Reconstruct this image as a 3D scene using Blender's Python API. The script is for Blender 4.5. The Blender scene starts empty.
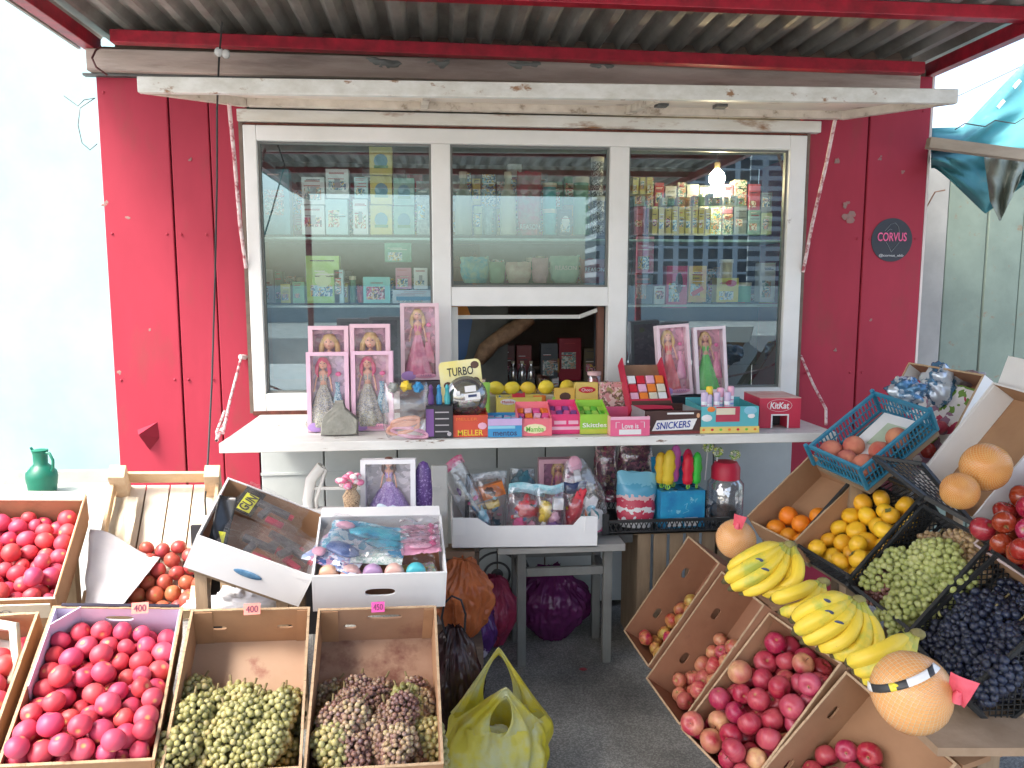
import bpy, bmesh, math, random
import numpy as np
from mathutils import Vector, Matrix, Euler, noise
random.seed(7)
R = math.radians
sc = bpy.context.scene
COL = sc.collection

# ---------------------------------------------------------------- camera
CAM = Vector((0, 0, 1.55)); PITCH = R(6.9); YAW = R(5.4); FPX = 770.0
FW = Vector((math.sin(YAW)*math.cos(PITCH), math.cos(YAW)*math.cos(PITCH), -math.sin(PITCH)))
RT = Vector((math.cos(YAW), -math.sin(YAW), 0)); UP = RT.cross(FW)
cd = bpy.data.cameras.new('camera'); cam = bpy.data.objects.new('camera', cd); COL.objects.link(cam)
cam.location = CAM; cam.rotation_euler = (R(90)-PITCH, 0, -YAW)
cd.sensor_width = 36; cd.lens = 36*FPX/1024; cd.clip_end = 3000; cd.clip_start = 0.05
sc.camera = cam
def ray(x, y): return FW + RT*((x-512)/FPX) - UP*((y-384)/FPX)
def at(x, y, Y): v = ray(x, y); return CAM + v*((Y-CAM.y)/v.y)          # world point on the upright plane y = Y
def atz(x, y, Z): v = ray(x, y); return CAM + v*((Z-CAM.z)/v.z)          # world point on the level plane z = Z
def atd(x, y, D): return CAM + ray(x, y)*D
def depth(p): return (Vector(p)-CAM).dot(FW)
def m(px, p): return px*depth(p)/FPX                                      # length at p

# ---------------------------------------------------------------- materials
def newmat(name):
    mt = bpy.data.materials.new(name); mt.use_nodes = True
    nt = mt.node_tree; b = nt.nodes['Principled BSDF']
    return mt, nt, b
def N(nt, typ, **kw):
    n = nt.nodes.new(typ)
    for k, v in kw.items():
        if k.startswith('i_'):
            n.inputs[k[2:].replace('_', ' ')].default_value = v
        else: setattr(n, k, v)
    return n
def L(nt, a, b): nt.links.new(a, b)
def c4(c): return (c[0], c[1], c[2], 1)
MC = {}
def P(name, col, rough=.6, col2=None, scale=12, bump=.0, bscale=60, metal=0, spec=.5, coat=0, rnd=0, detail=5, thr=(.35, .65),
      col3=None, thr3=(.6, .7), scale3=3, emit=0, stretch=None, sss=0, alpha=1, trans=0):
    """noise-mottled paint: col/col2 mixed by noise, col3 in patches (rust, stains)"""
    if name in MC: return MC[name]
    mt, nt, b = newmat(name); MC[name] = mt
    tc = N(nt, 'ShaderNodeTexCoord'); vec = tc.outputs['Object']
    if stretch:
        mp = N(nt, 'ShaderNodeMapping'); mp.inputs['Scale'].default_value = stretch; L(nt, vec, mp.inputs['Vector']); vec = mp.outputs['Vector']
    oi = N(nt, 'ShaderNodeObjectInfo')
    ad = N(nt, 'ShaderNodeVectorMath', operation='ADD'); L(nt, vec, ad.inputs[0])
    ml = N(nt, 'ShaderNodeVectorMath', operation='SCALE'); ml.inputs['Scale'].default_value = 17.0
    cx = N(nt, 'ShaderNodeCombineXYZ'); L(nt, oi.outputs['Random'], cx.inputs[0]); L(nt, oi.outputs['Random'], cx.inputs[1])
    L(nt, cx.outputs[0], ml.inputs[0]); L(nt, ml.outputs[0], ad.inputs[1]); vec = ad.outputs[0]
    if col2 is None: col2 = tuple(c*.78 for c in col)
    def rampmix(ca, cb, sc_, t, det=detail):
        n = N(nt, 'ShaderNodeTexNoise'); n.inputs['Scale'].default_value = sc_; n.inputs['Detail'].default_value = det
        n.inputs['Roughness'].default_value = .62
        L(nt, vec, n.inputs['Vector'])
        mr = N(nt, 'ShaderNodeMapRange'); mr.inputs['From Min'].default_value = t[0]; mr.inputs['From Max'].default_value = t[1]
        L(nt, n.outputs['Fac'], mr.inputs['Value'])
        mx = N(nt, 'ShaderNodeMix', data_type='RGBA')
        L(nt, mr.outputs['Result'], mx.inputs['Factor'])
        for s, i in ((ca, 6), (cb, 7)):
            if isinstance(s, tuple): mx.inputs[i].default_value = c4(s)
            else: L(nt, s, mx.inputs[i])
        return mx.outputs[2]
    out = rampmix(col, col2, scale, thr)
    if col3 is not None: out = rampmix(out, col3, scale3, thr3, 8)
    if rnd:
        hs = N(nt, 'ShaderNodeHueSaturation'); L(nt, out, hs.inputs['Color'])
        a = N(nt, 'ShaderNodeMapRange'); a.inputs['To Min'].default_value = .5-rnd*.12; a.inputs['To Max'].default_value = .5+rnd*.12
        L(nt, oi.outputs['Random'], a.inputs['Value']); L(nt, a.outputs[0], hs.inputs['Hue'])
        a2 = N(nt, 'ShaderNodeMath', operation='MULTIPLY'); a2.inputs[1].default_value = 7.31; L(nt, oi.outputs['Random'], a2.inputs[0])
        a3 = N(nt, 'ShaderNodeMath', operation='FRACT'); L(nt, a2.outputs[0], a3.inputs[0])
        a4 = N(nt, 'ShaderNodeMapRange'); a4.inputs['To Min'].default_value = 1-rnd*.5; a4.inputs['To Max'].default_value = 1+rnd*.4
        L(nt, a3.outputs[0], a4.inputs['Value']); L(nt, a4.outputs[0], hs.inputs['Value'])
        out = hs.outputs['Color']
    L(nt, out, b.inputs['Base Color'])
    b.inputs['Roughness'].default_value = rough; b.inputs['Metallic'].default_value = metal
    b.inputs['Specular IOR Level'].default_value = spec; b.inputs['Coat Weight'].default_value = coat
    b.inputs['Coat Roughness'].default_value = .15
    if sss: b.inputs['Subsurface Weight'].default_value = sss; b.inputs['Subsurface Radius'].default_value = (.01, .005, .003)
    if trans: b.inputs['Transmission Weight'].default_value = trans
    if alpha < 1: b.inputs['Alpha'].default_value = alpha
    if emit: L(nt, out, b.inputs['Emission Color']); b.inputs['Emission Strength'].default_value = emit
    if bump:
        n = N(nt, 'ShaderNodeTexNoise'); n.inputs['Scale'].default_value = bscale; n.inputs['Detail'].default_value = 6; L(nt, vec, n.inputs['Vector'])
        bp = N(nt, 'ShaderNodeBump'); bp.inputs['Strength'].default_value = bump; bp.inputs['Distance'].default_value = .004
        L(nt, n.outputs['Fac'], bp.inputs['Height']); L(nt, bp.outputs[0], b.inputs['Normal'])
    return mt
def flat(name, col, rough=.45, **k):
    k.setdefault('col2', tuple(c*.9 for c in col)); return P(name, col, rough, **k)
def film(name, tint=(.95, .97, 1), clear=.72, rough=.12, bump=.6, bscale=25):
    """thin clear plastic or pane: part transparent, part glossy"""
    if name in MC: return MC[name]
    mt, nt, b = newmat(name); MC[name] = mt
    nt.nodes.remove(b); out = nt.nodes['Material Output']
    tr = N(nt, 'ShaderNodeBsdfTransparent'); tr.inputs['Color'].default_value = c4(tint)
    gl = N(nt, 'ShaderNodeBsdfGlossy'); gl.inputs['Roughness'].default_value = rough
    df = N(nt, 'ShaderNodeBsdfDiffuse'); df.inputs['Color'].default_value = (.8, .82, .85, 1)
    m1 = N(nt, 'ShaderNodeMixShader'); m1.inputs[0].default_value = .18; L(nt, gl.outputs[0], m1.inputs[1]); L(nt, df.outputs[0], m1.inputs[2])
    lw = N(nt, 'ShaderNodeLayerWeight'); lw.inputs['Blend'].default_value = .35
    mr = N(nt, 'ShaderNodeMapRange'); mr.inputs['To Min'].default_value = 1-clear; mr.inputs['To Max'].default_value = min(1, 1.35-clear)
    L(nt, lw.outputs['Fresnel'], mr.inputs['Value'])
    mx = N(nt, 'ShaderNodeMixShader'); L(nt, mr.outputs[0], mx.inputs[0]); L(nt, tr.outputs[0], mx.inputs[1]); L(nt, m1.outputs[0], mx.inputs[2])
    L(nt, mx.outputs[0], out.inputs['Surface'])
    if bump:
        tc = N(nt, 'ShaderNodeTexCoord'); n = N(nt, 'ShaderNodeTexNoise'); n.inputs['Scale'].default_value = bscale; L(nt, tc.outputs['Object'], n.inputs['Vector'])
        bp = N(nt, 'ShaderNodeBump'); bp.inputs['Strength'].default_value = bump; bp.inputs['Distance'].default_value = .02
        L(nt, n.outputs['Fac'], bp.inputs['Height']); L(nt, bp.outputs[0], gl.inputs['Normal']); L(nt, bp.outputs[0], df.inputs['Normal'])
    return mt
def pane_glass(name, refl=.2, dirt=.06):
    mt, nt, b = newmat(name); nt.nodes.remove(b); out = nt.nodes['Material Output']
    tr = N(nt, 'ShaderNodeBsdfTransparent'); tr.inputs['Color'].default_value = (.86, .95, .93, 1)
    gl = N(nt, 'ShaderNodeBsdfGlossy'); gl.inputs['Roughness'].default_value = .0; gl.inputs['Color'].default_value = (.72, .93, 1, 1)
    df = N(nt, 'ShaderNodeBsdfDiffuse'); df.inputs['Color'].default_value = (.6, .68, .66, 1)
    fr = N(nt, 'ShaderNodeFresnel'); fr.inputs['IOR'].default_value = 1.5
    mr = N(nt, 'ShaderNodeMapRange'); mr.inputs['From Min'].default_value = .04; mr.inputs['To Min'].default_value = refl; L(nt, fr.outputs[0], mr.inputs['Value'])
    m1 = N(nt, 'ShaderNodeMixShader'); L(nt, mr.outputs[0], m1.inputs[0]); L(nt, tr.outputs[0], m1.inputs[1]); L(nt, gl.outputs[0], m1.inputs[2])
    tc = N(nt, 'ShaderNodeTexCoord'); n = N(nt, 'ShaderNodeTexNoise'); n.inputs['Scale'].default_value = 6; n.inputs['Detail'].default_value = 9; L(nt, tc.outputs['Object'], n.inputs['Vector'])
    m2 = N(nt, 'ShaderNodeMapRange'); m2.inputs['From Min'].default_value = .4; m2.inputs['From Max'].default_value = .8; m2.inputs['To Max'].default_value = dirt*2; m2.inputs['To Min'].default_value = dirt*.3
    L(nt, n.outputs['Fac'], m2.inputs['Value'])
    m3 = N(nt, 'ShaderNodeMixShader'); L(nt, m2.outputs[0], m3.inputs[0]); L(nt, m1.outputs[0], m3.inputs[1]); L(nt, df.outputs[0], m3.inputs[2])
    L(nt, m3.outputs[0], out.inputs['Surface']); MC[name] = mt
    return mt
def banded(name, stops, axis=2, lo=0, hi=1, rough=.4, wob=.02, wscale=8, const=True):
    """colour bands along one object axis (printed packaging)"""
    if name in MC: return MC[name]
    mt, nt, b = newmat(name); MC[name] = mt
    tc = N(nt, 'ShaderNodeTexCoord'); sp = N(nt, 'ShaderNodeSeparateXYZ'); L(nt, tc.outputs['Object'], sp.inputs[0])
    n = N(nt, 'ShaderNodeTexNoise'); n.inputs['Scale'].default_value = wscale; L(nt, tc.outputs['Object'], n.inputs['Vector'])
    mr = N(nt, 'ShaderNodeMapRange'); mr.inputs['From Min'].default_value = lo; mr.inputs['From Max'].default_value = hi; L(nt, sp.outputs[axis], mr.inputs['Value'])
    ma = N(nt, 'ShaderNodeMath', operation='MULTIPLY_ADD'); ma.inputs[1].default_value = wob*2; L(nt, n.outputs['Fac'], ma.inputs[0]); L(nt, mr.outputs[0], ma.inputs[2])
    cr = N(nt, 'ShaderNodeValToRGB'); cr.color_ramp.interpolation = 'CONSTANT' if const else 'LINEAR'
    el = cr.color_ramp.elements
    while len(el) < len(stops): el.new(.5)
    for e, (p_, c_) in zip(el, stops): e.position = p_; e.color = c4(c_)
    L(nt, ma.outputs[0], cr.inputs[0]); L(nt, cr.outputs[0], b.inputs['Base Color']); b.inputs['Roughness'].default_value = rough
    return mt
def speck(name, cols, scale=60, rough=.4, bump=0):
    """random coloured cells: busy print on wrappers and sweets"""
    if name in MC: return MC[name]
    mt, nt, b = newmat(name); MC[name] = mt
    tc = N(nt, 'ShaderNodeTexCoord'); v = N(nt, 'ShaderNodeTexVoronoi'); v.inputs['Scale'].default_value = scale; L(nt, tc.outputs['Object'], v.inputs['Vector'])
    nz = N(nt, 'ShaderNodeTexNoise'); nz.inputs['Scale'].default_value = scale*.5; L(nt, tc.outputs['Object'], nz.inputs['Vector'])
    mv = N(nt, 'ShaderNodeMix', data_type='VECTOR'); mv.inputs['Factor'].default_value = .12; L(nt, tc.outputs['Object'], mv.inputs[4]); L(nt, nz.outputs['Color'], mv.inputs[5]); L(nt, mv.outputs[1], v.inputs['Vector'])
    sp = N(nt, 'ShaderNodeSeparateColor'); L(nt, v.outputs['Color'], sp.inputs[0])
    cr = N(nt, 'ShaderNodeValToRGB'); cr.color_ramp.interpolation = 'CONSTANT'; el = cr.color_ramp.elements
    while len(el) < len(cols): el.new(.5)
    for i, c_ in enumerate(cols): el[i].position = i/len(cols); el[i].color = c4(c_)
    L(nt, sp.outputs[0], cr.inputs[0]); L(nt, cr.outputs[0], b.inputs['Base Color']); b.inputs['Roughness'].default_value = rough
    if bump:
        bp = N(nt, 'ShaderNodeBump'); bp.inputs['Strength'].default_value = bump; bp.inputs['Distance'].default_value = .01
        L(nt, nz.outputs['Fac'], bp.inputs['Height']); L(nt, bp.outputs[0], b.inputs['Normal'])
    return mt

# ---------------------------------------------------------------- mesh helpers
class MB:
    def __init__(s): s.v = []; s.f = []; s.mi = []; s.c = None
    def add(s, vs, fs, mi=0):
        o = len(s.v); s.v += [tuple(v) for v in vs]; s.f += [tuple(i+o for i in f) for f in fs]; s.mi += [mi]*len(fs); return s
    def box(s, c, d, mi=0, rot=None, taper=1):
        vs = []
        for z in (-.5, .5):
            k = taper if z > 0 else 1
            for x, y in ((-.5, -.5), (.5, -.5), (.5, .5), (-.5, .5)):
                q = Vector((x*d[0]*k, y*d[1]*k, z*d[2]))
                if rot is not None: q = Euler(rot) .to_matrix() @ q if not isinstance(rot, Matrix) else rot @ q
                vs.append(q+Vector(c))
        return s.add(vs, [(3, 2, 1, 0), (4, 5, 6, 7), (0, 1, 5, 4), (1, 2, 6, 5), (2, 3, 7, 6), (3, 0, 4, 7)], mi)
    def bb(s, a, b, mi=0):
        return s.box([(a[i]+b[i])/2 for i in range(3)], [abs(b[i]-a[i]) for i in range(3)], mi)
    def bar(s, a, b, w, h=None, mi=0):
        """square bar from a to b"""
        a = Vector(a); b = Vector(b); d = b-a; h = h or w
        if d.length < 1e-6: return s
        q = d.to_track_quat('Z', 'Y').to_matrix()
        return s.box((a+b)/2, (w, h, d.length), mi, q)
    def tube(s, pts, r, seg=8, mi=0, cap=True):
        pts = [Vector(p) for p in pts]; n = len(pts); rs = r if isinstance(r, (list, tuple)) else [r]*n
        ref = None; vs = []
        for i, p in enumerate(pts):
            t = (pts[min(i+1, n-1)]-pts[max(i-1, 0)]).normalized()
            if ref is None: ref = t.orthogonal().normalized()
            ref = (ref - t*ref.dot(t)).normalized() if (ref - t*ref.dot(t)).length > 1e-5 else t.orthogonal().normalized()
            bn = t.cross(ref)
            for k in range(seg):
                a = 2*math.pi*k/seg; vs.append(p+(ref*math.cos(a)+bn*math.sin(a))*rs[i])
        fs = [(i*seg+k, i*seg+(k+1) % seg, (i+1)*seg+(k+1) % seg, (i+1)*seg+k) for i in range(n-1) for k in range(seg)]
        if cap: fs += [tuple(range(seg-1, -1, -1)), tuple((n-1)*seg+k for k in range(seg))]
        return s.add(vs, fs, mi)
    def lathe(s, prof, seg=24, c=(0, 0, 0), mi=0, sx=1, sy=1, fold=0, nf=9, M=None, closed=True):
        """prof: list of (radius, z)"""
        vs = []; c = Vector(c)
        for r, z in prof:
            for k in range(seg):
                a = 2*math.pi*k/seg; rr = r*(1+fold*math.sin(nf*a))
                q = Vector((rr*math.cos(a)*sx, rr*math.sin(a)*sy, z))
                if M is not None: q = M @ q
                vs.append(q+c)
        n = len(prof)
        fs = [(i*seg+k, i*seg+(k+1) % seg, (i+1)*seg+(k+1) % seg, (i+1)*seg+k) for i in range(n-1) for k in range(seg)]
        if closed: fs += [tuple(range(seg-1, -1, -1)), tuple((n-1)*seg+k for k in range(seg))]
        return s.add(vs, fs, mi)
    def ell(s, c, r, seg=14, rings=9, mi=0, M=None, nz=0, nsc=3, seed=0):
        vs = []; c = Vector(c); r = (r, r, r) if isinstance(r, (int, float)) else r
        for i in range(rings+1):
            th = math.pi*i/rings
            for k in range(seg):
                a = 2*math.pi*k/seg; d = Vector((math.sin(th)*math.cos(a), math.sin(th)*math.sin(a), math.cos(th)))
                kk = 1+nz*noise.noise(d*nsc+Vector((seed*3.1, seed, 0))) if nz else 1
                q = Vector((d.x*r[0], d.y*r[1], d.z*r[2]))*kk
                if M is not None: q = M @ q
                vs.append(q+c)
        fs = [(i*seg+k, (i+1)*seg+k, (i+1)*seg+(k+1) % seg, i*seg+(k+1) % seg) for i in range(rings) for k in range(seg)]
        return s.add(vs, fs, mi)
    def prism(s, poly, y0, y1, mi=0):
        """poly: (x,z) outline, extruded from y0 to y1"""
        n = len(poly); vs = [(x, y0, z) for x, z in poly]+[(x, y1, z) for x, z in poly]
        return s.add(vs, [tuple(range(n)), tuple(range(2*n-1, n-1, -1))]+[(i, i+n, (i+1) % n+n, (i+1) % n) for i in range(n)], mi)
    def sheet(s, fn, nu, nv, mi=0):
        vs = [fn(i/nu, j/nv) for j in range(nv+1) for i in range(nu+1)]
        return s.add(vs, [(j*(nu+1)+i, j*(nu+1)+i+1, (j+1)*(nu+1)+i+1, (j+1)*(nu+1)+i) for j in range(nv) for i in range(nu)], mi)
    def mesh(s, name, mats, smooth=False, bevel=0):
        me = bpy.data.meshes.new(name); me.from_pydata(s.v, [], s.f)
        for mt in (mats if isinstance(mats, (list, tuple)) else [mats]): me.materials.append(mt)
        me.polygons.foreach_set('material_index', s.mi)
        bm = bmesh.new(); bm.from_mesh(me); bmesh.ops.remove_doubles(bm, verts=bm.verts, dist=1e-5) if smooth else None
        bmesh.ops.recalc_face_normals(bm, faces=bm.faces); bm.to_mesh(me); bm.free()
        if smooth:
            me.polygons.foreach_set('use_smooth', [True]*len(me.polygons))
            if smooth != 'all':
                me.set_sharp_from_angle(angle=R(50))
        return me
    def build(s, name, mats, parent=None, loc=(0, 0, 0), rot=(0, 0, 0), smooth=False, bevel=0, solid=0):
        o = bpy.data.objects.new(name, s.mesh(name, mats, smooth)); COL.objects.link(o)
        o.location = loc; o.rotation_euler = rot
        if parent: o.parent = parent
        if bevel:
            b = o.modifiers.new('bevel', 'BEVEL'); b.width = bevel; b.segments = 2; b.limit_method = 'ANGLE'
        if solid:
            b = o.modifiers.new('solid', 'SOLIDIFY'); b.thickness = solid; b.offset = 0
        return o
def thing(name, label, cat, loc=(0, 0, 0), rot=(0, 0, 0), group=None):
    o = bpy.data.objects.new(name, None); COL.objects.link(o); o.empty_display_size = .05
    o.location = loc; o.rotation_euler = rot; o['label'] = label; o['category'] = cat
    if group: o['group'] = group
    return o
def tag(o, label, cat, group=None):
    o['label'] = label; o['category'] = cat
    if group: o['group'] = group
    return o
def structure(o): o['kind'] = 'structure'; return o
def lettering(s, w, h, mt, parent, loc, rot=(0, 0, 0), name='lettering', ext=.0006, shear=0, outline=0):
    """real letters in the X-Z plane facing -Y, fitted into w x h, centred at loc"""
    cu = bpy.data.curves.new(name, 'FONT'); cu.body = s; cu.extrude = ext; cu.shear = shear; cu.offset = outline; cu.resolution_u = 3
    t = bpy.data.objects.new(name, cu); COL.objects.link(t)
    me = bpy.data.meshes.new_from_object(t); bpy.data.objects.remove(t); bpy.data.curves.remove(cu)
    xs = [v.co.x for v in me.vertices]; ys = [v.co.y for v in me.vertices]
    x0, x1, y0, y1 = min(xs), max(xs), min(ys), max(ys); kx = w/(x1-x0); ky = h/(y1-y0)
    for v in me.vertices:
        x, y, z = v.co; v.co = ((x-(x0+x1)/2)*kx, -z, (y-(y0+y1)/2)*ky)
    me.materials.clear(); me.materials.append(mt)
    o = bpy.data.objects.new(name, me); COL.objects.link(o); o.location = loc; o.rotation_euler = rot; o.parent = parent
    return o
def ribbon(mb, pts, w, mi=0):
    """thin flat mark in the x-z plane along pts"""
    for a, b in zip(pts, pts[1:]):
        mb.bar(a, b, w, .0008, mi)

# ---------------------------------------------------------------- shared materials
RED = P('red_paint', (.385, .034, .062), .6, (.32, .027, .050), scale=3, bump=.18, bscale=9, spec=.25, col3=(.24, .05, .05), thr3=(.56, .80), scale3=5, stretch=(1, 1, .35))
REDSTEEL = P('red_steel', (.42, .014, .035), .4, (.22, .01, .022), scale=14, bump=.1)
WHITE = P('white_paint', (.72, .73, .70), .42, (.64, .64, .60), scale=6, bump=.1, bscale=30, col3=(.30, .17, .10), thr3=(.68, .74), scale3=9)
WHITEW = P('white_window_paint', (.78, .79, .77), .35, (.72, .73, .70), scale=4, bump=.08, bscale=20)
RUSTW = P('rusted_white_paint', (.72, .72, .67), .5, (.60, .58, .50), scale=9, bump=.3, bscale=40, col3=(.26, .13, .06), thr3=(.53, .62), scale3=7, stretch=(.35, 1, 1.2))
LOWER = P('pale_lower_panel', (.50, .54, .53), .5, (.42, .46, .45), scale=3, bump=.08, bscale=12, col3=(.36, .36, .33), thr3=(.62, .8), scale3=4)
DARKW = P('aged_wood', (.20, .15, .115), .8, (.12, .09, .07), scale=14, bump=.4, stretch=(.3, 1, 3))
BEIGE = P('bleached_board', (.44, .38, .30), .8, (.22, .17, .13), scale=8, bump=.4, stretch=(.3, 1, 2))
CARD = P('brown_cardboard', (.42, .245, .135), .85, (.35, .20, .11), scale=5, bump=.2, bscale=40, detail=8, spec=.2, col3=(.29, .16, .09), thr3=(.60, .72), scale3=4)
CARDIN = P('dark_cardboard', (.34, .165, .09), .85, (.28, .13, .07), scale=6, bump=.16, bscale=50, col3=(.17, .085, .055), thr3=(.6, .75), scale3=5)
CARDSTAIN = P('stained_cardboard', (.37, .24, .165), .85, (.30, .18, .12), scale=8, bump=.15, col3=(.17, .07, .05), thr3=(.50, .64), scale3=7)
CARDEDGE = P('pale_cardboard_edge', (.50, .36, .22), .85, (.40, .27, .16), scale=60, bump=.3)
LILAC = P('lilac_carton_lining', (.62, .56, .70), .6, (.56, .50, .64), scale=5, bump=.1)
WHITECARD = P('white_carton', (.80, .81, .80), .55, (.74, .75, .75), scale=5, bump=.1, bscale=30)
CREAM = P('cream_print_carton', (.74, .64, .50), .6, (.66, .55, .42), scale=7, bump=.1)
PINE = P('new_pine', (.66, .50, .31), .7, (.55, .38, .22), scale=9, bump=.2, stretch=(1, .25, 1))
PINEW = P('pale_pine_slats', (.80, .74, .62), .7, (.72, .62, .48), scale=9, bump=.2, stretch=(1.5, .25, 1))
OLDPINE = P('weathered_slats', (.33, .24, .15), .8, (.22, .15, .09), scale=10, bump=.4, stretch=(2, 2, .25))
BLACKP = P('black_plastic', (.018, .020, .021), .38, (.03, .032, .033), scale=20, bump=.05)
TEALP = P('blue_crate_plastic', (.025, .19, .31), .4, (.035, .23, .35), scale=14)
GREYW = P('grey_worn_wood', (.17, .18, .165), .75, (.13, .13, .12), scale=12, bump=.4, stretch=(1, 1, .4))
STEELD = P('dull_steel', (.14, .15, .145), .5, (.09, .09, .09), scale=20, metal=.4)
EXPO = 2.12
# ================================================================ SETTING
def asphalt_mat():
    mt, nt, b = newmat('asphalt')
    tc = N(nt, 'ShaderNodeTexCoord')
    n1 = N(nt, 'ShaderNodeTexNoise'); n1.inputs['Scale'].default_value = 2.2; n1.inputs['Detail'].default_value = 6
    n2 = N(nt, 'ShaderNodeTexVoronoi'); n2.inputs['Scale'].default_value = 210
    n3 = N(nt, 'ShaderNodeTexNoise'); n3.inputs['Scale'].default_value = 90; n3.inputs['Detail'].default_value = 4
    for n in (n1, n2, n3): L(nt, tc.outputs['Object'], n.inputs['Vector'])
    sp = N(nt, 'ShaderNodeSeparateColor'); L(nt, n2.outputs['Color'], sp.inputs[0])
    r1 = N(nt, 'ShaderNodeValToRGB'); r1.color_ramp.elements[0].color = (.19, .195, .185, 1); r1.color_ramp.elements[1].color = (.35, .355, .335, 1); r1.color_ramp.elements[0].position = .3; r1.color_ramp.elements[1].position = .95
    L(nt, sp.outputs[0], r1.inputs[0])
    r2 = N(nt, 'ShaderNodeValToRGB'); r2.color_ramp.elements[0].color = (.55, .55, .55, 1); r2.color_ramp.elements[0].position = .35; r2.color_ramp.elements[1].position = .65; r2.color_ramp.elements[1].color = (1.25, 1.25, 1.22, 1)
    L(nt, n1.outputs['Fac'], r2.inputs[0])
    mx = N(nt, 'ShaderNodeMix', data_type='RGBA', blend_type='MULTIPLY'); mx.inputs['Factor'].default_value = 1
    L(nt, r1.outputs[0], mx.inputs[6]); L(nt, r2.outputs[0], mx.inputs[7]); L(nt, mx.outputs[2], b.inputs['Base Color'])
    b.inputs['Roughness'].default_value = .85
    bp = N(nt, 'ShaderNodeBump'); bp.inputs['Strength'].default_value = .3; bp.inputs['Distance'].default_value = .004; L(nt, n3.outputs['Fac'], bp.inputs['Height']); L(nt, bp.outputs[0], b.inputs['Normal'])
    return mt
structure(MB().add([(-400, -400, 0), (400, -400, 0), (400, 400, 0), (-400, 400, 0)], [(0, 1, 2, 3)]).build('ground', asphalt_mat()))
PAVE = P('pale_concrete', (.36, .39, .36), .85, (.29, .32, .30), scale=3, bump=.3, col3=(.22, .24, .22), thr3=(.55, .7), scale3=2)
structure(MB().box((-5.4, 5.0, .012), (7.6, 3.0, .016)).build('pavement', PAVE))
structure(MB().box((4.4, 1.2, .012), (3.4, 3.4, .016)).build('pavement', P('paving_grey', (.17, .18, .18), .9, (.12, .13, .13), scale=8, bump=.4)))
structure(MB().box((0, -8.0, .006), (60, 12.6, .008)).build('pavement', P('bounce_paving', (.43, .43, .41), .85, (.36, .36, .34), scale=2, bump=.2)))  # unseen pale slab added behind the camera to bounce sunlight under the canopy
# pale turquoise wall beyond the kiosk on the left
TURQ = P('turquoise_wall_paint', (.23, .40, .41), .6, (.28, .45, .46), scale=1.5, bump=.15, bscale=9)
w = thing('street_wall', 'pale turquoise sunlit wall standing behind the green jug', 'wall', (-5.4, 6.5, 0))
MB().box((0, 0, 2.6), (7.8, .25, 5.2)).build('wall_face', TURQ, w)
MB().box((0, -.14, .06), (7.8, .05, .12)).build('plinth', PAVE, w)
# ================================================================ KIOSK
YF = 3.6
XL, XR = -1.46, 2.35
kiosk = thing('kiosk', 'red painted street kiosk with wide white framed window', 'kiosk', (0, 0, 0))
def panel(name, x0, x1, z0, z1, y0=YF, t=.03, mt=RED, par=kiosk, bev=.004):
    return MB().bb((x0+.0015, y0, z0), (x1-.0015, y0+t, z1)).build(name, mt, par, bevel=bev)
xs1 = at(177, 290, YF).x; xs2 = at(216, 290, YF).x
panel('wall_panel', XL, xs1, .02, 2.47); panel('wall_panel', xs1+.003, xs2, .02, 2.47, YF+.004); panel('wall_panel', xs2+.003, -.835, .02, 2.47, YF+.001)
WX0, WX1 = -.845, 1.725
xs3 = at(862, 260, YF).x
panel('wall_panel', WX1-.01, xs3, .02, 2.52, YF+.004); panel('wall_panel', xs3+.004, XR, .02, 2.56)
MB().bb((XR, YF+.002, .02), (XR+.012, YF+.04, 2.56)).build('corner_trim', flat('pale_edge_trim', (.7, .62, .58)), kiosk)
# box behind: sides, back, floor, ceiling
INNER = P('kiosk_inner_wall', (.22, .23, .215), .8, (.17, .18, .17), scale=5)
YB = 5.5
MB().bb((XL, YF+.035, 0), (XL+.04, YB, 2.5)).build('side_wall', RED, kiosk)
MB().bb((XR-.04, YF+.035, 0), (XR, YB, 2.5)).build('side_wall', RED, kiosk)
MB().bb((XL+.042, YB, 0), (XR-.042, YB+.04, 2.5)).build('rear_wall', INNER, kiosk)
MB().bb((XL+.042, YF+.04, .02), (XR-.042, YB-.002, .06)).build('floor_board', DARKW, kiosk)
MB().bb((XL+.042, YF+.04, 2.42), (XR-.042, YB-.002, 2.45)).build('ceiling_board', P('ceiling_board_paint', (.10, .095, .08), .8), kiosk)
MB().bb((XL-.01, YF+.035, 2.5), (XR+.01, YB+.1, 2.60)).build('roof', DARKW, kiosk)
MB().bb((XL+.05, YF+.10, 2.60), (XR-.05, YF+.13, 2.70)).build('roof_batten', DARKW, kiosk)
# lower panels under the counter
seams = [-.83] + [at(p, 480, YF).x for p in (325, 398, 497, 545, 712)] + [at(790, 480, YF).x]
for a, b_ in zip(seams, seams[1:]):
    MB().bb((a+.003, YF-.012, .03), (b_-.003, YF-.002, .955)).build('lower_panel', LOWER, kiosk, bevel=.004)
for i, (a, b_) in enumerate(((-.83, seams[2]), (seams[2], seams[4]))):
    MB().bb((a, YF-.018, .70), (b_, YF-.013, .712)).build('seam_strip', LOWER, kiosk)
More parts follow.
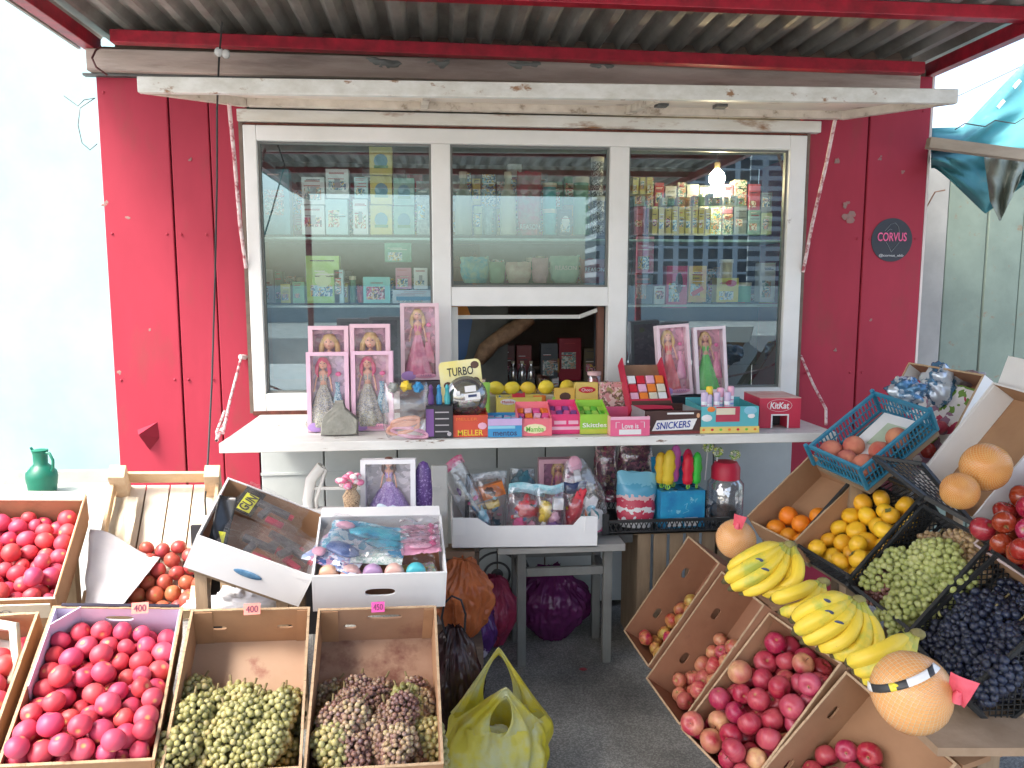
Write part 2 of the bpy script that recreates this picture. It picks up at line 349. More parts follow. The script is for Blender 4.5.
# window
def zx(px, py): q = at(px, py, YF); return q.x, q.z
g1 = (zx(258, 141)[0], zx(431, 145)[0]); g2 = (zx(450, 148)[0], zx(609, 149)[0]); g3 = (zx(628, 150)[0], zx(787, 151)[0])
ZT = 2.205; ZB = 1.085
zm1 = zx(530, 287)[1]; zm0 = zx(530, 306)[1]     # transom
FRB = WHITEW
fy0, fy1 = YF-.035, YF+.03
fr = MB()
fr.bb((WX0, fy0, 1.0), (g1[0], fy1, 2.27)); fr.bb((g3[1], fy0, 1.0), (WX1, fy1, 2.27))
fr.bb((g1[0], fy0, ZT), (g3[1], fy1, 2.27)); fr.bb((g1[0], fy0, 1.0), (g1[1], fy1, ZB)); fr.bb((g3[0], fy0, 1.0), (g3[1], fy1, ZB))
fr.bb((g1[1], fy0+.002, 1.0), (g2[0], fy1, ZT)); fr.bb((g2[1], fy0+.002, 1.0), (g3[0], fy1, ZT))
fr.bb((g2[0], fy0+.004, zm0), (g2[1], fy1, zm1)); fr.bb((g2[0], fy0+.004, 1.0), (g2[1], fy1, 1.045))
wf = fr.build('window_frame', P('window_frame_paint', (.78, .79, .77), .35, (.71, .72, .69), scale=4, bump=.08, col3=(.20, .15, .10), thr3=(.70, .76), scale3=6), kiosk, bevel=.004)
# inner bead of the frame
for (a, b_), (z0, z1) in ((g1, (ZB, ZT)), (g2, (zm1, ZT)), (g3, (ZB, ZT))):
    mb = MB()
    mb.bb((a, YF-.012, z0), (a+.010, YF+.012, z1)); mb.bb((b_-.010, YF-.012, z0), (b_, YF+.012, z1)); mb.bb((a+.01, YF-.012, z1-.010), (b_-.01, YF+.012, z1)); mb.bb((a+.01, YF-.012, z0), (b_-.01, YF+.012, z0+.01))
    mb.build('glazing_bead', flat('dark_gasket', (.16, .17, .16)), kiosk)
GLASS = pane_glass('window_glass', .23, .05)
for (a, b_), (z0, z1) in ((g1, (ZB, ZT)), (g2, (zm1, ZT)), (g3, (ZB, ZT))):
    MB().add([(a+.002, YF, z0), (b_-.002, YF, z0), (b_-.002, YF, z1), (a+.002, YF, z1)], [(0, 1, 2, 3)]).build('window_pane', GLASS, kiosk)
# serving hatch tilted inwards at the top of the opening
MB().bar((g2[0]+.02, YF+.14, zm0-.055), (g2[1]-.10, YF+.14, zm0-.055), .018, mi=0).bar((g2[1]-.10, YF+.14, zm0-.055), (g2[1]-.03, YF+.05, zm0-.02), .018).bar((g2[0]+.02, YF+.14, zm0-.055), (g2[0]+.02, YF+.05, zm0-.02), .018).build('hatch_frame', WHITEW, kiosk)
MB().bb((g2[1]-.035, YF+.035, 1.05), (g2[1]-.005, YF+.075, zm0-.005)).build('hatch_jamb', P('brown_jamb', (.17, .075, .05), .7), kiosk)
MB().bb((g2[0]+.001, YF+.032, 1.05), (g2[0]+.03, YF+.06, zm0-.005)).build('hatch_jamb', WHITEW, kiosk)
# header board with a rust line, timber wall plate
MB().bb((WX0-.02, YF-.045, 2.283), (WX1+.06, YF-.003, 2.335)).build('window_header', RUSTW, kiosk, bevel=.003)
MB().bb((WX0-.01, YF-.028, 2.270), (WX1+.01, YF-.004, 2.281)).build('rusty_joint', P('rust', (.16, .045, .03), .85, (.08, .03, .02), scale=30), kiosk)
MB().bb((WX0-.018, YF-.03, .995), (WX0-.002, YF-.002, 2.28)).build('rusty_joint', P('grime', (.13, .10, .08), .9, (.20, .15, .12), scale=12), kiosk)
MB().bb((WX1+.002, YF-.03, .995), (WX1+.016, YF-.002, 2.28)).build('rusty_joint', MC['grime'], kiosk)
MB().bb((WX0, YF-.05, .988), (WX1, YF-.036, 1.006)).build('rusty_joint', MC['rust'], kiosk)
MB().bb((XL-.01, YF-.06, 2.475), (XR-.1, YF+.02, 2.565)).build('wall_plate', P('grey_wall_plate', (.50, .43, .38), .8, (.36, .30, .26), scale=8, bump=.35, stretch=(.3, 1, 2), col3=(.22, .17, .15), thr3=(.5, .7), scale3=5), kiosk, bevel=.004)
MB().bb((XL-.04, YF-.03, 2.462), (XR-.1, YF+.001, 2.472)).build('drip_flashing', STEELD, kiosk)
# raised shutter flap (awning) over the window
fl = thing('awning_flap', 'raised white steel shutter flap with rust streaks above the window', 'awning')
FX0, FX1, FY = -1.075, 2.07, 3.0
def fz(x): return 2.29+(x-FX0)/(FX1-FX0)*.03
mb = MB(); mb.add([(FX0, FY, fz(FX0)-.028), (FX1, FY, fz(FX1)-.028), (FX1, FY, fz(FX1)+.028), (FX0, FY, fz(FX0)+.028), (FX0, FY+.03, fz(FX0)-.028), (FX1, FY+.03, fz(FX1)-.028), (FX1, FY+.03, fz(FX1)+.028), (FX0, FY+.03, fz(FX0)+.028)],
    [(0, 1, 2, 3), (4, 7, 6, 5), (0, 4, 5, 1), (3, 2, 6, 7), (0, 3, 7, 4), (1, 5, 6, 2)])
mb.build('front_lip', P('flap_lip_paint', (.76, .77, .73), .45, (.60, .60, .54), scale=14, bump=.2, stretch=(.8, 1, 1.5), col3=(.30, .17, .09), thr3=(.60, .66), scale3=12), fl, bevel=.004)
mb = MB(); mb.add([(FX0+.01, FY+.032, fz(FX0)+.01), (FX1-.01, FY+.032, fz(FX1)+.01), (FX1-.2, YF-.06, 2.375), (FX0+.25, YF-.06, 2.375)], [(0, 1, 2, 3)])
mb.build('flap_sheet', P('flap_underside', (.82, .74, .64), .55, (.74, .65, .54), scale=5, bump=.15, col3=(.30, .2, .13), thr3=(.62, .72), scale3=6), fl, solid=.004)
FL_ = P('flap_rail_paint', (.68, .62, .53), .6, (.52, .46, .38), scale=12, bump=.3, col3=(.24, .18, .12), thr3=(.57, .67), scale3=12)
MB().bb((FX0+.27, YF-.10, 2.337), (FX1-.22, YF-.062, 2.372)).build('hinge_rail', FL_, fl)
for x0, x1 in ((FX0+.01, FX0+.26), (FX1-.01, FX1-.21)): MB().bar((x0, FY+.035, fz(x0)-.006), (x1, YF-.08, 2.352), .03, .035).build('side_rail', FL_, fl)
for px in (428, 640):
    x = at(px, 110, 3.3).x; MB().bar((x, FY+.035, 2.293), (x-.02*(px < 500)+.0, YF-.10, 2.35), .028, .03).build('cross_rail', FL_, fl)
for px in (655, 712): MB().box((at(px, 112, 3.45).x, 3.35, 2.345), (.05, .05, .02)).build('hinge', STEELD, fl)
PINKROD = P('chipped_pink_paint', (.62, .38, .38), .5, (.75, .68, .66), scale=30, col3=(.35, .07, .09), thr3=(.5, .6), scale3=25)
def rod(name, label, pts, r, mt):
    o = MB().tube(pts, r, 8).build(name, mt, smooth=True); tag(o, label, 'prop rod'); return o
rod('prop_rod', 'pink prop rod holding up the flap at the black cable side', [at(229, 104, 3.25), at(235, 165, 3.4), at(240, 225, 3.5), at(246, 268, 3.56)], .008, PINKROD)
rod('prop_rod', 'pink prop rod holding up the flap beside the round sticker', [at(835, 120, 3.3), at(826, 165, 3.4), at(812, 225, 3.5), at(803, 272, 3.56)], .008, PINKROD)
rod('counter_stay', 'thin chipped stay from red wall to counter end near the rock', [at(241, 358, 3.585), at(230, 400, 3.3), atz(223, 433, 1.01)], .006, PINKROD)
rod('counter_stay', 'thin chipped stay from red wall to counter end near the blue crate', [at(801, 356, 3.585), at(813, 384, 3.3), at(826, 409, 3.02), atz(826, 425, 1.0)], .006, PINKROD)
MB().tube([at(246, 357, 3.59), at(240, 357, 3.56)], .012, 8).build('stay_bracket', PINKROD, kiosk, smooth=True); h = MB().tube([atz(232, 418, 1.0)+Vector((-.03, 0, .03)), atz(222, 432, 1.0)+Vector((-.02, 0, .0)), atz(219, 438, 1.0)+Vector((-.01, 0, -.01)), atz(229, 424, 1.0)+Vector((-.01, 0, .02))], .006, 6)
h.build('stay_hook', PINKROD, kiosk, smooth=True)
# pyramid shaped lock cover on the red wall
q = at(149, 434, YF)
MB().add([q+Vector(v) for v in ((-.05, 0, .02), (.04, 0, .055), (.045, 0, -.02), (0, 0, -.075), (-.02, -.07, .01))], [(0, 1, 4), (1, 2, 4), (2, 3, 4), (3, 0, 4)]).build('lock_cover', RED, kiosk)
# counter shelf
ct = MB(); CX0, CX1, CY0 = -.815, 1.575, 2.885
def cpt(u, v): return (CX0+(CX1-CX0)*u, CY0+.004+(YF-.06-CY0)*v, .992+.0015*noise.noise(Vector((u*30, v*6, 0))))
COUNTER = P('counter_paint', (.74, .75, .72), .5, (.62, .62, .58), scale=7, bump=.2, bscale=30, col3=(.22, .15, .11), thr3=(.625, .66), scale3=13, stretch=(.6, 1.5, 2))
MB().bb((CX0, CY0, .953), (CX1, YF-.038, .99)).build('counter_shelf', COUNTER, kiosk, bevel=.003)
# lumpy flaking strip along the counter edge
mb = MB()
for i in range(26):
    x = -.6+i*.085+random.uniform(-.03, .03); mb.ell((x, CY0+.001, .982+random.uniform(-.004, .003)), (random.uniform(.008, .03), .0025, random.uniform(.002, .005)), 7, 4)
pass
CHIP = P('bare_chip', (.24, .17, .15), .8, (.34, .16, .15), scale=60)
for i, (px, py, s_) in enumerate(((849, 216, .035), (838, 160, .02), (880, 158, .014), (903, 172, .012), (846, 205, .02), (128, 218, .012), (105, 203, .016), (150, 330, .010), (120, 372, .018), (871, 320, .012), (835, 350, .010), (190, 160, .010))):
    q = at(px, py, YF); mb = MB()
    for k in range(5): mb.ell(Vector((random.uniform(-1, 1)*s_*.6, 0, random.uniform(-1, 1)*s_*.6)) if k else (0, 0, 0), (s_*random.uniform(.3, .6), .0012, s_*random.uniform(.25, .55)), 9, 4, nz=.6, seed=i*5+k)
    mb.build('paint_chip', CHIP, kiosk, loc=(q.x, YF+.0005, q.z))
for xx in (XL+.03, xs1-.03, xs1+.03, xs2-.03, WX1+.06, xs3-.03, xs3+.03, XR-.04):
    for zz in (.5, 1.15, 1.8, 2.4): MB().ell((xx, YF-.001, zz), (.006, .004, .006), 8, 5).build('screw_head', RED, kiosk, smooth=True)
# interior: glass shelves with brackets, goods, bulb
SHY0, SHY1 = YF+.12, YF+.42
GS = film('shelf_glass', (.75, .95, .90), .55, .1, 0)
zsA = at(350, 237, SHY0).z; zsB = at(350, 305, SHY0).z
for nm, x0, x1, z in (('upper', g1[0]-.06, g3[1]+.05, zsA), ('lowerL', g1[0]-.06, g2[0]-.06, zsB), ('lowerM', g2[0]-.05, g2[1]+.06, at(530, 284, SHY0).z-.01), ('lowerR', g2[1]+.07, g3[1]+.05, zsB)):
    MB().bb((x0, SHY0, z-.012), (x1, SHY1, z-.001)).build('shelf', P('shelf_white', (.55, .66, .63), .4) if nm != 'upper' else P('shelf_aqua', (.45, .68, .64), .3), kiosk)
MB().bb((g1[0]-.06, SHY1+.002, 1.1), (g1[1]+.04, SHY1+.02, 2.1)).build('shelf_back', P('shelf_back_paint', (.16, .23, .23), .6), kiosk)
MB().bb((g2[1]+.03, SHY1+.002, 1.15), (g3[1]+.07, SHY1+.02, 2.1)).build('shelf_back', P('shelf_back_dark', (.05, .06, .07), .6), kiosk)
MB().bb((at(480, 250, SHY1).x, SHY1+.002, zm1), (g2[1]+.028, SHY1+.02, 2.1)).build('shelf_back', MC['shelf_back_paint'], kiosk)
bq = at(717, 178, YF+.28)
bulb = thing('light_bulb', 'lit bare light bulb hanging inside the window', 'light bulb', bq)
em, nt, b = newmat('bulb_glow'); b.inputs['Emission Color'].default_value = (1, .78, .45, 1); b.inputs['Emission Strength'].default_value = 26
MB().lathe([(.002, -.044), (.022, -.040), (.037, -.022), (.041, 0), (.034, .022), (.017, .040), (.014, .045)], 16).build('glass_bulb', em, bulb, smooth='all')
MB().lathe([(.014, .045), (.014, .075), (.005, .08)], 12).build('socket', flat('brass_socket', (.4, .33, .2), .3), bulb, smooth=True)
MB().tube([(0, 0, .08), (.0, .01, 2.42-bq.z)], .003, 6).build('flex', BLACKP, bulb)
ld = bpy.data.lights.new('bulb_light', 'POINT'); ld.energy = 1.2; ld.color = (1, .72, .42); ld.shadow_soft_size = .04
lo = bpy.data.objects.new('bulb_light', ld); COL.objects.link(lo); lo.location = bq+Vector((0, -.0, -.075)); 
# ================================================================ CANOPY
can = thing('canopy', 'corrugated metal canopy on red steel purlins over the stall', 'canopy')
RZ = 2.63
def corr(u, v):
    x = -1.62+(2.50+1.62)*u; y = 3.86-(3.86+1.9)*v
    ph = (x/.128) % 1; s_ = min(1, max(-1, 1.7*math.sin(2*math.pi*ph)))
    return (x, y, RZ+.055+.020*s_)
MB().sheet(corr, 32*12, 6).build('roof_sheet', P('galvanised_sheet', (.40, .40, .37), .5, (.26, .26, .235), scale=4, bump=.15, stretch=(1.5, .8, 1), metal=.2, col3=(.15, .13, .11), thr3=(.50, .75), scale3=3), can, solid=.0015)
def pur(a, b_, w=.05, hh=.05, mt=REDSTEEL): MB().bar(a, b_, w, hh).build('purlin', mt, can, bevel=.003)
zp = RZ+.005
pa, pb = at(112, 37, 3.47), at(922, 69, 3.47); d = (pb-pa); pur(pa, pb)
pa, pb = atz(420, -8, zp), atz(1024, 15, zp); d = (pb-pa).normalized(); pur(pa-d*2.6*.0+Vector((-.9, .03*0, 0)), pa+(pb-pa)*1.12)
for yy in (1.9, .9, -.1, -1.1): pur((-1.45, yy, zp), (2.4, yy+.06, zp))
MB().bar((-1.46, 3.62, RZ-.035), (-1.46, -1.85, RZ-.035), .05, .06).build('rafter', REDSTEEL, can, bevel=.003)
MB().bar((2.36, 3.66, RZ-.03), (2.36, -1.85, RZ-.03), .05, .06).build('rafter', REDSTEEL, can, bevel=.003)
MB().bb((-1.62, -1.925, RZ+.015), (2.5, -1.905, RZ+.09)).build('front_fascia', MC['galvanised_sheet'], can)
# edge flashing of the roof on the left
MB().bb((-1.635, -1.9, RZ+.02), (-1.622, 3.86, RZ+.075)).build('edge_flashing', P('dull_edge', (.35, .34, .31), .6), can)
for x in (-1.46, 2.36): MB().bb((x-.03, -1.86, .02), (x+.03, -1.80, RZ-.07)).build('post', REDSTEEL, can)
# crumpled plastic stuffed above the wall plate
def crumple(name, mt, par, c, r, seed, nz=.5, rings=26, seg=36, loc=None):
    mb = MB(); vs0 = len(mb.v); mb.ell(c, r, seg, rings)
    o = Vector((seed*7.7, seed*1.3, seed)); out = []
    for v in mb.v:
        q = Vector(v)-Vector(c); d = q.normalized() if q.length else q
        k = 1+nz*noise.noise(d*2.2+o)+nz*.6*(.5-abs(noise.noise(d*4.5+o)))+nz*.35*(.5-abs(noise.noise(d*10+o)))
        out.append(tuple(Vector(c)+q*k))
    mb.v = out
    return mb.build(name, mt, par, smooth='all')
GREYPL = P('grey_plastic_sheet', (.22, .24, .22), .4, (.14, .15, .14), scale=10, bump=.4)
for i, (px, w_) in enumerate(((385, .10), (440, .09), (520, .11), (600, .07))):
    o = crumple('crumpled_plastic', GREYPL, None, (0, 0, 0), (w_, .04, .028), i+3); o.location = at(px, 66, 3.58)
    tag(o, ('crumpled grey plastic stuffed above the timber strip, ' + ['nearest the black cable', 'second from the black cable', 'third from the black cable', 'fourth from the black cable'][i]), 'plastic sheet', 'plastic stuffed under the canopy')
# hanging black cable with white insulator
cb = thing('hanging_cable', 'thin black cable hanging from the canopy down the red wall', 'cable')
pts = [(222, 22, 3.1), (219, 60, 3.2), (217, 110, 2.98), (217, 180, 3.1), (215, 280, 3.3), (212, 380, 3.3), (208, 460, 3.1), (205, 500, 2.95), (206, 515, 2.9)]
MB().tube([at(*p) for p in pts], .004, 6).build('cable', BLACKP, cb, smooth=True)
MB().ell(at(219, 52, 3.18), (.018, .016, .018), 10, 7).ell(at(226, 54, 3.18), (.016, .014, .018), 10, 7).build('insulator', flat('porcelain', (.7, .72, .7), .2), cb, smooth=True)
o = MB().tube([at(64, 96, 3.55), at(78, 106, 3.55), at(84, 100, 3.56), at(95, 98, 3.6), at(80, 108, 3.55), at(78, 125, 3.55), at(82, 143, 3.55), at(90, 150, 3.56), at(97, 144, 3.6)], .0022, 6).build('wire_loop', STEELD, smooth=True)
tag(o, 'thin loose wire loop sticking out of the red wall edge', 'wire')
o = MB().tube([at(107, 75, 3.3), at(96, 67, 3.25), at(92, 58, 3.25), at(96, 50, 3.3), at(101, 47, 3.35)], .004, 6).build('cable_loop', P('dark_red_cable', (.12, .03, .03), .5), smooth=True)
tag(o, 'dark cable looped round the canopy corner above the red wall', 'cable')
# round sticker
s = thing('sticker', 'round dark CORVUS sticker on the red wall', 'sticker', at(891.5, 240, YF)+Vector((0, -.003, 0)))
rr = m(21.5, s.location)
MB().prism([(rr*math.cos(a*math.pi/24), rr*math.sin(a*math.pi/24)) for a in range(48)], 0, .002).build('sticker_disc', P('sticker_navy', (.018, .022, .035), .45), s)
PNK = flat('sticker_pink', (.85, .12, .30)); GRY = flat('sticker_grey', (.32, .36, .38))
lettering('CORVUS', rr*1.42, rr*.40, PNK, s, (0, -.0015, rr*.14), outline=.012)
lettering('@corvus_ekb', rr*1.2, rr*.15, flat('sticker_white', (.7, .72, .72)), s, (0, -.0015, -rr*.72))
mb = MB(); ribbon(mb, [(-rr*.28, 0, -rr*.1), (0, 0, -rr*.55), (rr*.36, 0, -rr*.1)], rr*.035)
ribbon(mb, [(-rr*.36, 0, rr*.42), (-rr*.1, 0, rr*.72), (rr*.12, 0, rr*.78), (rr*.28, 0, rr*.6), (rr*.34, 0, rr*.36)], rr*.035); ribbon(mb, [(-rr*.25, 0, rr*.38), (-rr*.12, 0, rr*.5), (-rr*.02, 0, rr*.46)], rr*.03)
mb.build('raven_outline', GRY, s, loc=(0, -.001, 0))
# ================================================================ RIGHT NEIGHBOUR: metal fence, pole, tarp
mf = thing('metal_fence', 'pale green ribbed steel fence behind the teal tarp', 'fence', (0, 0, 0))
YN = 4.3
FENC = P('pale_green_steel', (.18, .24, .20), .6, (.14, .19, .16), scale=5, bump=.15, col3=(.20, .15, .10), thr3=(.62, .70), scale3=16)
edges = [2.30] + [at(px, 300, YN).x for px in (943, 983, 1018)]
while edges[-1] < 5: edges.append(edges[-1]+.22)
for i, (a, b_) in enumerate(zip(edges, edges[1:])):
    MB().bb((a+.004, YN+(.006 if i % 2 else 0), .02), (b_-.004, YN+.03, 2.35)).build('fence_panel', P('grey_steel_sheet', (.30, .31, .30), .45, (.24, .25, .24), scale=5) if i == 0 else FENC, mf, bevel=.005)
MB().bb((2.30, YN+.032, 2.0), (5, YN+.06, 2.06)).build('fence_rail', STEELD, mf)
MB().bar(at(928, 143, 3.30), at(1060, 160, 3.2), .045).build('pole', P('weathered_pole', (.42, .36, .28), .8, (.30, .25, .19), scale=8, bump=.3, stretch=(.3, 1, 1)), mf)
MB().tube([at(925, 210, 4.2), at(935, 192, 4.15), at(945, 190, 4.15)], .004, 5).build('wire_hook', P('rusty_wire', (.18, .10, .07), .8), mf)
TARP = P('teal_tarp', (.075, .27, .30), .9, (.055, .21, .24), scale=3, bump=.3, bscale=18, col3=(.16, .22, .20), thr3=(.60, .75), scale3=3)
tp = thing('tarp', 'teal tarpaulin sagging over the wooden pole beside the kiosk', 'tarp')
def tarp_upper(u, v):
    x = 931+u*160
    top = 128+(-3)*u*1.0 if x < 965 else 128-3-(x-965)*1.05
    lo_ = 150
    y = top+(lo_-top)*v
    dd = 3.80-.20*v+.09*math.sin(u*9+v*5)*(.3+v)+.05*noise.noise(Vector((u*6, v*5, 1)))+.25*(1-v)*u
    return at(x, y, dd)
MB().sheet(tarp_upper, 40, 20).build('upper_sheet', TARP, tp, smooth='all', solid=.002)
def tarp_lower(u, v):
    x = 931+u*150
    bot = 168+ (min(1, max(0, (x-935)/50))**1.1)*46 - max(0, (x-985))*.75
    if x > 1035: bot = 178+ (x-1035)*.4
    y = 150+(bot-150)*v
    dd = 3.66-.12*math.sin(v*3.1)*(.6+.4*math.sin(u*11))+.06*math.sin(v*9+u*14)+.05*noise.noise(Vector((u*8, v*7, 3)))
    return at(x, y, dd)
MB().sheet(tarp_lower, 44, 22).build('hanging_fold', TARP, tp, smooth='all', solid=.002)
mb = MB()
def dirty(u, v):
    x = 984+u*44*(1-.35*v)+v*6; y = 156+v*(66-60*abs(u-.35)); return at(x, y, 3.42+.035*math.sin(u*13+v*3)+.04*noise.noise(Vector((u*4, v*5, 8))))
MB().sheet(dirty, 24, 20).build('dirty_fold', P('dirty_tarp', (.27, .31, .26), .7, (.16, .20, .18), scale=8, bump=.5), tp, smooth='all', solid=.002)
for px, py in ((1001, 104), (1017, 84)):
    q = at(px, py, 3.55); MB().box(q, (.016, .004, .045), 0, (0, R(40), 0)).build('lashing_slot', flat('white_slot', (.9, .92, .92)), tp)
o = MB().tube([at(958, 96, 5), at(1060, 48, 4.6)], .003, 5).build('overhead_wire', STEELD); tag(o, 'thin overhead wire crossing the sky above the teal tarp', 'wire')
o = MB().tube([at(945+80*i/8, 128-1*i+3*math.sin(i*2.1), 3.42) for i in range(1, 9)], .0025, 5).build('tarp_lashing', P('dark_cord', (.09, .08, .07), .8), tp)
# ================================================================ GREEN JUG
j = thing('jug', 'green plastic watering jug standing alone on the pale pavement', 'jug', atz(43, 493, .02), (0, 0, R(-20)))
GJ = P('green_jug_plastic', (.0, .13, .075), .4, (.0, .10, .06), scale=6)
jh = m(46, j.location)
k = jh/.36
MB().lathe([(.06*k, 0), (.092*k, .005*k), (.100*k, .03*k), (.112*k, .13*k), (.108*k, .17*k), (.07*k, .215*k), (.05*k, .235*k), (.052*k, .31*k), (.058*k, .335*k), (.048*k, .335*k), (.044*k, .24*k)], 28).build('body', GJ, j, smooth=True)
MB().add([(-.045*k, -.02*k, .30*k), (-.045*k, .02*k, .30*k), (-.085*k, .012*k, .36*k), (-.085*k, -.012*k, .36*k), (-.05*k, 0, .25*k)], [(0, 1, 2, 3), (0, 3, 4), (1, 4, 2), (3, 2, 4)]).build('spout', GJ, j, smooth=True)
MB().tube([(.045*k, 0, .325*k), (.09*k, 0, .32*k), (.118*k, 0, .27*k), (.115*k, 0, .21*k), (.095*k, 0, .175*k)], .011*k, 10).build('handle', GJ, j, smooth=True)
MB().lathe([(.055*k, .336*k), (.06*k, .343*k), (.02*k, .352*k)], 20).build('lid', GJ, j, smooth=True)
# ================================================================ ACROSS THE STREET (seen mirrored in the window)
def facade_mat(name, wall, glassc, fx, fz, dx=.62, dz=.6):
    mt, nt, b = newmat(name)
    tc = N(nt, 'ShaderNodeTexCoord'); sp = N(nt, 'ShaderNodeSeparateXYZ'); L(nt, tc.outputs['Object'], sp.inputs[0])
    def saw(sock, per, duty):
        a = N(nt, 'ShaderNodeMath', operation='DIVIDE'); a.inputs[1].default_value = per; L(nt, sock, a.inputs[0])
        f = N(nt, 'ShaderNodeMath', operation='FRACT'); L(nt, a.outputs[0], f.inputs[0])
        g = N(nt, 'ShaderNodeMath', operation='LESS_THAN'); g.inputs[1].default_value = duty; L(nt, f.outputs[0], g.inputs[0]); return g.outputs[0]
    mm = N(nt, 'ShaderNodeMath', operation='MULTIPLY'); L(nt, saw(sp.outputs[0], fx, dx), mm.inputs[0]); L(nt, saw(sp.outputs[2], fz, dz), mm.inputs[1])
    mx = N(nt, 'ShaderNodeMix', data_type='RGBA'); L(nt, mm.outputs[0], mx.inputs['Factor']); mx.inputs[6].default_value = c4(wall); mx.inputs[7].default_value = c4(glassc)
    L(nt, mx.outputs[2], b.inputs['Base Color']); b.inputs['Roughness'].default_value = .6
    return mt
VY = 7.2
def mirror_x(px, Y): return at(px, 290, VY-Y).x
def tower(x0, x1, Y, dpt, h, mt, label, band):
    t = thing('apartment_building', label, 'building', ((x0+x1)/2, Y, 0), group=None)
    MB().box((0, 0, h/2), (x1-x0, dpt, h)).build('wall', mt, t)
    MB().box((0, 0, h+.6), (x1-x0+.6, dpt+.6, 1.2)).build('roof_parapet', band, t)
BND = flat('tower_band', (.62, .64, .64)); DK = flat('tower_dark', (.10, .12, .14))
tower(mirror_x(590, -180), mirror_x(606, -180), -180, 14, 70, facade_mat('facade_a', (.42, .45, .47), (.05, .07, .09), 4, 3, .7, .6), 'grey apartment tower far across the street, narrowest of three', BND)
tower(mirror_x(630, -180), mirror_x(733, -180), -180, 16, 66, facade_mat('facade_b', (.48, .52, .55), (.035, .05, .065), 3.6, 3, .64, .82), 'tall striped apartment tower far across the street', BND)
tower(mirror_x(738, -230), mirror_x(772, -230), -230, 14, 44, facade_mat('facade_c', (.40, .43, .46), (.06, .08, .10), 50, 3, .96, .55), 'lower apartment block with horizontal bands across the street', BND)
# low wall and parked kiosk strip across the street
o = thing('roadside_fence', 'long pale roadside fence across the street facing the kiosk', 'fence', (0, -32, 0))
MB().box((0, 0, .9), (90, .2, 1.8)).build('fence_face', P('pale_fence', (.5, .53, .52), .7), o)
structure(MB().box((0, -14, .008), (140, 9, .012)).build('road', P('road_asphalt', (.09, .09, .09), .9)))

# ================================================================ CARTONS AND CRATES
BOX = {  # pose of each tray: base centre, euler degrees, (width, length, depth)
 'C1': ((1.019, 2.809, .268), (55.7, 1.3, -85.9), (.295, .469, .17)),
 'C2': ((1.032, 2.478, .235), (53.7, -.4, -85.2), (.315, .481, .17)),
 'C3': ((1.078, 2.208, .198), (48.8, 7.3, -70.5), (.300, .472, .17)),
 'C4': ((1.191, 1.900, .148), (49.6, 12.3, -71.6), (.360, .433, .17)),
 'orange': ((1.430, 2.750, .687), (37.3, 5.0, -71.5), (.257, .369, .12)),
 'pers': ((1.518, 2.516, .676), (44.3, 7.4, -73.2), (.272, .388, .12)),
 'ggr': ((1.580, 2.235, .616), (49.9, 7.9, -81.8), (.279, .359, .12)),
 'bgr': ((1.604, 1.914, .538), (47.5, 4.3, -96.3), (.317, .361, .15)),
 'blue': ((1.590, 2.640, .978), (34.5, 7.6, -73.7), (.257, .347, .093)),
 'patt': ((1.960, 2.830, .990), (60.0, 2.8, -74.1), (.335, .45, .13)),
 'pomelo': ((1.87, 2.34, .98), (55.0, 3, -95.0), (.370, .45, .10)),
 'redap': ((1.85, 1.98, .83), (45, 8, -88.0), (.33, .42, .10)),
 'tomA': ((-.867, 1.942, .489), (28.7, 7.4, 11.0), (.318, .436, .13)),
 'grapeL': ((-.533, 2.002, .419), (31.2, 4.2, 7.8), (.316, .459, .153)),
 'grapeR': ((-.187, 2.037, .391), (31.3, 2.2, 3.8), (.335, .462, .155)),
 'tomB': ((-1.395, 2.557, .636), (29.4, 5.1, 12.0), (.368, .433, .13)),
 'tomC': ((-1.190, 1.878, .510), (26.8, 2.5, 9.6), (.310, .427, .13)),
 'wood': ((-1.021, 2.825, .611), (42.4, 3.4, 10.1), (.386, .556, .12)),
 'merm': ((-.199, 2.440, .627), (19.7, 1.6, 3.8), (.401, .297, .132)),
 'gun': ((-.609, 2.508, .693), (18.8, 25.1, 6.4), (.366, .336, .123)),
}
def pose(k):
    p, e, d = BOX[k]; M = Euler([R(a) for a in e]).to_matrix().to_4x4(); M.translation = Vector(p); return M, d
def holed_panel(w, h, t, holes, mi=0):
    """upright panel in x-z (bottom at z=0, centred x), thickness t in y, with oval or slot holes (cx,cz,rx,rz)"""
    mb = MB(); holes = sorted(holes); xs = [-w/2]
    for a, b in zip(holes, holes[1:]): xs.append((a[0]+b[0])/2)
    xs.append(w/2)
    if not holes: return mb.bb((-w/2, -t/2, 0), (w/2, t/2, h), mi)
    for (cx, cz, rx, rz), x0, x1 in zip(holes, xs, xs[1:]):
        n = 24; ring = []; out = []
        for k in range(n):
            a = 2*math.pi*(k+.5)/n; ca, sa = math.cos(a), math.sin(a)
            e = 2/3.2; ring.append((cx+rx*math.copysign(abs(ca)**e, ca), cz+rz*math.copysign(abs(sa)**e, sa)))
            tx = ((x1 if ca > 0 else x0)-cx)/ca; tz = ((h if sa > 0 else 0)-cz)/sa; tt = min(tx, tz); out.append([cx+ca*tt, cz+sa*tt])
        for X, Z in ((x0, 0), (x1, 0), (x1, h), (x0, h)):    # snap nearest ring point to the corner
            i = min(range(n), key=lambda i: (out[i][0]-X)**2+(out[i][1]-Z)**2); out[i] = [X, Z]
        vs = []
        for y in (-t/2, t/2): vs += [(x, y, z) for x, z in ring]+[(x, y, z) for x, z in out]
        fs = []
        for k in range(n):
            k2 = (k+1) % n
            fs += [(k, k2, n+k2, n+k), (2*n+k, 3*n+k, 3*n+k2, 2*n+k2), (k, 2*n+k, 2*n+k2, k2), (n+k, n+k2, 3*n+k2, 3*n+k)]
        mb.add(vs, fs, mi)
    return mb
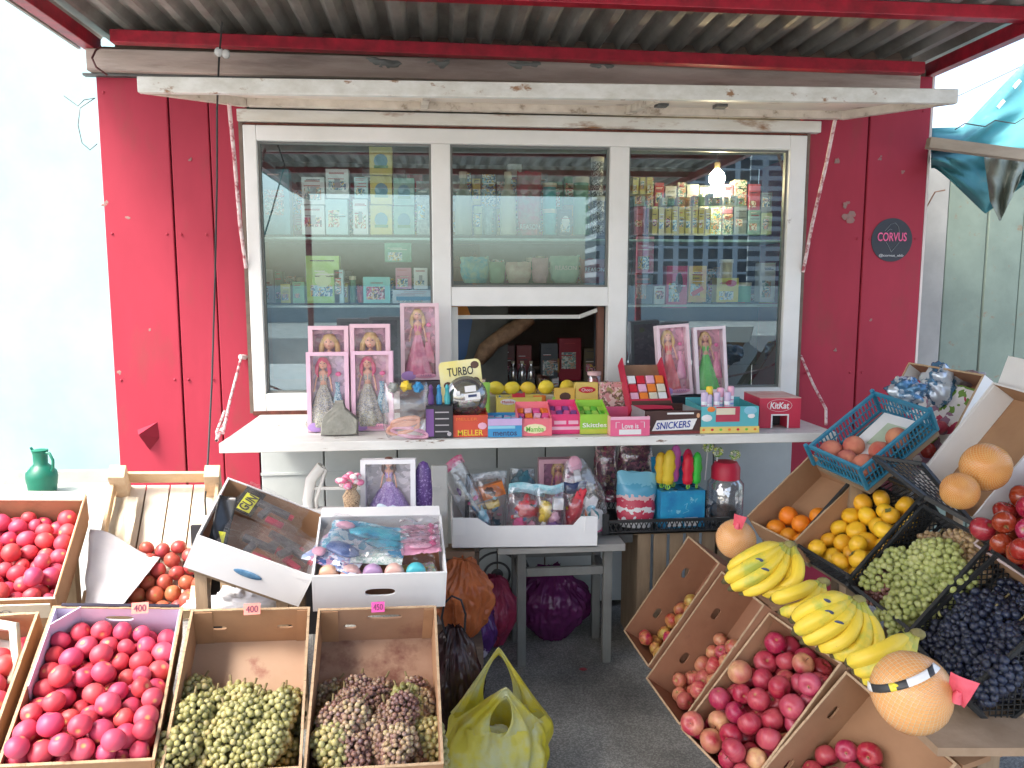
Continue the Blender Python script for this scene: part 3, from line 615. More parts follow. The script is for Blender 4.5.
def carton(key, name, label, mt, mt_in=None, holes_side=(), holes_end=(), t=.006, edge=CARDEDGE, low_front=0, cat='carton', inner_back=None, group=None, back_extra=0, front=True, holes_front=None):
    M, (w, l, h) = pose(key)
    root = thing(name, label, cat, group=group); root.matrix_world = M; root.location = M.translation; root.rotation_euler = M.to_euler()
    MB().bb((-w/2+t, -l/2+t, 0), (w/2-t, l/2-t, t)).build('base', mt_in or mt, root)
    for s in (-1, 1):
        MB_ = holed_panel(l, h, t, holes_side); MB_.build('side_wall', mt, root, (s*(w/2-t/2), 0, 0), (0, 0, R(90)))
        hh = h+back_extra if s > 0 else h-low_front
        if s < 0 and not front: continue
        holed_panel(w-2*t-.001, hh, t, [hl for hl in (holes_end if s > 0 or holes_front is None else holes_front) if hl[1]+hl[3] < hh-.01]).build('end_wall', (inner_back if inner_back and s > 0 else mt), root, (0, s*(l/2-t/2), 0))
    # raw cut edges of the board along the rim
    ed = MB()
    for s in (-1, 1):
        n = 14
        for i in range(n):
            a = -l/2+l*i/n; ed.box((s*(w/2-t/2), a+l/n/2, h+.0012+random.uniform(-.0006, .001)), (t*1.12, l/n*.98, .003))
    for i in range(12):
        a = -w/2+t+(w-2*t)*i/12; ed.box((a+(w-2*t)/24, l/2-t/2, h+back_extra+.0012+random.uniform(-.0006, .001)), ((w-2*t)/12.2, t*1.1, .003))
        if front: ed.box((a+(w-2*t)/24, -l/2+t/2, h-low_front+.0012), ((w-2*t)/12.2, t*1.1, .003))
    ed.build('rim_edge', edge, root)
    return root
HS = [(-.1, .095, .022, .014), (.1, .095, .022, .014)]
carton('C1', 'fruit_carton', 'brown carton of small mixed apples beside the wooden slats', CARDIN, holes_side=HS)
carton('C2', 'fruit_carton', 'brown carton of small pale red apples under the highest bananas', CARDIN, holes_side=HS)
carton('C3', 'fruit_carton', 'brown carton heaped with large crimson apples under the longest banana row', CARD, holes_side=HS)
carton('C4', 'fruit_carton', 'brown carton at the bottom edge under the strapped pomelo', CARD, holes_side=HS)
ca = carton('tomA', 'fruit_carton', 'carton with lilac lining full of pinkish tomatoes and a salmon tag', CARD, holes_end=[(0, .09, .035, .010)], inner_back=LILAC)
M, (w, l, h) = pose('tomA')
MB().bb((-w/2+.0065, -.02, .012), (-w/2+.0095, l/2-.008, h+.004)).build('lilac_flap', LILAC, ca)
MB().box((-w/2+.035, l/2-.035, .075), (.09, .003, .12), 0, (0, 0, R(45))).build('lilac_flap', LILAC, ca)
MB().bb((w/2-.0095, .05, .012), (w/2-.0065, l/2-.008, h+.002)).build('lilac_flap', LILAC, ca)
MB().bb((-w/2+.02, l/2-.002, h+.001), (w/2-.01, l/2+.006, h+.007)).build('dark_rim', flat('dark_print', (.03, .028, .05)), ca)
cg = carton('grapeL', 'fruit_carton', 'brown carton of green grapes with a salmon price tag', CARD, holes_side=[(.0, .07, .012, .02)], holes_end=[(-.09, .075, .022, .009), (.09, .075, .022, .009)], mt_in=P('plain_card_floor', (.44, .30, .21), .85, (.40, .27, .18), scale=6, bump=.12, col3=(.28, .12, .09), thr3=(.60, .68), scale3=5))
ch = carton('grapeR', 'fruit_carton', 'brown stained carton of dusky grapes with a pink price tag', CARD, mt_in=CARDSTAIN, holes_end=[(-.08, .075, .018, .010), (.02, .118, .05, .010)], inner_back=P('stained_end', (.36, .21, .13), .85, (.30, .17, .10), scale=6, col3=(.20, .08, .06), thr3=(.55, .7), scale3=5))
for c_, k in ((cg, 'grapeL'), (ch, 'grapeR')):
    M, (w, l, h) = pose(k)
    MB().bb((-w/2+.007, l/2-.0095, .008), (-w/2+.055, l/2-.0065, h-.002)).build('corner_flap', CARD, c_); MB().bb((w/2-.035, l/2-.0095, .008), (w/2-.007, l/2-.0065, h-.002)).build('corner_flap', CARD, c_)
cb_ = carton('tomB', 'fruit_carton', 'cream printed carton full of crimson tomatoes below the green jug', CARD, edge=CREAM)
M, (w, l, h) = pose('tomB')
for s_, nm in ((1, 'rear_flap'), (-1, 'front_flap')):
    f = MB().box((0, s_*(l/2+.014), h-.004 if s_ > 0 else h-.035), (w-.02, .004 if s_ < 0 else .05, .075 if s_ < 0 else .004), 0, (R(-8*s_), 0, 0)).build(nm, CREAM, cb_)
    sc_ = MB()
    for cx in (.03, .055, -.09, -.115):
        pts = [(cx+.011*math.cos(a*.7), (s_*(l/2+.014) + .009*math.sin(a*.7)) if s_ > 0 else -(l/2+.0175), (h-.001) if s_ > 0 else h-.035+.012*math.sin(a*.7)) for a in range(10)]
        for a, b in zip(pts, pts[1:]): sc_.bar(a, b, .0018)
    sc_.build('pen_scribble', flat('pen_grey', (.30, .28, .30)), cb_)
MB().bb((w/2, -l/2, .03), (w/2+.004, l/2, h+.02)).build('side_flap', CARD, cb_)
cc = carton('tomC', 'fruit_carton', 'cardboard tray with newspaper lining at the lower left corner', CARD)
M, (w, l, h) = pose('tomC')
NEWS = P('newspaper', (.48, .48, .44), .8, (.35, .36, .34), scale=60, col3=(.62, .60, .55), thr3=(.5, .6), scale3=6, bump=.2)
def crumpsheet(w_, l_, amp, seed, sc_=9, n=24):
    return MB().sheet(lambda u, v: ((u-.5)*w_*(1+.1*noise.noise(Vector((v*4, seed, 0)))), (v-.5)*l_, amp*noise.noise(Vector((u*sc_*.3, v*sc_*.3, seed)))+amp*.8*abs(noise.noise(Vector((u*sc_, v*sc_, seed+5))))), n, n)
crumpsheet(.27, .30, .025, 3).build('newspaper_lining', NEWS, cc, loc=(0.0, .06, .035), smooth=True)
mb = MB().tube([(-.05, .19, .06), (.03, .20, .12), (.11, .17, .13), (.13, .10, .10), (.12, .05, .06)], [.012, .016, .014, .012, .006], 7); mb.build('paper_twist', P('cream_paper', (.66, .62, .50), .8, bump=.5), cc, smooth=True)
co = carton('orange', 'fruit_carton', 'brown notched carton of oranges next to the counter end', CARD, low_front=.03)
M, (w, l, h) = pose('orange')
# red apple tray, pomelo tray, patterned tray
cr = carton('redap', 'fruit_carton', 'tray of glossy red apples cut by the photo right edge', CARD, edge=P('pink_rim', (.66, .52, .48), .7))
cp = carton('pomelo', 'fruit_carton', 'open carton holding two netted pomelos with white outer walls', WHITECARD, mt_in=CARD, inner_back=CARD, edge=WHITECARD)
M, (w, l, h) = pose('pomelo')
MB().bb((-w/2+.0065, -l/2+.05, .008), (-w/2+.0085, l/2-.01, h-.004)).build('inner_lining', WHITECARD, cp)
MB().box((0, l/2+.05, h+.0), (w, .11, .005), 0, (R(20), 0, 0)).build('top_flap', WHITECARD, cp)
cq = carton('patt', 'fruit_carton', 'white carton with wrapped pears on cherry patterned paper', WHITECARD, mt_in=CARDIN, inner_back=CARDIN, edge=CARDEDGE)
# plastic crates
def crate(key, name, label, mt, pitch=.022, diag=True, hi_back=0):
    M, (w, l, h) = pose(key)
    root = thing(name, label, 'crate'); root.location = M.translation; root.rotation_euler = M.to_euler()
    r_ = .009
    def lattice(mb, x0, x1, z0, z1, T):
        W, H = x1-x0, z1-z0; segs = []
        if diag:
            k = -int(H/pitch)-1
            while k*pitch < W:
                for sg in (1, -1):
                    a = k*pitch; p0 = max(0, a); p1 = min(W, a+H)
                    if p1 > p0:
                        q0, q1 = p0-a, p1-a
                        if sg < 0: q0, q1 = H-q0, H-q1
                        segs.append((x0+p0, z0+q0, x0+p1, z0+q1))
                k += 1
        else:
            k = 1
            while k*pitch < W: segs.append((x0+k*pitch, z0, x0+k*pitch, z1)); k += 1
            segs += [(x0, (z0+z1)/2, x1, (z0+z1)/2)]
        for a in segs: mb.bar(T(a[0], a[1]), T(a[2], a[3]), .0032 if diag else .0055, .003)
    def frame(par_name, pts):
        mb = MB()
        for a, b in zip(pts, pts[1:]): mb.bar(a, b, r_, r_*1.2)
        return mb
    hb = h+hi_back
    for s in (-1, 1):
        x = s*(w/2-.004); mb = MB(); lattice(mb, -l/2+.01, l/2-.01, .01, h-.008, lambda a, b: (x, a, b))
        mb.bar((x, -l/2, h-.004), (x, l/2, h-.004), .011, .011).bar((x, -l/2, .005), (x, l/2, .005), .009, .009)
        mb.build('side_wall', mt, root)
        y = s*(l/2-.004); H = hb if s > 0 else h; mb = MB(); lattice(mb, -w/2+.01, w/2-.01, .01, H-.008, lambda a, b: (a, y, b))
        mb.bar((-w/2+.006, y, H-.004), (w/2-.006, y, H-.004), .011, .013).bar((-w/2+.006, y, .005), (w/2-.006, y, .005), .009, .009)
        mb.build('end_wall', mt, root)
        for s2 in (-1, 1):
            H2 = (hb if s > 0 else h)
            MB().bb((s2*(w/2)-.011, s*(l/2)-.011, 0), (s2*(w/2)+.003, s*(l/2)+.003, H2+.012)).build('corner_post', mt, root, bevel=.003)
    mb = MB(); lattice(mb, -w/2+.008, w/2-.008, -l/2+.008, l/2-.008, lambda a, b: (a, b, .004)); mb.build('base_grid', mt, root)
    return root
k1 = crate('pers', 'plastic_crate', 'black lattice crate holding yellow persimmons', BLACKP, hi_back=.0)
k2 = crate('ggr', 'plastic_crate', 'black lattice crate holding pale green grapes', BLACKP, hi_back=.0)
k3 = crate('bgr', 'plastic_crate', 'black lattice crate holding dark blue grapes', BLACKP)
k4 = crate('blue', 'plastic_crate', 'blue slotted crate holding fuzzy peaches', TEALP, pitch=.017, diag=False)
M, (w, l, h) = pose('blue')
o = MB().box((0, .035, .022), (.15, .24, .003), 0, (0, 0, R(4))).build('cardboard_sheet', WHITECARD, k4); MB().box((.02, .05, .0255), (.09, .12, .002), 0, (0, 0, R(4))).build('printed_patch', flat('sage_print', (.46, .56, .42)), k4)
# tilted black panel (end of a further crate) leaning behind the persimmons
bk = thing('crate_lid', 'black lattice panel leaning between persimmons and peaches', 'crate panel')
A, B_, C_, D_ = at(874, 457, 2.45), at(922, 464, 2.38), at(972, 523, 2.15), at(925, 497, 2.25)
mb = MB()
for a, b in ((A, B_), (B_, C_), (C_, D_), (D_, A)): mb.bar(a, b, .013)
for i in range(1, 9):
    t = i/9; mb.bar(A.lerp(B_, t), D_.lerp(C_, t), .003); mb.bar(A.lerp(D_, t), B_.lerp(C_, t), .003)
mb.build('lattice', BLACKP, bk)
# wooden crate with pale slats and tomatoes
M, (w, l, h) = pose('wood')
wc = thing('wooden_crate', 'tilted new pine crate with bleached slats and tomatoes at its foot', 'wooden crate', M.translation, M.to_euler())
n = 4; sw = (w-.05)/n
for i in range(n): MB().bb((-w/2+.03+i*sw, -l/2, .0), (-w/2+.03+(i+1)*sw-.006, l/2, .008)).build('bottom_slat', PINEW, wc, bevel=.001)
for s in (-1, 1):
    MB().bb((s*w/2-.012*s-.006, -l/2, .05), (s*w/2-.012*s+.006, l/2, .1)).build('side_slat', PINE, wc, bevel=.001)
    MB().bb((s*w/2-.012*s-.006, -l/2, .012), (s*w/2-.012*s+.006, l/2, .03)).build('side_slat', PINE, wc, bevel=.001)
    MB().bb((-w/2+.02, s*(l/2)-.008, .035), (w/2-.02, s*(l/2)+.004, .095)).build('end_slat', PINE, wc, bevel=.001)
    for s2 in (-1, 1):
        MB().box((s2*(w/2-.03), s*(l/2-.03), h/2+.01), (.055, .055, h+.03), 0, (0, 0, 0)).build('corner_block', P('pine_block', (.68, .55, .38), .75, (.55, .4, .25), scale=15, bump=.2), wc, bevel=.002)
crumpsheet(.08, .34, .015, 8, 9, 16).build('paper_liner', P('cream_liner', (.70, .62, .48), .8, bump=.3), wc, loc=(-w/2+.06, .03, .05), smooth=True)
# sheets of white newsprint over the crate
q = [at(86, 606, 2.53), at(97, 536, 2.72), at(150, 556, 2.72), at(118, 604, 2.56), at(104, 578, 2.50), at(133, 575, 2.6), at(80, 560, 2.6)]
def paper(u, v):
    a = at(84, 606, 2.48).lerp(at(122, 606, 2.50), u); b = at(90, 534, 2.70).lerp(at(160, 556, 2.74), u)
    p = a.lerp(b, v); p.y += .03*math.sin(u*3)*v-.02*noise.noise(Vector((u*3, v*4, 2))); p.z += .02*math.sin(u*5+1)*(v) ; return p
o = MB().sheet(paper, 14, 14).build('paper_sheet', P('white_newsprint', (.80, .81, .84), .7, (.74, .75, .80), scale=20, bump=.2), smooth='all', solid=.001); tag(o, 'crumpled white paper sheet hanging over the pine crate corner', 'paper')

# ---------------------------------------------------------------- fruit
def fruit_mat(name, ca, cb, rough=.35, streak=None, top=None, rnd=.35, coat=.0, bump=.0, scale=14, sss=0):
    mt, nt, b = newmat(name); tc = N(nt, 'ShaderNodeTexCoord'); oi = N(nt, 'ShaderNodeObjectInfo')
    of = N(nt, 'ShaderNodeVectorMath', operation='SCALE'); cx = N(nt, 'ShaderNodeCombineXYZ'); L(nt, oi.outputs['Random'], cx.inputs[0]); L(nt, oi.outputs['Random'], cx.inputs[2]); of.inputs['Scale'].default_value = 37; L(nt, cx.outputs[0], of.inputs[0])
    ad = N(nt, 'ShaderNodeVectorMath', operation='ADD'); L(nt, tc.outputs['Object'], ad.inputs[0]); L(nt, of.outputs[0], ad.inputs[1])
    n = N(nt, 'ShaderNodeTexNoise'); n.inputs['Scale'].default_value = scale; n.inputs['Detail'].default_value = 4; L(nt, ad.outputs[0], n.inputs['Vector'])
    mr = N(nt, 'ShaderNodeMapRange'); mr.inputs['From Min'].default_value = .38; mr.inputs['From Max'].default_value = .66; L(nt, n.outputs['Fac'], mr.inputs['Value'])
    mx = N(nt, 'ShaderNodeMix', data_type='RGBA'); L(nt, mr.outputs[0], mx.inputs['Factor']); mx.inputs[6].default_value = c4(ca); mx.inputs[7].default_value = c4(cb); out = mx.outputs[2]
    if streak:
        mp = N(nt, 'ShaderNodeMapping'); mp.inputs['Scale'].default_value = (1, 1, .12); L(nt, ad.outputs[0], mp.inputs['Vector'])
        n2 = N(nt, 'ShaderNodeTexNoise'); n2.inputs['Scale'].default_value = 120; n2.inputs['Detail'].default_value = 3; L(nt, mp.outputs[0], n2.inputs['Vector'])
        m2 = N(nt, 'ShaderNodeMapRange'); m2.inputs['From Min'].default_value = .5; m2.inputs['From Max'].default_value = .75; m2.inputs['To Max'].default_value = .6; L(nt, n2.outputs['Fac'], m2.inputs['Value'])
        x2 = N(nt, 'ShaderNodeMix', data_type='RGBA'); L(nt, m2.outputs[0], x2.inputs['Factor']); L(nt, out, x2.inputs[6]); x2.inputs[7].default_value = c4(streak); out = x2.outputs[2]
    if top:   # stem and blossom ends have their own colour
        sp = N(nt, 'ShaderNodeSeparateXYZ'); L(nt, tc.outputs['Normal'], sp.inputs[0])
        ab = N(nt, 'ShaderNodeVectorMath', operation='LENGTH'); sx = N(nt, 'ShaderNodeSeparateXYZ'); L(nt, tc.outputs['Object'], sx.inputs[0]); c2 = N(nt, 'ShaderNodeCombineXYZ'); L(nt, sx.outputs[0], c2.inputs[0]); L(nt, sx.outputs[1], c2.inputs[1]); L(nt, c2.outputs[0], ab.inputs[0])
        m3 = N(nt, 'ShaderNodeMapRange'); m3.inputs['From Min'].default_value = top[1]; m3.inputs['From Max'].default_value = top[1]*.25; L(nt, ab.outputs['Value'], m3.inputs['Value'])
        x3 = N(nt, 'ShaderNodeMix', data_type='RGBA'); L(nt, m3.outputs[0], x3.inputs['Factor']); L(nt, out, x3.inputs[6]); x3.inputs[7].default_value = c4(top[0]); out = x3.outputs[2]
    hs = N(nt, 'ShaderNodeHueSaturation'); L(nt, out, hs.inputs['Color'])
    a = N(nt, 'ShaderNodeMapRange'); a.inputs['To Min'].default_value = .5-rnd*.05; a.inputs['To Max'].default_value = .5+rnd*.10; L(nt, oi.outputs['Random'], a.inputs['Value']); L(nt, a.outputs[0], hs.inputs['Hue'])
    a2 = N(nt, 'ShaderNodeMath', operation='MULTIPLY'); a2.inputs[1].default_value = 9.7; L(nt, oi.outputs['Random'], a2.inputs[0]); a3 = N(nt, 'ShaderNodeMath', operation='FRACT'); L(nt, a2.outputs[0], a3.inputs[0])
    a4 = N(nt, 'ShaderNodeMapRange'); a4.inputs['To Min'].default_value = 1-rnd*.45; a4.inputs['To Max'].default_value = 1+rnd*.35; L(nt, a3.outputs[0], a4.inputs['Value']); L(nt, a4.outputs[0], hs.inputs['Value'])
    L(nt, hs.outputs[0], b.inputs['Base Color']); b.inputs['Roughness'].default_value = rough; b.inputs['Coat Weight'].default_value = coat; b.inputs['Coat Roughness'].default_value = .2
    if sss: b.inputs['Subsurface Weight'].default_value = sss; b.inputs['Subsurface Radius'].default_value = (.008, .004, .002); b.inputs['Subsurface Scale'].default_value = 1
    if bump:
        nb = N(nt, 'ShaderNodeTexNoise'); nb.inputs['Scale'].default_value = 300; L(nt, tc.outputs['Object'], nb.inputs['Vector']); bp = N(nt, 'ShaderNodeBump'); bp.inputs['Strength'].default_value = bump; bp.inputs['Distance'].default_value = .002; L(nt, nb.outputs['Fac'], bp.inputs['Height']); L(nt, bp.outputs[0], b.inputs['Normal'])
    return mt
def fruit_mesh(name, r, mt, kind, seed, stem=None):
    mb = MB(); seg, rings = 22, 16; rnd = random.Random(seed)
    fl_ = {'tomato': .92, 'apple': .92, 'persimmon': .82, 'peach': .96, 'orange': .98, 'lemon': 1.25, 'pomelo': 1.0}[kind]
    tilt = rnd.uniform(-.06, .06)
    vs = []
    for i in range(rings+1):
        th = math.pi*i/rings; s_, c_ = math.sin(th), math.cos(th)
        for k in range(seg):
            a = 2*math.pi*k/seg
            rr = s_; z = c_*fl_
            if kind == 'apple': rr = s_*(1+.10*c_); z = fl_*c_-.34*math.exp(-(s_/.30)**2)*(1 if c_ > 0 else -.55); rr *= 1+.025*math.cos(5*a)*(1-c_)*.5
            elif kind == 'tomato': rr = s_*(1+.03*math.cos(5*a+seed)*max(0, c_)); z -= .16*math.exp(-(s_/.28)**2)*(1 if c_ > 0 else 0)
            elif kind == 'persimmon': rr = abs(s_)**.85; z -= .12*math.exp(-(s_/.3)**2)*(1 if c_ > 0 else 0)
            elif kind == 'peach': rr = s_*(1-.06*math.exp(-((a-math.pi)/.35)**2)); z -= .2*math.exp(-(s_/.25)**2)*(1 if c_ > 0 else 0)
            elif kind == 'lemon': rr = s_; z = fl_*c_+.16*math.copysign(math.exp(-(s_/.25)**2), c_)
            elif kind == 'pomelo': rr = s_*(1-.05*max(0, c_)); z = c_*.96
            nz = 1+.03*noise.noise(Vector((rr*math.cos(a)*1.3+seed*3, rr*math.sin(a)*1.3, z*1.3)))
            vs.append(((rr*math.cos(a)+tilt*z)*r*nz, rr*math.sin(a)*r*nz, z*r*nz))
    fs = [(i*seg+k, (i+1)*seg+k, (i+1)*seg+(k+1) % seg, i*seg+(k+1) % seg) for i in range(rings) for k in range(seg)]
    mb.add(vs, fs, 0)
    mats = [mt]
    if stem:
        mats.append(stem)
        if kind == 'apple' and seed % 2: mb.tube([(0, 0, r*.55), (r*.03, 0, r*.8), (r*.12, 0, r*1.02)], r*.035, 5, 1)
        elif kind == 'persimmon' and seed % 2:
            for a in range(4):
                an = a*math.pi/2; mb.add([(0, 0, r*.74), (r*.34*math.cos(an-.7), r*.34*math.sin(an-.7), r*.775), (r*.46*math.cos(an), r*.46*math.sin(an), r*.80), (r*.34*math.cos(an+.7), r*.34*math.sin(an+.7), r*.775)], [(0, 1, 2, 3)], 1)
            mb.ell((0, 0, r*.78), (r*.12, r*.12, r*.1), 8, 5, 1)
        elif kind in ('tomato', 'orange'): mb.ell((0, 0, r*(.71 if kind == 'tomato' else .975)), (r*.10, r*.10, r*.02), 7, 4, 1)
    return mb.mesh(name, mats, smooth='all')
def pack(n, dims, M, r, rj, seed, k=.6, iters=260, fill=None, hmax=None):
    """settle n balls in a tilted tray (walls endless upwards); returns local centres and radii"""
    rg = np.random.default_rng(seed); w, l, h = dims
    g = np.array(M.to_3x3().inverted() @ Vector((0, 0, -1))); g = g*k+np.array([0, 0, -1])*(1-k); g /= np.linalg.norm(g)
    rad = r*(1+rj*rg.uniform(-1, 1, n)); P_ = np.stack([rg.uniform(-w/2+r, w/2-r, n), rg.uniform(-l/2+r, (fill if fill is not None else l/2-r), n), rg.uniform(r, r*2+n*r*r*r*6/(w*l)*1.2, n)], 1)
    t = .007
    for it in range(iters):
        st = .004*(1-it/iters)+.0004; P_ += g*st
        for _ in range(2):
            D = P_[:, None]-P_[None]; d = np.sqrt((D**2).sum(-1))+1e-9; ov = (rad[:, None]+rad[None])*.985-d; np.fill_diagonal(ov, 0); ov = np.maximum(ov, 0)
            P_ += (D/d[..., None]*ov[..., None]*.35).sum(1)
            P_[:, 0] = np.clip(P_[:, 0], -w/2+t+rad, w/2-t-rad); P_[:, 1] = np.clip(P_[:, 1], -l/2+t+rad, l/2-t-rad); P_[:, 2] = np.maximum(P_[:, 2], rad+t)
    return P_, rad
def visible_ids(W_, rad):
    """indices seen from the camera or a step to either side of it"""
    keep = set(); n = len(W_)
    for cx, cy in ((0, 0), (-.7, 0), (.7, 0), (0, .6)):
        c = np.array([cx, cy, 1.55+(.15 if cy else 0)]); V = W_-c; D = np.linalg.norm(V, axis=1); U = V/D[:, None]; ar = rad/D
        for i in range(n):
            a = np.cross(U[i], [0, 0, 1]); a /= np.linalg.norm(a); b = np.cross(U[i], a); seen = False
            for rr in (.0, .5, .9):
                for q in range(10):
                    an = q*math.pi/5+rr; u = U[i]+(a*math.cos(an)+b*math.sin(an))*ar[i]*rr; u /= np.linalg.norm(u)
                    near = (D < D[i]-rad[i]*.3) & (np.arange(n) != i)
                    if not (near & (np.linalg.norm(np.cross(U, u), axis=1) < ar*.97)).any(): seen = True; break
                    if rr == 0: break
                if seen: break
            if seen: keep.add(i)
    return sorted(keep)
def fill_fruit(key, n, r, rj, seed, meshes, name, label, cat, group, k=.6, fill=None, rest=None):
    M, d = pose(key); Pl, rad = pack(n, d, M, r, rj, seed, k, fill=fill)
    W_ = np.array([list(M @ Vector(p)) for p in Pl]); ids = visible_ids(W_, rad); rnd = random.Random(seed)
    for j, i in enumerate(ids):
        me = rnd.choice(meshes); o = bpy.data.objects.new(name, me); COL.objects.link(o); o.location = W_[i]
        s_ = rad[i]/r*.99; o.scale = (s_, s_, s_)
        v = Vector((rnd.gauss(0, 1), rnd.gauss(0, 1), rnd.gauss(0, 1))).normalized(); o.rotation_euler = v.to_track_quat('Z', 'Y').to_euler()
        tag(o, label, cat, group)
    return len(ids)
TOMPINK = fruit_mat('pink_tomato_skin', (.50, .042, .095), (.58, .075, .115), .5, top=((.60, .30, .12), .007), rnd=.16, scale=10)
TOMRED = fruit_mat('orange_tomato_skin', (.42, .055, .055), (.46, .13, .08), .38, top=((.35, .25, .08), .006), rnd=.25)
APBIG = fruit_mat('crimson_apple_skin', (.36, .012, .055), (.50, .085, .12), .36, streak=(.52, .13, .12), top=((.40, .22, .08), .006), rnd=.10, coat=.05, scale=9)
APSM = fruit_mat('pale_red_apple_skin', (.50, .06, .09), (.62, .22, .14), .35, streak=(.66, .40, .2), top=((.45, .36, .12), .008), rnd=.3)
APMIX = fruit_mat('mixed_apple_skin', (.42, .02, .05), (.68, .40, .12), .35, streak=(.6, .2, .10), top=((.4, .32, .1), .007), rnd=.5, scale=26)
APGLOSS = fruit_mat('glossy_apple_skin', (.34, .01, .035), (.42, .03, .06), .2, streak=(.55, .12, .12), top=((.35, .22, .08), .008), rnd=.35, coat=.5)
PERS = fruit_mat('persimmon_skin', (.84, .43, .02), (.86, .50, .03), .38, rnd=.12)
ORAN = fruit_mat('orange_peel', (.80, .22, .01), (.82, .26, .015), .42, rnd=.2, bump=.5)
PEACH = fruit_mat('peach_skin', (.40, .06, .07), (.64, .24, .15), .9, rnd=.3, bump=.2, scale=9)
LEM = fruit_mat('lemon_peel', (.82, .60, .04), (.85, .66, .06), .4, rnd=.15, bump=.5)
STEM = flat('stem_brown', (.12, .075, .04), .8); CALYX = flat('calyx_green', (.16, .17, .05), .8); SCAR = flat('scar_brown', (.30, .20, .07), .8)
def meshes(kind, r, mt, stem): return [fruit_mesh(kind, r, mt, kind, s_, stem) for s_ in range(4)]
ct_ = 0
ct_ += fill_fruit('tomA', 142, .0258, .14, 5, meshes('tomato', .0258, TOMPINK, SCAR), 'tomato', 'plump pinkish red tomato in the carton with lilac lining', 'tomato', 'tomatoes in the lilac-lined carton', .48)
ct_ += fill_fruit('tomB', 118, .0268, .14, 6, meshes('tomato', .0268, TOMPINK, SCAR), 'tomato', 'plump crimson tomato in the cream carton below the green jug', 'tomato', 'tomatoes in the cream carton', .35)
ct_ += fill_fruit('tomC', 66, .029, .10, 7, meshes('tomato', .029, TOMPINK, SCAR), 'tomato', 'crimson tomato in the newspaper lined tray at the corner', 'tomato', 'tomatoes in the newspaper lined tray', .8)
ct_ += fill_fruit('wood', 36, .0285, .10, 8, meshes('tomato', .0285, TOMRED, SCAR), 'tomato', 'dull brownish pink tomato at the foot of the pine crate', 'tomato', 'tomatoes in the pine crate', .9)
ct_ += fill_fruit('C3', 80, .0345, .12, 9, meshes('apple', .0345, APBIG, STEM)+[fruit_mesh('apple', .0345, fruit_mat('patchy_apple_skin', (.40, .03, .06), (.70, .42, .20), .36, streak=(.55, .16, .12), rnd=.1, scale=12), 'apple', 9, STEM)], 'apple', 'large crimson apple in the fullest brown carton', 'apple', 'large crimson apples under the banana row', .45)
ct_ += fill_fruit('C2', 34, .029, .12, 10, meshes('apple', .029, APSM, STEM), 'apple', 'small pale red apple in the half empty carton', 'apple', 'small pale apples in the second carton', .5)
ct_ += fill_fruit('C1', 28, .029, .12, 11, meshes('apple', .029, APMIX, STEM), 'apple', 'small yellow and red apple in the carton beside the slats', 'apple', 'mixed apples beside the wooden slats', .75)
ct_ += fill_fruit('C4', 40, .035, .12, 12, meshes('apple', .035, APBIG, STEM), 'apple', 'dark red apple in the carton under the strapped pomelo', 'apple', 'dark red apples at the bottom edge', .8)
ct_ += fill_fruit('redap', 84, .034, .10, 13, meshes('apple', .034, APGLOSS, STEM), 'apple', 'glossy red apple in the tray at the far right', 'apple', 'glossy apples in the right tray', .2)
ct_ += fill_fruit('pers', 27, .033, .12, 14, meshes('persimmon', .034, PERS, CALYX)+[fruit_mesh('persimmon', .033, fruit_mat('ripe_persimmon_skin', (.74, .16, .03), (.78, .24, .03), .35, rnd=.1), 'persimmon', 7, CALYX)], 'persimmon', 'yellow persimmon in the black lattice crate', 'persimmon', 'persimmons in the black crate', .45)
ct_ += fill_fruit('orange', 7, .036, .06, 15, meshes('orange', .036, ORAN, SCAR), 'orange', 'bright orange lying in the notched brown carton', 'orange', 'oranges in the notched carton', .7)
ct_ += fill_fruit('blue', 6, .042, .10, 16, meshes('peach', .042, PEACH, SCAR), 'peach', 'fuzzy peach lying in the blue slotted crate', 'peach', 'peaches in the blue crate', .9)
print('fruit', ct_)
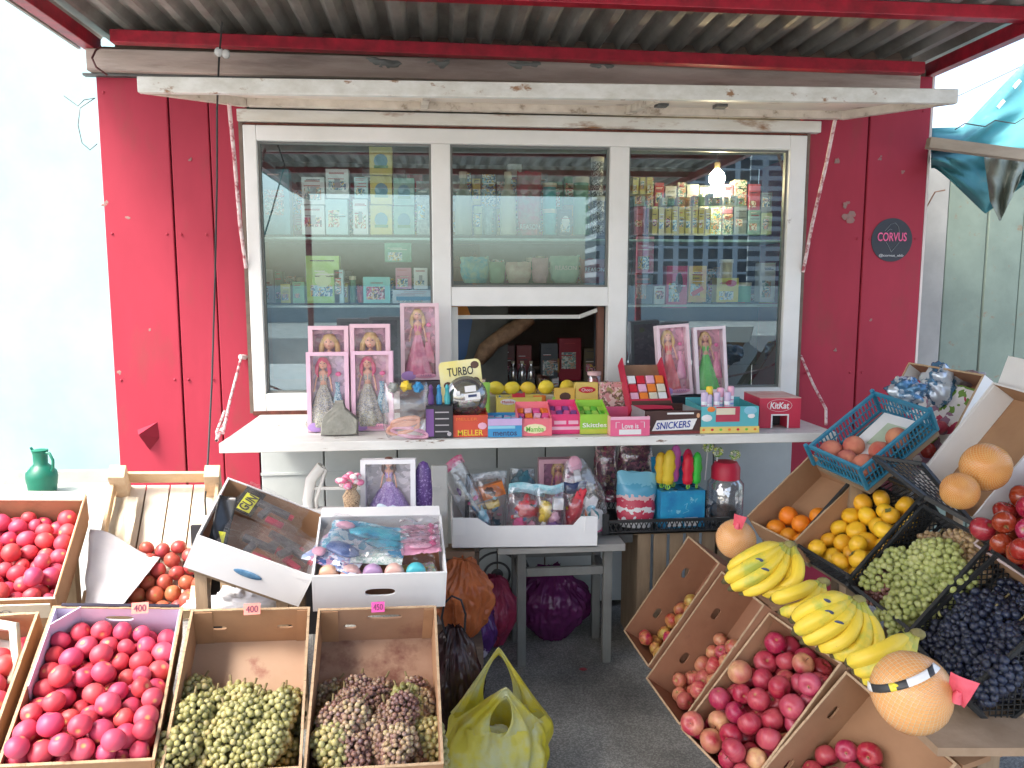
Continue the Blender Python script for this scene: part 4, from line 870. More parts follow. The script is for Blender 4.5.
# ---------------------------------------------------------------- grapes
def grape_mat(name, cols, rough=.3, bloom=.3):
    mt, nt, b = newmat(name); at_ = N(nt, 'ShaderNodeAttribute'); at_.attribute_name = 'berry'
    oi = N(nt, 'ShaderNodeObjectInfo'); cr = N(nt, 'ShaderNodeValToRGB'); el = cr.color_ramp.elements
    while len(el) < len(cols): el.new(.5)
    for i, c_ in enumerate(cols): el[i].position = i/(len(cols)-1); el[i].color = c4(c_)
    a = N(nt, 'ShaderNodeMath', operation='MULTIPLY_ADD'); a.inputs[1].default_value = .55; L(nt, at_.outputs['Fac'], a.inputs[0])
    m_ = N(nt, 'ShaderNodeMath', operation='MULTIPLY'); m_.inputs[1].default_value = .45; L(nt, oi.outputs['Random'], m_.inputs[0]); L(nt, m_.outputs[0], a.inputs[2]); L(nt, a.outputs[0], cr.inputs[0])
    tc = N(nt, 'ShaderNodeTexCoord'); n = N(nt, 'ShaderNodeTexNoise'); n.inputs['Scale'].default_value = 90; L(nt, tc.outputs['Object'], n.inputs['Vector'])
    mr = N(nt, 'ShaderNodeMapRange'); mr.inputs['From Min'].default_value = .5; mr.inputs['From Max'].default_value = .8; mr.inputs['To Max'].default_value = bloom; L(nt, n.outputs['Fac'], mr.inputs['Value'])
    mx = N(nt, 'ShaderNodeMix', data_type='RGBA'); L(nt, mr.outputs[0], mx.inputs['Factor']); L(nt, cr.outputs[0], mx.inputs[6]); mx.inputs[7].default_value = (.42, .42, .46, 1)
    L(nt, mx.outputs[2], b.inputs['Base Color']); b.inputs['Roughness'].default_value = rough; b.inputs['Subsurface Weight'].default_value = .6; b.inputs['Subsurface Radius'].default_value = (.012, .012, .006); b.inputs['Specular IOR Level'].default_value = .4
    return mt
ico = bmesh.new(); bmesh.ops.create_icosphere(ico, subdivisions=2, radius=1); IV = [tuple(v.co) for v in ico.verts]; IF = [tuple(v.index for v in f.verts) for f in ico.faces]; ico.free()
IVn = np.array(IV)
def bunch_mesh(name, mt, stemmt, br, Ln, Wd, Ht, seed, dens=1.0):
    """cone shaped bunch lying along -Y from its stem"""
    rg = np.random.default_rng(seed); pts = []; tries = 0
    n = int(150*dens*(Ln/.15)*(Wd/.05)*(.0095/br)**2)
    while len(pts) < n and tries < 9000:
        tries += 1; t = rg.uniform(0, 1)**.9; a = rg.uniform(0, 2*math.pi); env = (1-t)**.55*(.55+.9*min(1, t*4))*(.8 if t < .1 else 1); rr = rg.uniform(.55, 1)
        p = np.array([Wd*env*rr*math.cos(a), -Ln*t, Ht*env*rr*math.sin(a)])
        if all(((p-q)**2).sum() > (br*1.54)**2 for q in pts): pts.append(p)
    V = []; F = []; val = []
    for i, p in enumerate(pts):
        s_ = br*rg.uniform(.86, 1.12); V.append(IVn*[s_, s_, s_*rg.uniform(1, 1.12)]+p); F += [tuple(j+i*len(IV) for j in f) for f in IF]; val += [float(rg.uniform(0, 1))]*len(IV)
    mb = MB(); mb.add(np.concatenate(V).tolist(), F, 0); nb = len(mb.v)
    mb.tube([(.004, .022, .012), (0, .0, .004), (0, -Ln*.5, 0), (0, -Ln*.85, 0)], [.0032, .0028, .002, .001], 6, 1)
    for i in range(0, len(pts), 4): mb.tube([(0, min(0, pts[i][1]+.01), 0), tuple(pts[i])], .001, 4, 1)
    me = bpy.data.meshes.new(name); me.from_pydata(mb.v, [], mb.f); me.materials.append(mt); me.materials.append(stemmt)
    me.polygons.foreach_set('material_index', mb.mi); me.polygons.foreach_set('use_smooth', [True]*len(me.polygons))
    at_ = me.attributes.new('berry', 'FLOAT', 'POINT'); at_.data.foreach_set('value', val+[0]*(len(mb.v)-nb))
    return me
GST = flat('grape_stem', (.20, .16, .07), .7)
def lay_bunches(key, meshes_, spots, label, group, seed):
    M, (w, l, h) = pose(key); rnd = random.Random(seed)
    for i, (u, v, z, ang) in enumerate(spots):
        o = bpy.data.objects.new('grape_bunch', meshes_[i % len(meshes_)]); COL.objects.link(o)
        T = Matrix.Translation((u, v, z)) @ Matrix.Rotation(R(ang), 4, 'Z') @ Matrix.Rotation(R(rnd.uniform(-10, 14)), 4, 'X') @ Matrix.Rotation(rnd.uniform(-.5, .5), 4, 'Y')
        Mw = M @ T; o.location = Mw.translation; o.rotation_euler = Mw.to_euler(); tag(o, label, 'grapes', group)
def gspots(w, l, vmax, z0, layers, seed, dx=.068, dy=.08):
    rnd = random.Random(seed); out = []
    for k in range(layers):
        v = vmax-k*.045
        while v > -l/2+.115:
            u = -w/2+.052+(k % 2)*.03
            while u < w/2-.045:
                out.append((u+rnd.uniform(-.01, .01), v+rnd.uniform(-.02, .02), z0+k*.034+max(0, (-v)/l)*.03+rnd.uniform(-.02, .02), rnd.uniform(-28, 28))); u += dx
            v -= dy
    return out
GG = grape_mat('green_grape_skin', [(.12, .12, .04), (.26, .25, .09), (.38, .36, .15), (.42, .33, .15)], .40, .3)
GP = grape_mat('dusky_grape_skin', [(.11, .05, .05), (.24, .13, .10), (.38, .28, .17), (.48, .42, .22)], .45, .35)
GL = grape_mat('pale_green_grape_skin', [(.30, .34, .10), (.40, .43, .15), (.50, .51, .22)], .35, .2)
GA = grape_mat('amber_grape_skin', [(.30, .18, .10), (.42, .30, .15), (.38, .24, .14)], .35, .2)
GB = grape_mat('blue_black_grape_skin', [(.008, .010, .022), (.016, .022, .045), (.03, .042, .08)], .33, .22)
GR = grape_mat('reddish_grape_skin', [(.18, .06, .06), (.26, .12, .10), (.30, .18, .13)], .4, .3)
mG = [bunch_mesh('grape_bunch', GG, GST, .0084, .15, .040, .038, s_) for s_ in range(4)]
mP = [bunch_mesh('grape_bunch', GP, GST, .0068, .14, .037, .035, s_+10) for s_ in range(4)]
mL = [bunch_mesh('grape_bunch', GL, GST, .0112, .19, .055, .040, s_+20) for s_ in range(3)]
mA = [bunch_mesh('grape_bunch', GA, GST, .0095, .12, .042, .030, s_+30) for s_ in range(2)]
mB_ = [bunch_mesh('grape_bunch', GB, GST, .0115, .15, .052, .038, s_+40) for s_ in range(4)]
mR = [bunch_mesh('grape_bunch', GR, GST, .0085, .10, .035, .028, s_+50) for s_ in range(2)]
w, l, h = BOX['grapeL'][2]
lay_bunches('grapeL', mG, gspots(w, l, .07, .035, 3, 1), 'bunch of small green grapes in the left grape carton', 'green grape bunches in the brown carton', 1)
w, l, h = BOX['grapeR'][2]
lay_bunches('grapeR', mP+[mG[1]], gspots(w, l, .07, .035, 3, 2), 'bunch of small dusky grapes in the stained carton', 'dusky grape bunches in the stained carton', 2)
lay_bunches('ggr', mL, [(-.02, .10, .10, 20), (.05, .12, .10, -12), (.09, .09, .08, 10), (-.04, .02, .09, -20), (.03, -.02, .10, 10), (.09, -.01, .08, 0), (0, -.06, .07, 20), (.06, -.05, .08, -30)], 'large bunch of pale green grapes in the black crate', 'pale green grape bunches', 3)
lay_bunches('ggr', mA, [(0, .165, .06, 60), (.07, .165, .06, -80), (-.07, .13, .05, 10), (-.07, .04, .05, 0), (.1, .14, .05, 0)], 'amber tinted grape bunch at the top of the black crate', 'amber grape bunches', 4)
lay_bunches('ggr', mR, [(-.09, -.05, .07, 10), (-.055, -.08, .085, -20), (-.10, -.09, .07, 0)], 'small reddish grape bunch beside the bananas', 'reddish grape bunches', 5)
w, l, h = BOX['bgr'][2]
lay_bunches('bgr', mB_, gspots(w, l, .15, .04, 3, 6, .07, .08), 'bunch of blue black grapes in the lattice crate', 'blue black grape bunches', 6)
# pears and wrapped fruit in the patterned carton
M, (w, l, h) = pose('patt')
PRT = speck('cherry_pattern_paper', [(.75, .73, .72), (.72, .70, .70), (.45, .04, .10), (.74, .72, .70), (.14, .28, .04), (.30, .16, .24)], 26, .6)
o = crumpsheet(w-.03, l-.03, .02, 11, 8, 22).build('fruit_paper', PRT, smooth=True); T = M @ Matrix.Translation((0, -.02, .05)); o.location = T.translation; o.rotation_euler = T.to_euler(); tag(o, 'cherry and pear patterned wrapping paper in the white carton', 'wrapping paper')
GRNP = fruit_mat('green_pear_skin', (.22, .36, .04), (.30, .42, .06), .35)
for i, (u, v, z, mt_, lb) in enumerate(((.06, .00, .085, APBIG, 'dark red apple resting high on the cherry paper'), (.045, -.05, .09, GRNP, 'green pear resting on the cherry patterned paper'), (-.09, -.15, .09, GRNP, 'green pear at the low end of the cherry paper'), (.01, -.17, .10, APSM, 'pink blushed apple at the low end of the cherry paper'), (.07, -.10, .085, APGLOSS, 'crimson apple in the middle of the cherry paper'), (-.02, -.09, .08, APGLOSS, 'crimson apple beside the blue crate on cherry paper'))):
    o = bpy.data.objects.new('pear' if mt_ is GRNP else 'apple', fruit_mesh('fruit', .031, mt_, 'apple', i, STEM)); COL.objects.link(o)
    T = M @ Matrix.Translation((u, v, z)); o.location = T.translation; o.rotation_euler = (i, .5*i, 0); tag(o, lb, 'pear' if mt_ is GRNP else 'apple')
    if mt_ is GRNP: o.scale = (.85, .85, 1.25)
FOIL = P('blue_silver_foil', (.62, .70, .78), .25, (.08, .20, .34), scale=16, metal=.4, bump=.8, bscale=40, thr=(.46, .52))
o = crumple('foil_wrapper', FOIL, None, (0, 0, 0), (.055, .05, .075), 5, .5); o.location = at(940, 386, 2.85); tag(o, 'large crumpled blue and silver foil wrapper in the white carton', 'foil wrapper')
o = crumple('foil_wrapper', FOIL, None, (0, 0, 0), (.055, .05, .045), 9, .6); o.location = at(905, 392, 2.72); tag(o, 'small crumpled blue foil wrapper behind the blue crate', 'foil wrapper')
DKW = P('maroon_wrap', (.14, .05, .07), .3, (.30, .28, .27), scale=20, bump=.6)
o = crumple('foil_wrapper', DKW, None, (0, 0, 0), (.07, .05, .03), 12, .5); o.location = at(968, 380, 2.85); tag(o, 'crumpled maroon wrapper at the top of the white carton', 'wrapper')
# pomelos in nets
def net_mat(name, peel, line, scale):
    mt, nt, b = newmat(name); tc = N(nt, 'ShaderNodeTexCoord')
    sp = N(nt, 'ShaderNodeSeparateXYZ'); L(nt, tc.outputs['Object'], sp.inputs[0])
    an = N(nt, 'ShaderNodeMath', operation='ARCTAN2'); L(nt, sp.outputs[0], an.inputs[0]); L(nt, sp.outputs[1], an.inputs[1])
    ln = N(nt, 'ShaderNodeVectorMath', operation='LENGTH'); L(nt, tc.outputs['Object'], ln.inputs[0])
    dv = N(nt, 'ShaderNodeMath', operation='DIVIDE'); L(nt, sp.outputs[2], dv.inputs[0]); L(nt, ln.outputs['Value'], dv.inputs[1])
    ac = N(nt, 'ShaderNodeMath', operation='ARCCOSINE'); L(nt, dv.outputs[0], ac.inputs[0])
    res = []
    for sg in (1, -1):
        k1 = N(nt, 'ShaderNodeMath', operation='MULTIPLY'); k1.inputs[1].default_value = scale; L(nt, an.outputs[0], k1.inputs[0])
        k2 = N(nt, 'ShaderNodeMath', operation='MULTIPLY_ADD'); k2.inputs[1].default_value = sg*scale; L(nt, ac.outputs[0], k2.inputs[0]); L(nt, k1.outputs[0], k2.inputs[2])
        s_ = N(nt, 'ShaderNodeMath', operation='SINE'); L(nt, k2.outputs[0], s_.inputs[0]); a = N(nt, 'ShaderNodeMath', operation='ABSOLUTE'); L(nt, s_.outputs[0], a.inputs[0]); res.append(a.outputs[0])
    mn = N(nt, 'ShaderNodeMath', operation='MINIMUM'); L(nt, res[0], mn.inputs[0]); L(nt, res[1], mn.inputs[1])
    mr = N(nt, 'ShaderNodeMapRange'); mr.inputs['From Min'].default_value = .22; mr.inputs['From Max'].default_value = .10; L(nt, mn.outputs[0], mr.inputs['Value'])
    nz = N(nt, 'ShaderNodeTexNoise'); nz.inputs['Scale'].default_value = 12; L(nt, tc.outputs['Object'], nz.inputs['Vector'])
    m0 = N(nt, 'ShaderNodeMix', data_type='RGBA'); L(nt, nz.outputs['Fac'], m0.inputs['Factor']); m0.inputs[6].default_value = c4(peel[0]); m0.inputs[7].default_value = c4(peel[1])
    mx = N(nt, 'ShaderNodeMix', data_type='RGBA'); L(nt, mr.outputs[0], mx.inputs['Factor']); L(nt, m0.outputs[2], mx.inputs[6]); mx.inputs[7].default_value = c4(line); L(nt, mx.outputs[2], b.inputs['Base Color'])
    bp = N(nt, 'ShaderNodeBump'); bp.inputs['Strength'].default_value = .8; bp.inputs['Distance'].default_value = .002; L(nt, mr.outputs[0], bp.inputs['Height']); L(nt, bp.outputs[0], b.inputs['Normal']); b.inputs['Roughness'].default_value = .26
    return mt
NET = net_mat('netted_peel_pale', ((.82, .33, .10), (.84, .46, .16)), (.92, .76, .50), 19)
NET2 = net_mat('netted_peel_golden', ((.70, .22, .05), (.72, .38, .10)), (.86, .68, .34), 19)
def pomelo(loc, r, mt, label, rot=(0, 0, 0), tagcol=None, strap=False):
    """rot turns the peel; tagcol = (side, up, forward) direction of the tag in root space"""
    face = math.atan2(loc[0]-CAM.x, loc[1]-CAM.y)
    t = thing('pomelo', label, 'pomelo', loc, (0, 0, -face))
    o = bpy.data.objects.new('netted_peel', fruit_mesh('netted_peel', r, mt, 'pomelo', 3)); COL.objects.link(o); o.parent = t; o.rotation_euler = rot
    if tagcol:
        PT = P('pink_net_tag', (.78, .13, .18), .5, (.66, .08, .12), scale=30, bump=.3); d = Vector(tagcol).normalized()
        q = d.to_track_quat('Z', 'X').to_matrix().to_euler(); e = bpy.data.objects.new('net_tag', None)
        mb = MB().sheet(lambda u, v: ((u-.5)*r*(.42+.2*v), r*.06*math.sin(v*4+u*3), (v-.25)*r*.85), 6, 10); mb.tube([(0, 0, -.1*r), (0, 0, .2*r)], [r*.16, r*.07], 8)
        bpy.data.objects.remove(e); mb.build('net_tag', PT, t, loc=d*r*1.02, rot=(R(12), R(14) if d.x > 0 else 0, R(-10)), smooth=True)
    if strap:
        SB = banded('strap_print', [(0, (.85, .85, .8)), (.14, (.04, .04, .04)), (.38, (.75, .62, .05)), (.46, (.04, .04, .04)), (.60, (.8, .8, .78)), (.84, (.04, .04, .04)), (.90, (.85, .85, .82))], 0, -r, r, wob=.0)
        def st(u, v):
            a = -1.35+2.75*u; lat = .52+(v-.5)*.19; k = r*1.015; return (k*math.sin(a)*math.cos(lat), -k*math.cos(a)*math.cos(lat), k*math.sin(lat))
        MB().sheet(st, 36, 3).build('paper_strap', SB, t, smooth=True, rot=(R(-4), R(-30), 0), solid=.0012)
        MB().ell((0, 0, 0), (r*.07, r*.01, r*.07), 10, 5).build('strap_badge', flat('strap_yellow', (.80, .66, .04)), t, loc=Matrix.Rotation(R(-30), 3, 'Y') @ Matrix.Rotation(R(-4), 3, 'X') @ Vector((-r*.08, -r*.885, r*.51)))
    return t
p1 = at(912, 692, 1.44); pomelo(p1, m(40, p1), NET, 'biggest pomelo in pale net with printed strap below the grapes', (R(10), R(62), R(-12)), (1, -.25, .25), True)
p2 = at(736, 539, 2.27); pomelo(p2, m(20, p2), NET, 'small netted pomelo with red tag at the end of the bananas', (R(48), R(8), 0), (.05, -.55, .8))
p3 = at(986, 467, 2.12); pomelo(p3, m(24, p3), NET2, 'golden netted pomelo with orange end, larger in white carton', (R(60), R(70), 0))
p4 = at(960, 491, 2.08); pomelo(p4, m(18.5, p4), NET2, 'golden netted pomelo, smaller of the two in white carton', (R(70), R(30), 0))
# bananas
BAN = P('banana_peel', (.82, .60, .05), .45, (.42, .28, .06), scale=75, thr=(.66, .76), col3=(.42, .46, .07), thr3=(.54, .66), scale3=7)
BTIP = flat('banana_tip', (.10, .08, .03), .8); BGREEN = P('green_banana_peel', (.40, .46, .07), .45, (.60, .50, .08), scale=12)
def banana(p0, p1, bow, r, par, seed):
    """one finger from the crown p0 to tip p1; five blunt edges"""
    rnd = random.Random(seed); n = 14; p0 = Vector(p0); p1 = Vector(p1); pts = []
    for i in range(n+1):
        t = i/n; p = p0.lerp(p1, t)+Vector(bow)*math.sin(math.pi*min(1, t*1.02))*1.0; pts.append(p)
    rs = [r*(.32+.68*min(1, max(0, (i/n-.05)/.2)))*(1 if i/n < .82 else max(.22, 1-((i/n-.82)/.18)**1.6*.8)) for i in range(n+1)]
    mb = MB(); seg = 15; ref = Vector(bow).normalized(); vs = []
    for i, p in enumerate(pts):
        t = (pts[min(i+1, n)]-pts[max(i-1, 0)]).normalized(); rr = (ref-t*ref.dot(t)).normalized(); bn = t.cross(rr)
        for k in range(seg):
            a = 2*math.pi*k/seg; q = rs[i]*(1+.085*math.cos(5*a)+.02*math.cos(10*a)); vs.append(p+(rr*math.cos(a)+bn*math.sin(a))*q)
    fs = []; mi = []
    for i in range(n):
        for k in range(seg): fs.append((i*seg+k, i*seg+(k+1) % seg, (i+1)*seg+(k+1) % seg, (i+1)*seg+k)); mi.append(2 if i < 2 else (1 if i == n-1 else 0))
    fs += [tuple(range(seg-1, -1, -1)), tuple(n*seg+k for k in range(seg))]; mi += [1, 1]
    mb.v = vs; mb.f = fs; mb.mi = mi
    return mb.build('banana', [BAN, BTIP, BGREEN], par, smooth='all')
def banana_hand(label, crown, fingers, dC, dT, r, stickers=()):
    c = at(*crown, dC); root = thing('banana_bunch', label, 'bananas', c)
    for i, (tx, ty, bx, by, dt) in enumerate(fingers):
        tip = at(tx, ty, dT+dt); mid = at(bx, by, (dC+dT)/2+dt-.045); base = c+Vector(((i-len(fingers)/2)*.004, (i-len(fingers)/2)*-.004, 0))
        bow = mid-(base+tip)/2; banana(base-c, tip-c, bow, r, root, i)
        if i in stickers:
            q = base-c+(tip-base)*.45+bow*1.0
            MB().ell((0, 0, 0), (.012, .003, .008), 12, 6).build('sticker', [flat('navy_sticker', (.05, .07, .16))], root, loc=q+(CAM-at(bx, by, dC)).normalized()*r*.93, rot=(R(35), 0, R(-35)))
    mb = MB(); mb.ell((0, 0, 0), (.022, .016, .014), 10, 7, 0, None, .3); mb.build('crown', P('banana_crown', (.28, .25, .08), .7, (.14, .10, .04), scale=30), root, smooth=True)
    return root
banana_hand('shortest banana hand lying against the small netted pomelo', (790, 545), [(726, 572, 755, 553, .02), (722, 583, 756, 562, .0), (728, 590, 762, 572, -.01), (739, 594, 773, 580, -.02), (758, 592, 788, 586, -.03), (774, 590, 797, 578, -.04)], 2.12, 2.10, .0185, (1, 2))
banana_hand('banana pair in the gap between the two big hands', (823, 582), [(770, 600, 797, 592, 0), (778, 613, 806, 605, -.01), (789, 620, 815, 610, -.02)], 1.98, 1.97, .0185)
banana_hand('longest banana hand with three dark stickers above the crimson apples', (858, 600), [(790, 622, 823, 602, .02), (792, 634, 826, 614, .0), (800, 643, 836, 625, -.01), (816, 650, 848, 636, -.02), (830, 656, 862, 644, -.03), (845, 660, 876, 650, -.04)], 1.84, 1.82, .0195, (0, 1, 2))
banana_hand('greenish stemmed banana pair touching the strapped pomelo', (917, 634), [(845, 664, 880, 652, 0), (852, 672, 886, 664, -.01), (860, 681, 894, 672, -.02)], 1.66, 1.66, .020)
# ledge board between the two rows, stands below
BRDB = P('ply_board', (.30, .22, .14), .8, (.22, .16, .10), scale=6, bump=.3)
def slope_box(key, name, label, dz, wpad, thick=.02, mt=BRDB):
    M, (w, l, h) = pose(key); o = MB().box((0, 0, -thick/2-dz), (w+wpad, l+.02, thick)).build(name, mt); o.location = M.translation; o.rotation_euler = M.to_euler(); return tag(o, label, 'board')
lb = thing('display_stand', 'wooden trestle with sloping boards under the right fruit crates', 'stand')
for k in ('orange', 'pers', 'ggr', 'bgr', 'blue', 'patt', 'pomelo', 'redap'):
    M, (w, l, h) = pose(k); o = MB().box((0, 0, -.017), (w-.01, l, .02)).build('shelf_board', BRDB, lb); o.location = M.translation; o.rotation_euler = M.to_euler()
    for s in (-.35, .4):
        q = M @ Vector((0, l*s, -.03)); MB().bar((q.x, q.y, 0.01), (q.x, q.y, q.z), .045).build('leg', OLDPINE, lb)
# ledge on which bananas rest, just behind the rear rims of the four apple cartons
ledge = thing('banana_ledge', 'narrow cardboard covered ledge carrying the bananas and pomelos', 'ledge')
def rimc(k, sx): M, (w, l, h) = pose(k); return M @ Vector((sx*w/2, l/2+.004, h*.86))
Lq = [(rimc('C1', 1), rimc('C2', -1)), (rimc('C2', -1), rimc('C2', 1)), (rimc('C3', -1), rimc('C3', 1)), (rimc('C4', -1), rimc('C4', 1))]
for a, b in Lq:
    o_ = Vector((.15, .05, 0)); a0 = a+Vector((.004, 0, 0)); b0 = b+Vector((.004, 0, 0)); dn = Vector((0, 0, -.015))
    MB().add([a0, b0, b0+o_, a0+o_, a0+dn, b0+dn, b0+o_+dn, a0+o_+dn], [(0, 1, 2, 3), (7, 6, 5, 4), (0, 4, 5, 1), (1, 5, 6, 2), (2, 6, 7, 3), (3, 7, 4, 0)]).build('ledge_board', CARD, ledge)
    e = (a0+b0)/2+o_*.8; MB().bb((e.x-.02, e.y-.02, 0), (e.x+.02, e.y+.02, e.z-.02)).build('leg', OLDPINE, ledge)
# plank below the dark grapes, slatted crate under the black tray
q0 = at(996, 742, 1.66); z_ = q0.z-.012
A, B_ = atz(800, 722, z_), atz(1060, 744, z_)
MB_ = MB().add([atz(893, 706, z_), atz(1080, 700, z_), atz(1100, 748, z_), atz(938, 748, z_)]+[v+Vector((0, 0, -.022)) for v in (atz(893, 706, z_), atz(1080, 700, z_), atz(1100, 748, z_), atz(938, 748, z_))], [(0, 1, 2, 3), (7, 6, 5, 4), (0, 4, 5, 1), (1, 5, 6, 2), (2, 6, 7, 3), (3, 7, 4, 0)])
o = MB_.build('plank', P('tan_plank', (.40, .28, .18), .8, (.30, .20, .12), scale=9, bump=.3)); tag(o, 'tan plank under the dark grapes at the lower right', 'plank')
q = atz(985, 735, z_-.022); o = MB().bb((q.x-.03, q.y-.02, 0), (q.x+.03, q.y+.04, z_-.0225)).build('post', OLDPINE); tag(o, 'short weathered post under the tan plank', 'post')
# ================================================================ GOODS
def spot(x0, x1, yb, z=.992):
    """point on level z below the middle of a pixel span, with the span's width there"""
    p = atz((x0+x1)/2, yb, z); return p, m(x1-x0, p)
HAIR = {'pink': flat('doll_hair_pink', (.70, .10, .22)), 'blonde': flat('doll_hair_blonde', (.66, .46, .18)), 'brown': flat('doll_hair_brown', (.10, .035, .02))}
SKIN = flat('doll_skin', (.72, .40, .28), .4)
def doll(par, H, hairm, dressm, loc, lean=0, wide=.26, name='doll'):
    """small fashion doll: body with arms and head, dress and hair as sub-parts"""
    mb = MB(); hd = H*.075
    mb.lathe([(hd*.25, H*.60), (H*.05, H*.62), (H*.045, H*.70), (H*.062, H*.78), (H*.055, H*.81), (H*.02, H*.83), (H*.02, H*.86)], 12, sy=.6)
    mb.ell((0, 0, H*.92), (hd*.85, hd*.85, hd*1.05), 14, 10); mb.ell((0, -hd*.85, H*.91), (hd*.12, hd*.12, hd*.12), 6, 4)
    for s in (-1, 1): mb.tube([(s*H*.055, 0, H*.80), (s*H*.10, -H*.01, H*.70), (s*H*.12, -H*.03, H*.58), (s*H*.13, -H*.05, H*.52)], [H*.018, H*.015, H*.012, H*.014], 6)
    b = mb.build(name, SKIN, par, loc=loc, rot=(0, lean, 0), smooth='all')
    MB().lathe([(H*wide*.95, 0), (H*wide, H*.03), (H*wide*.8, H*.20), (H*wide*.45, H*.45), (H*.048, H*.62), (H*.052, H*.68), (H*.066, H*.77), (H*.05, H*.78)], 36, sy=.5, fold=.07, nf=9).build('dress', dressm, b, smooth='all')
    mb = MB(); mb.ell((0, hd*.25, H*.945), (hd*1.12, hd*.95, hd*1.05), 14, 9, nz=.15)
    for s in (-1, 1): mb.tube([(s*hd*.7, hd*.2, H*.95), (s*hd*1.15, hd*.1, H*.88), (s*hd*1.25, 0, H*.80), (s*hd*.9, -hd*.2, H*.73)], [hd*.5, hd*.45, hd*.4, hd*.12], 7)
    mb.build('hair', hairm, b, smooth='all')
    fc = MB()
    for s in (-1, 1): fc.box((s*hd*.34, -hd*.80, H*.93), (hd*.22, hd*.08, hd*.13))
    fc.box((0, -hd*.80, H*.885), (hd*.25, hd*.08, hd*.08), 1); fc.build('face_paint', [flat('face_dark', (.03, .03, .06)), flat('lip_red', (.6, .03, .08))], b)
    return b
FILM = film('clear_window', (1, .98, 1), .92, .08, .25, 14)
BAG = film('clear_bag_film', (.98, .98, 1), .84, .18, .5, 18)
SHIM = speck('silver_sequins', [(.36, .37, .34), (.58, .52, .30), (.12, .13, .15), (.50, .52, .54)], 170, .25)
def doll_box(label, p, w, h, d, rimc, backc, hair, dressm, side=None, rot=(0, 0, 0), frame=.10, wide=.26, loc2=None, dollH=.86, banner=True, rz=0):
    t = thing('doll_box', label, 'boxed doll', p, (rot[0], rot[1], rot[2]))
    RM = flat('rim_%d_%d_%d' % tuple(int(c*99) for c in rimc), rimc, .35); BM = speck('back_%d_%d_%d' % tuple(int(c*99) for c in backc), [backc, tuple(c*.75 for c in backc), backc, tuple(min(.85, c*1.3) for c in backc), backc], 40)
    f = w*frame; mb = MB()
    mb.bb((-w/2, -d/2, 0), (-w/2+f, d/2, h)); mb.bb((w/2-f, -d/2, 0), (w/2, d/2, h)); mb.bb((-w/2+f, -d/2, h-f*.9), (w/2-f, d/2, h)); mb.bb((-w/2+f, -d/2, 0), (w/2-f, d/2, f*1.1))
    mb.build('box_frame', RM, t)
    MB().bb((-w/2+f, d/2-.004, f), (w/2-f, d/2-.001, h-f*.9)).build('backing', BM, t)
    dl = doll(t, h*dollH, HAIR[hair], dressm, ((loc2 or 0), .004, f*1.1), 0, wide)
    MB().add([(-w/2+f, -d/2+.002, f), (w/2-f, -d/2+.002, f), (w/2-f, -d/2+.002, h-f*.9), (-w/2+f, -d/2+.002, h-f*.9)], [(0, 1, 2, 3)]).build('clear_window', FILM, t)
    if side:
        MB().lathe([(w*.17, 0), (w*.14, h*.12), (w*.05, h*.30), (w*.06, h*.40)], 20, sy=.35, fold=.08).build('spare_dress', side, t, (w*.22, .0, h*.22), smooth='all')
        MB().ell((w*.24, 0, h*.72), (w*.07, .008, w*.06), 8, 6).build('accessory', flat('pink_accessory', (.80, .14, .36)), t, smooth=True)
    if banner:
        q = MB().ell((-w*.30, -d/2-.001, h*.06), (w*.20, .002, h*.06), 14, 6).ell((w*.12, -d/2-.001, h*.055), (w*.30, .002, h*.035), 14, 6, 1)
        q.build('logo_patch', [flat('lavender_print', (.45, .28, .62)), flat('pink_print', (.75, .35, .48))], t, smooth=True)
        mb = MB(); zz = -d/2-.003
        for i in range(5): ribbon(mb, [(w*(.0+.06*i), zz, h*.045), (w*(.02+.06*i), zz, h*.07), (w*(.04+.06*i), zz, h*.045)], w*.016)
        mb.build('script_mark', flat('deep_violet_print', (.12, .04, .25)), t)
    return t
PINKD = P('pink_satin', (.74, .26, .38), .3, (.60, .16, .28), scale=20); GREEND = P('green_satin', (.12, .55, .10), .3, (.08, .42, .06), scale=20); REDD = P('coral_satin', (.75, .12, .12), .3)
BLUEG = speck('blue_gown_print', [(.10, .30, .42), (.30, .55, .62), (.55, .68, .70), (.05, .18, .30)], 120, .3)
PURP = speck('purple_gown_sequins', [(.30, .20, .50), (.42, .32, .60), (.55, .46, .70), (.24, .14, .42)], 120, .3)
PR = (.80, .52, .66); PB = (.68, .38, .52); LB = (.66, .55, .70)
p, w = spot(309, 350, 431); doll_box('boxed doll with silver gown and pink hair at the front behind the grey rock', p, w, m(79, p), .05, PR, LB, 'pink', SHIM, BLUEG, rot=(R(-3), 0, R(2)), loc2=-w*.12)
p, w = spot(353, 394, 430); doll_box('boxed doll with silver gown and pink hat beside the clear bag', p, w, m(79, p), .05, PR, PB, 'pink', SHIM, BLUEG, rot=(R(-3), 0, R(-1)), loc2=-w*.12)
for x0, x1, yt, hr, lb in ((311, 350, 326, 'blonde', 'boxed blonde doll at the back nearest the window corner'), (352, 391, 324, 'blonde', 'boxed blonde doll at the back beside the tall pink box')):
    p = at((x0+x1)/2, 410, 3.14); p.z = .993; w = m(x1-x0, p); h = at((x0+x1)/2, yt, 3.14).z-.993
    doll_box(lb, p, w, h, .05, (.78, .52, .60), (.42, .22, .32), hr, PINKD, SHIM, rot=(R(-3), 0, 0), frame=.11, wide=.2)
    
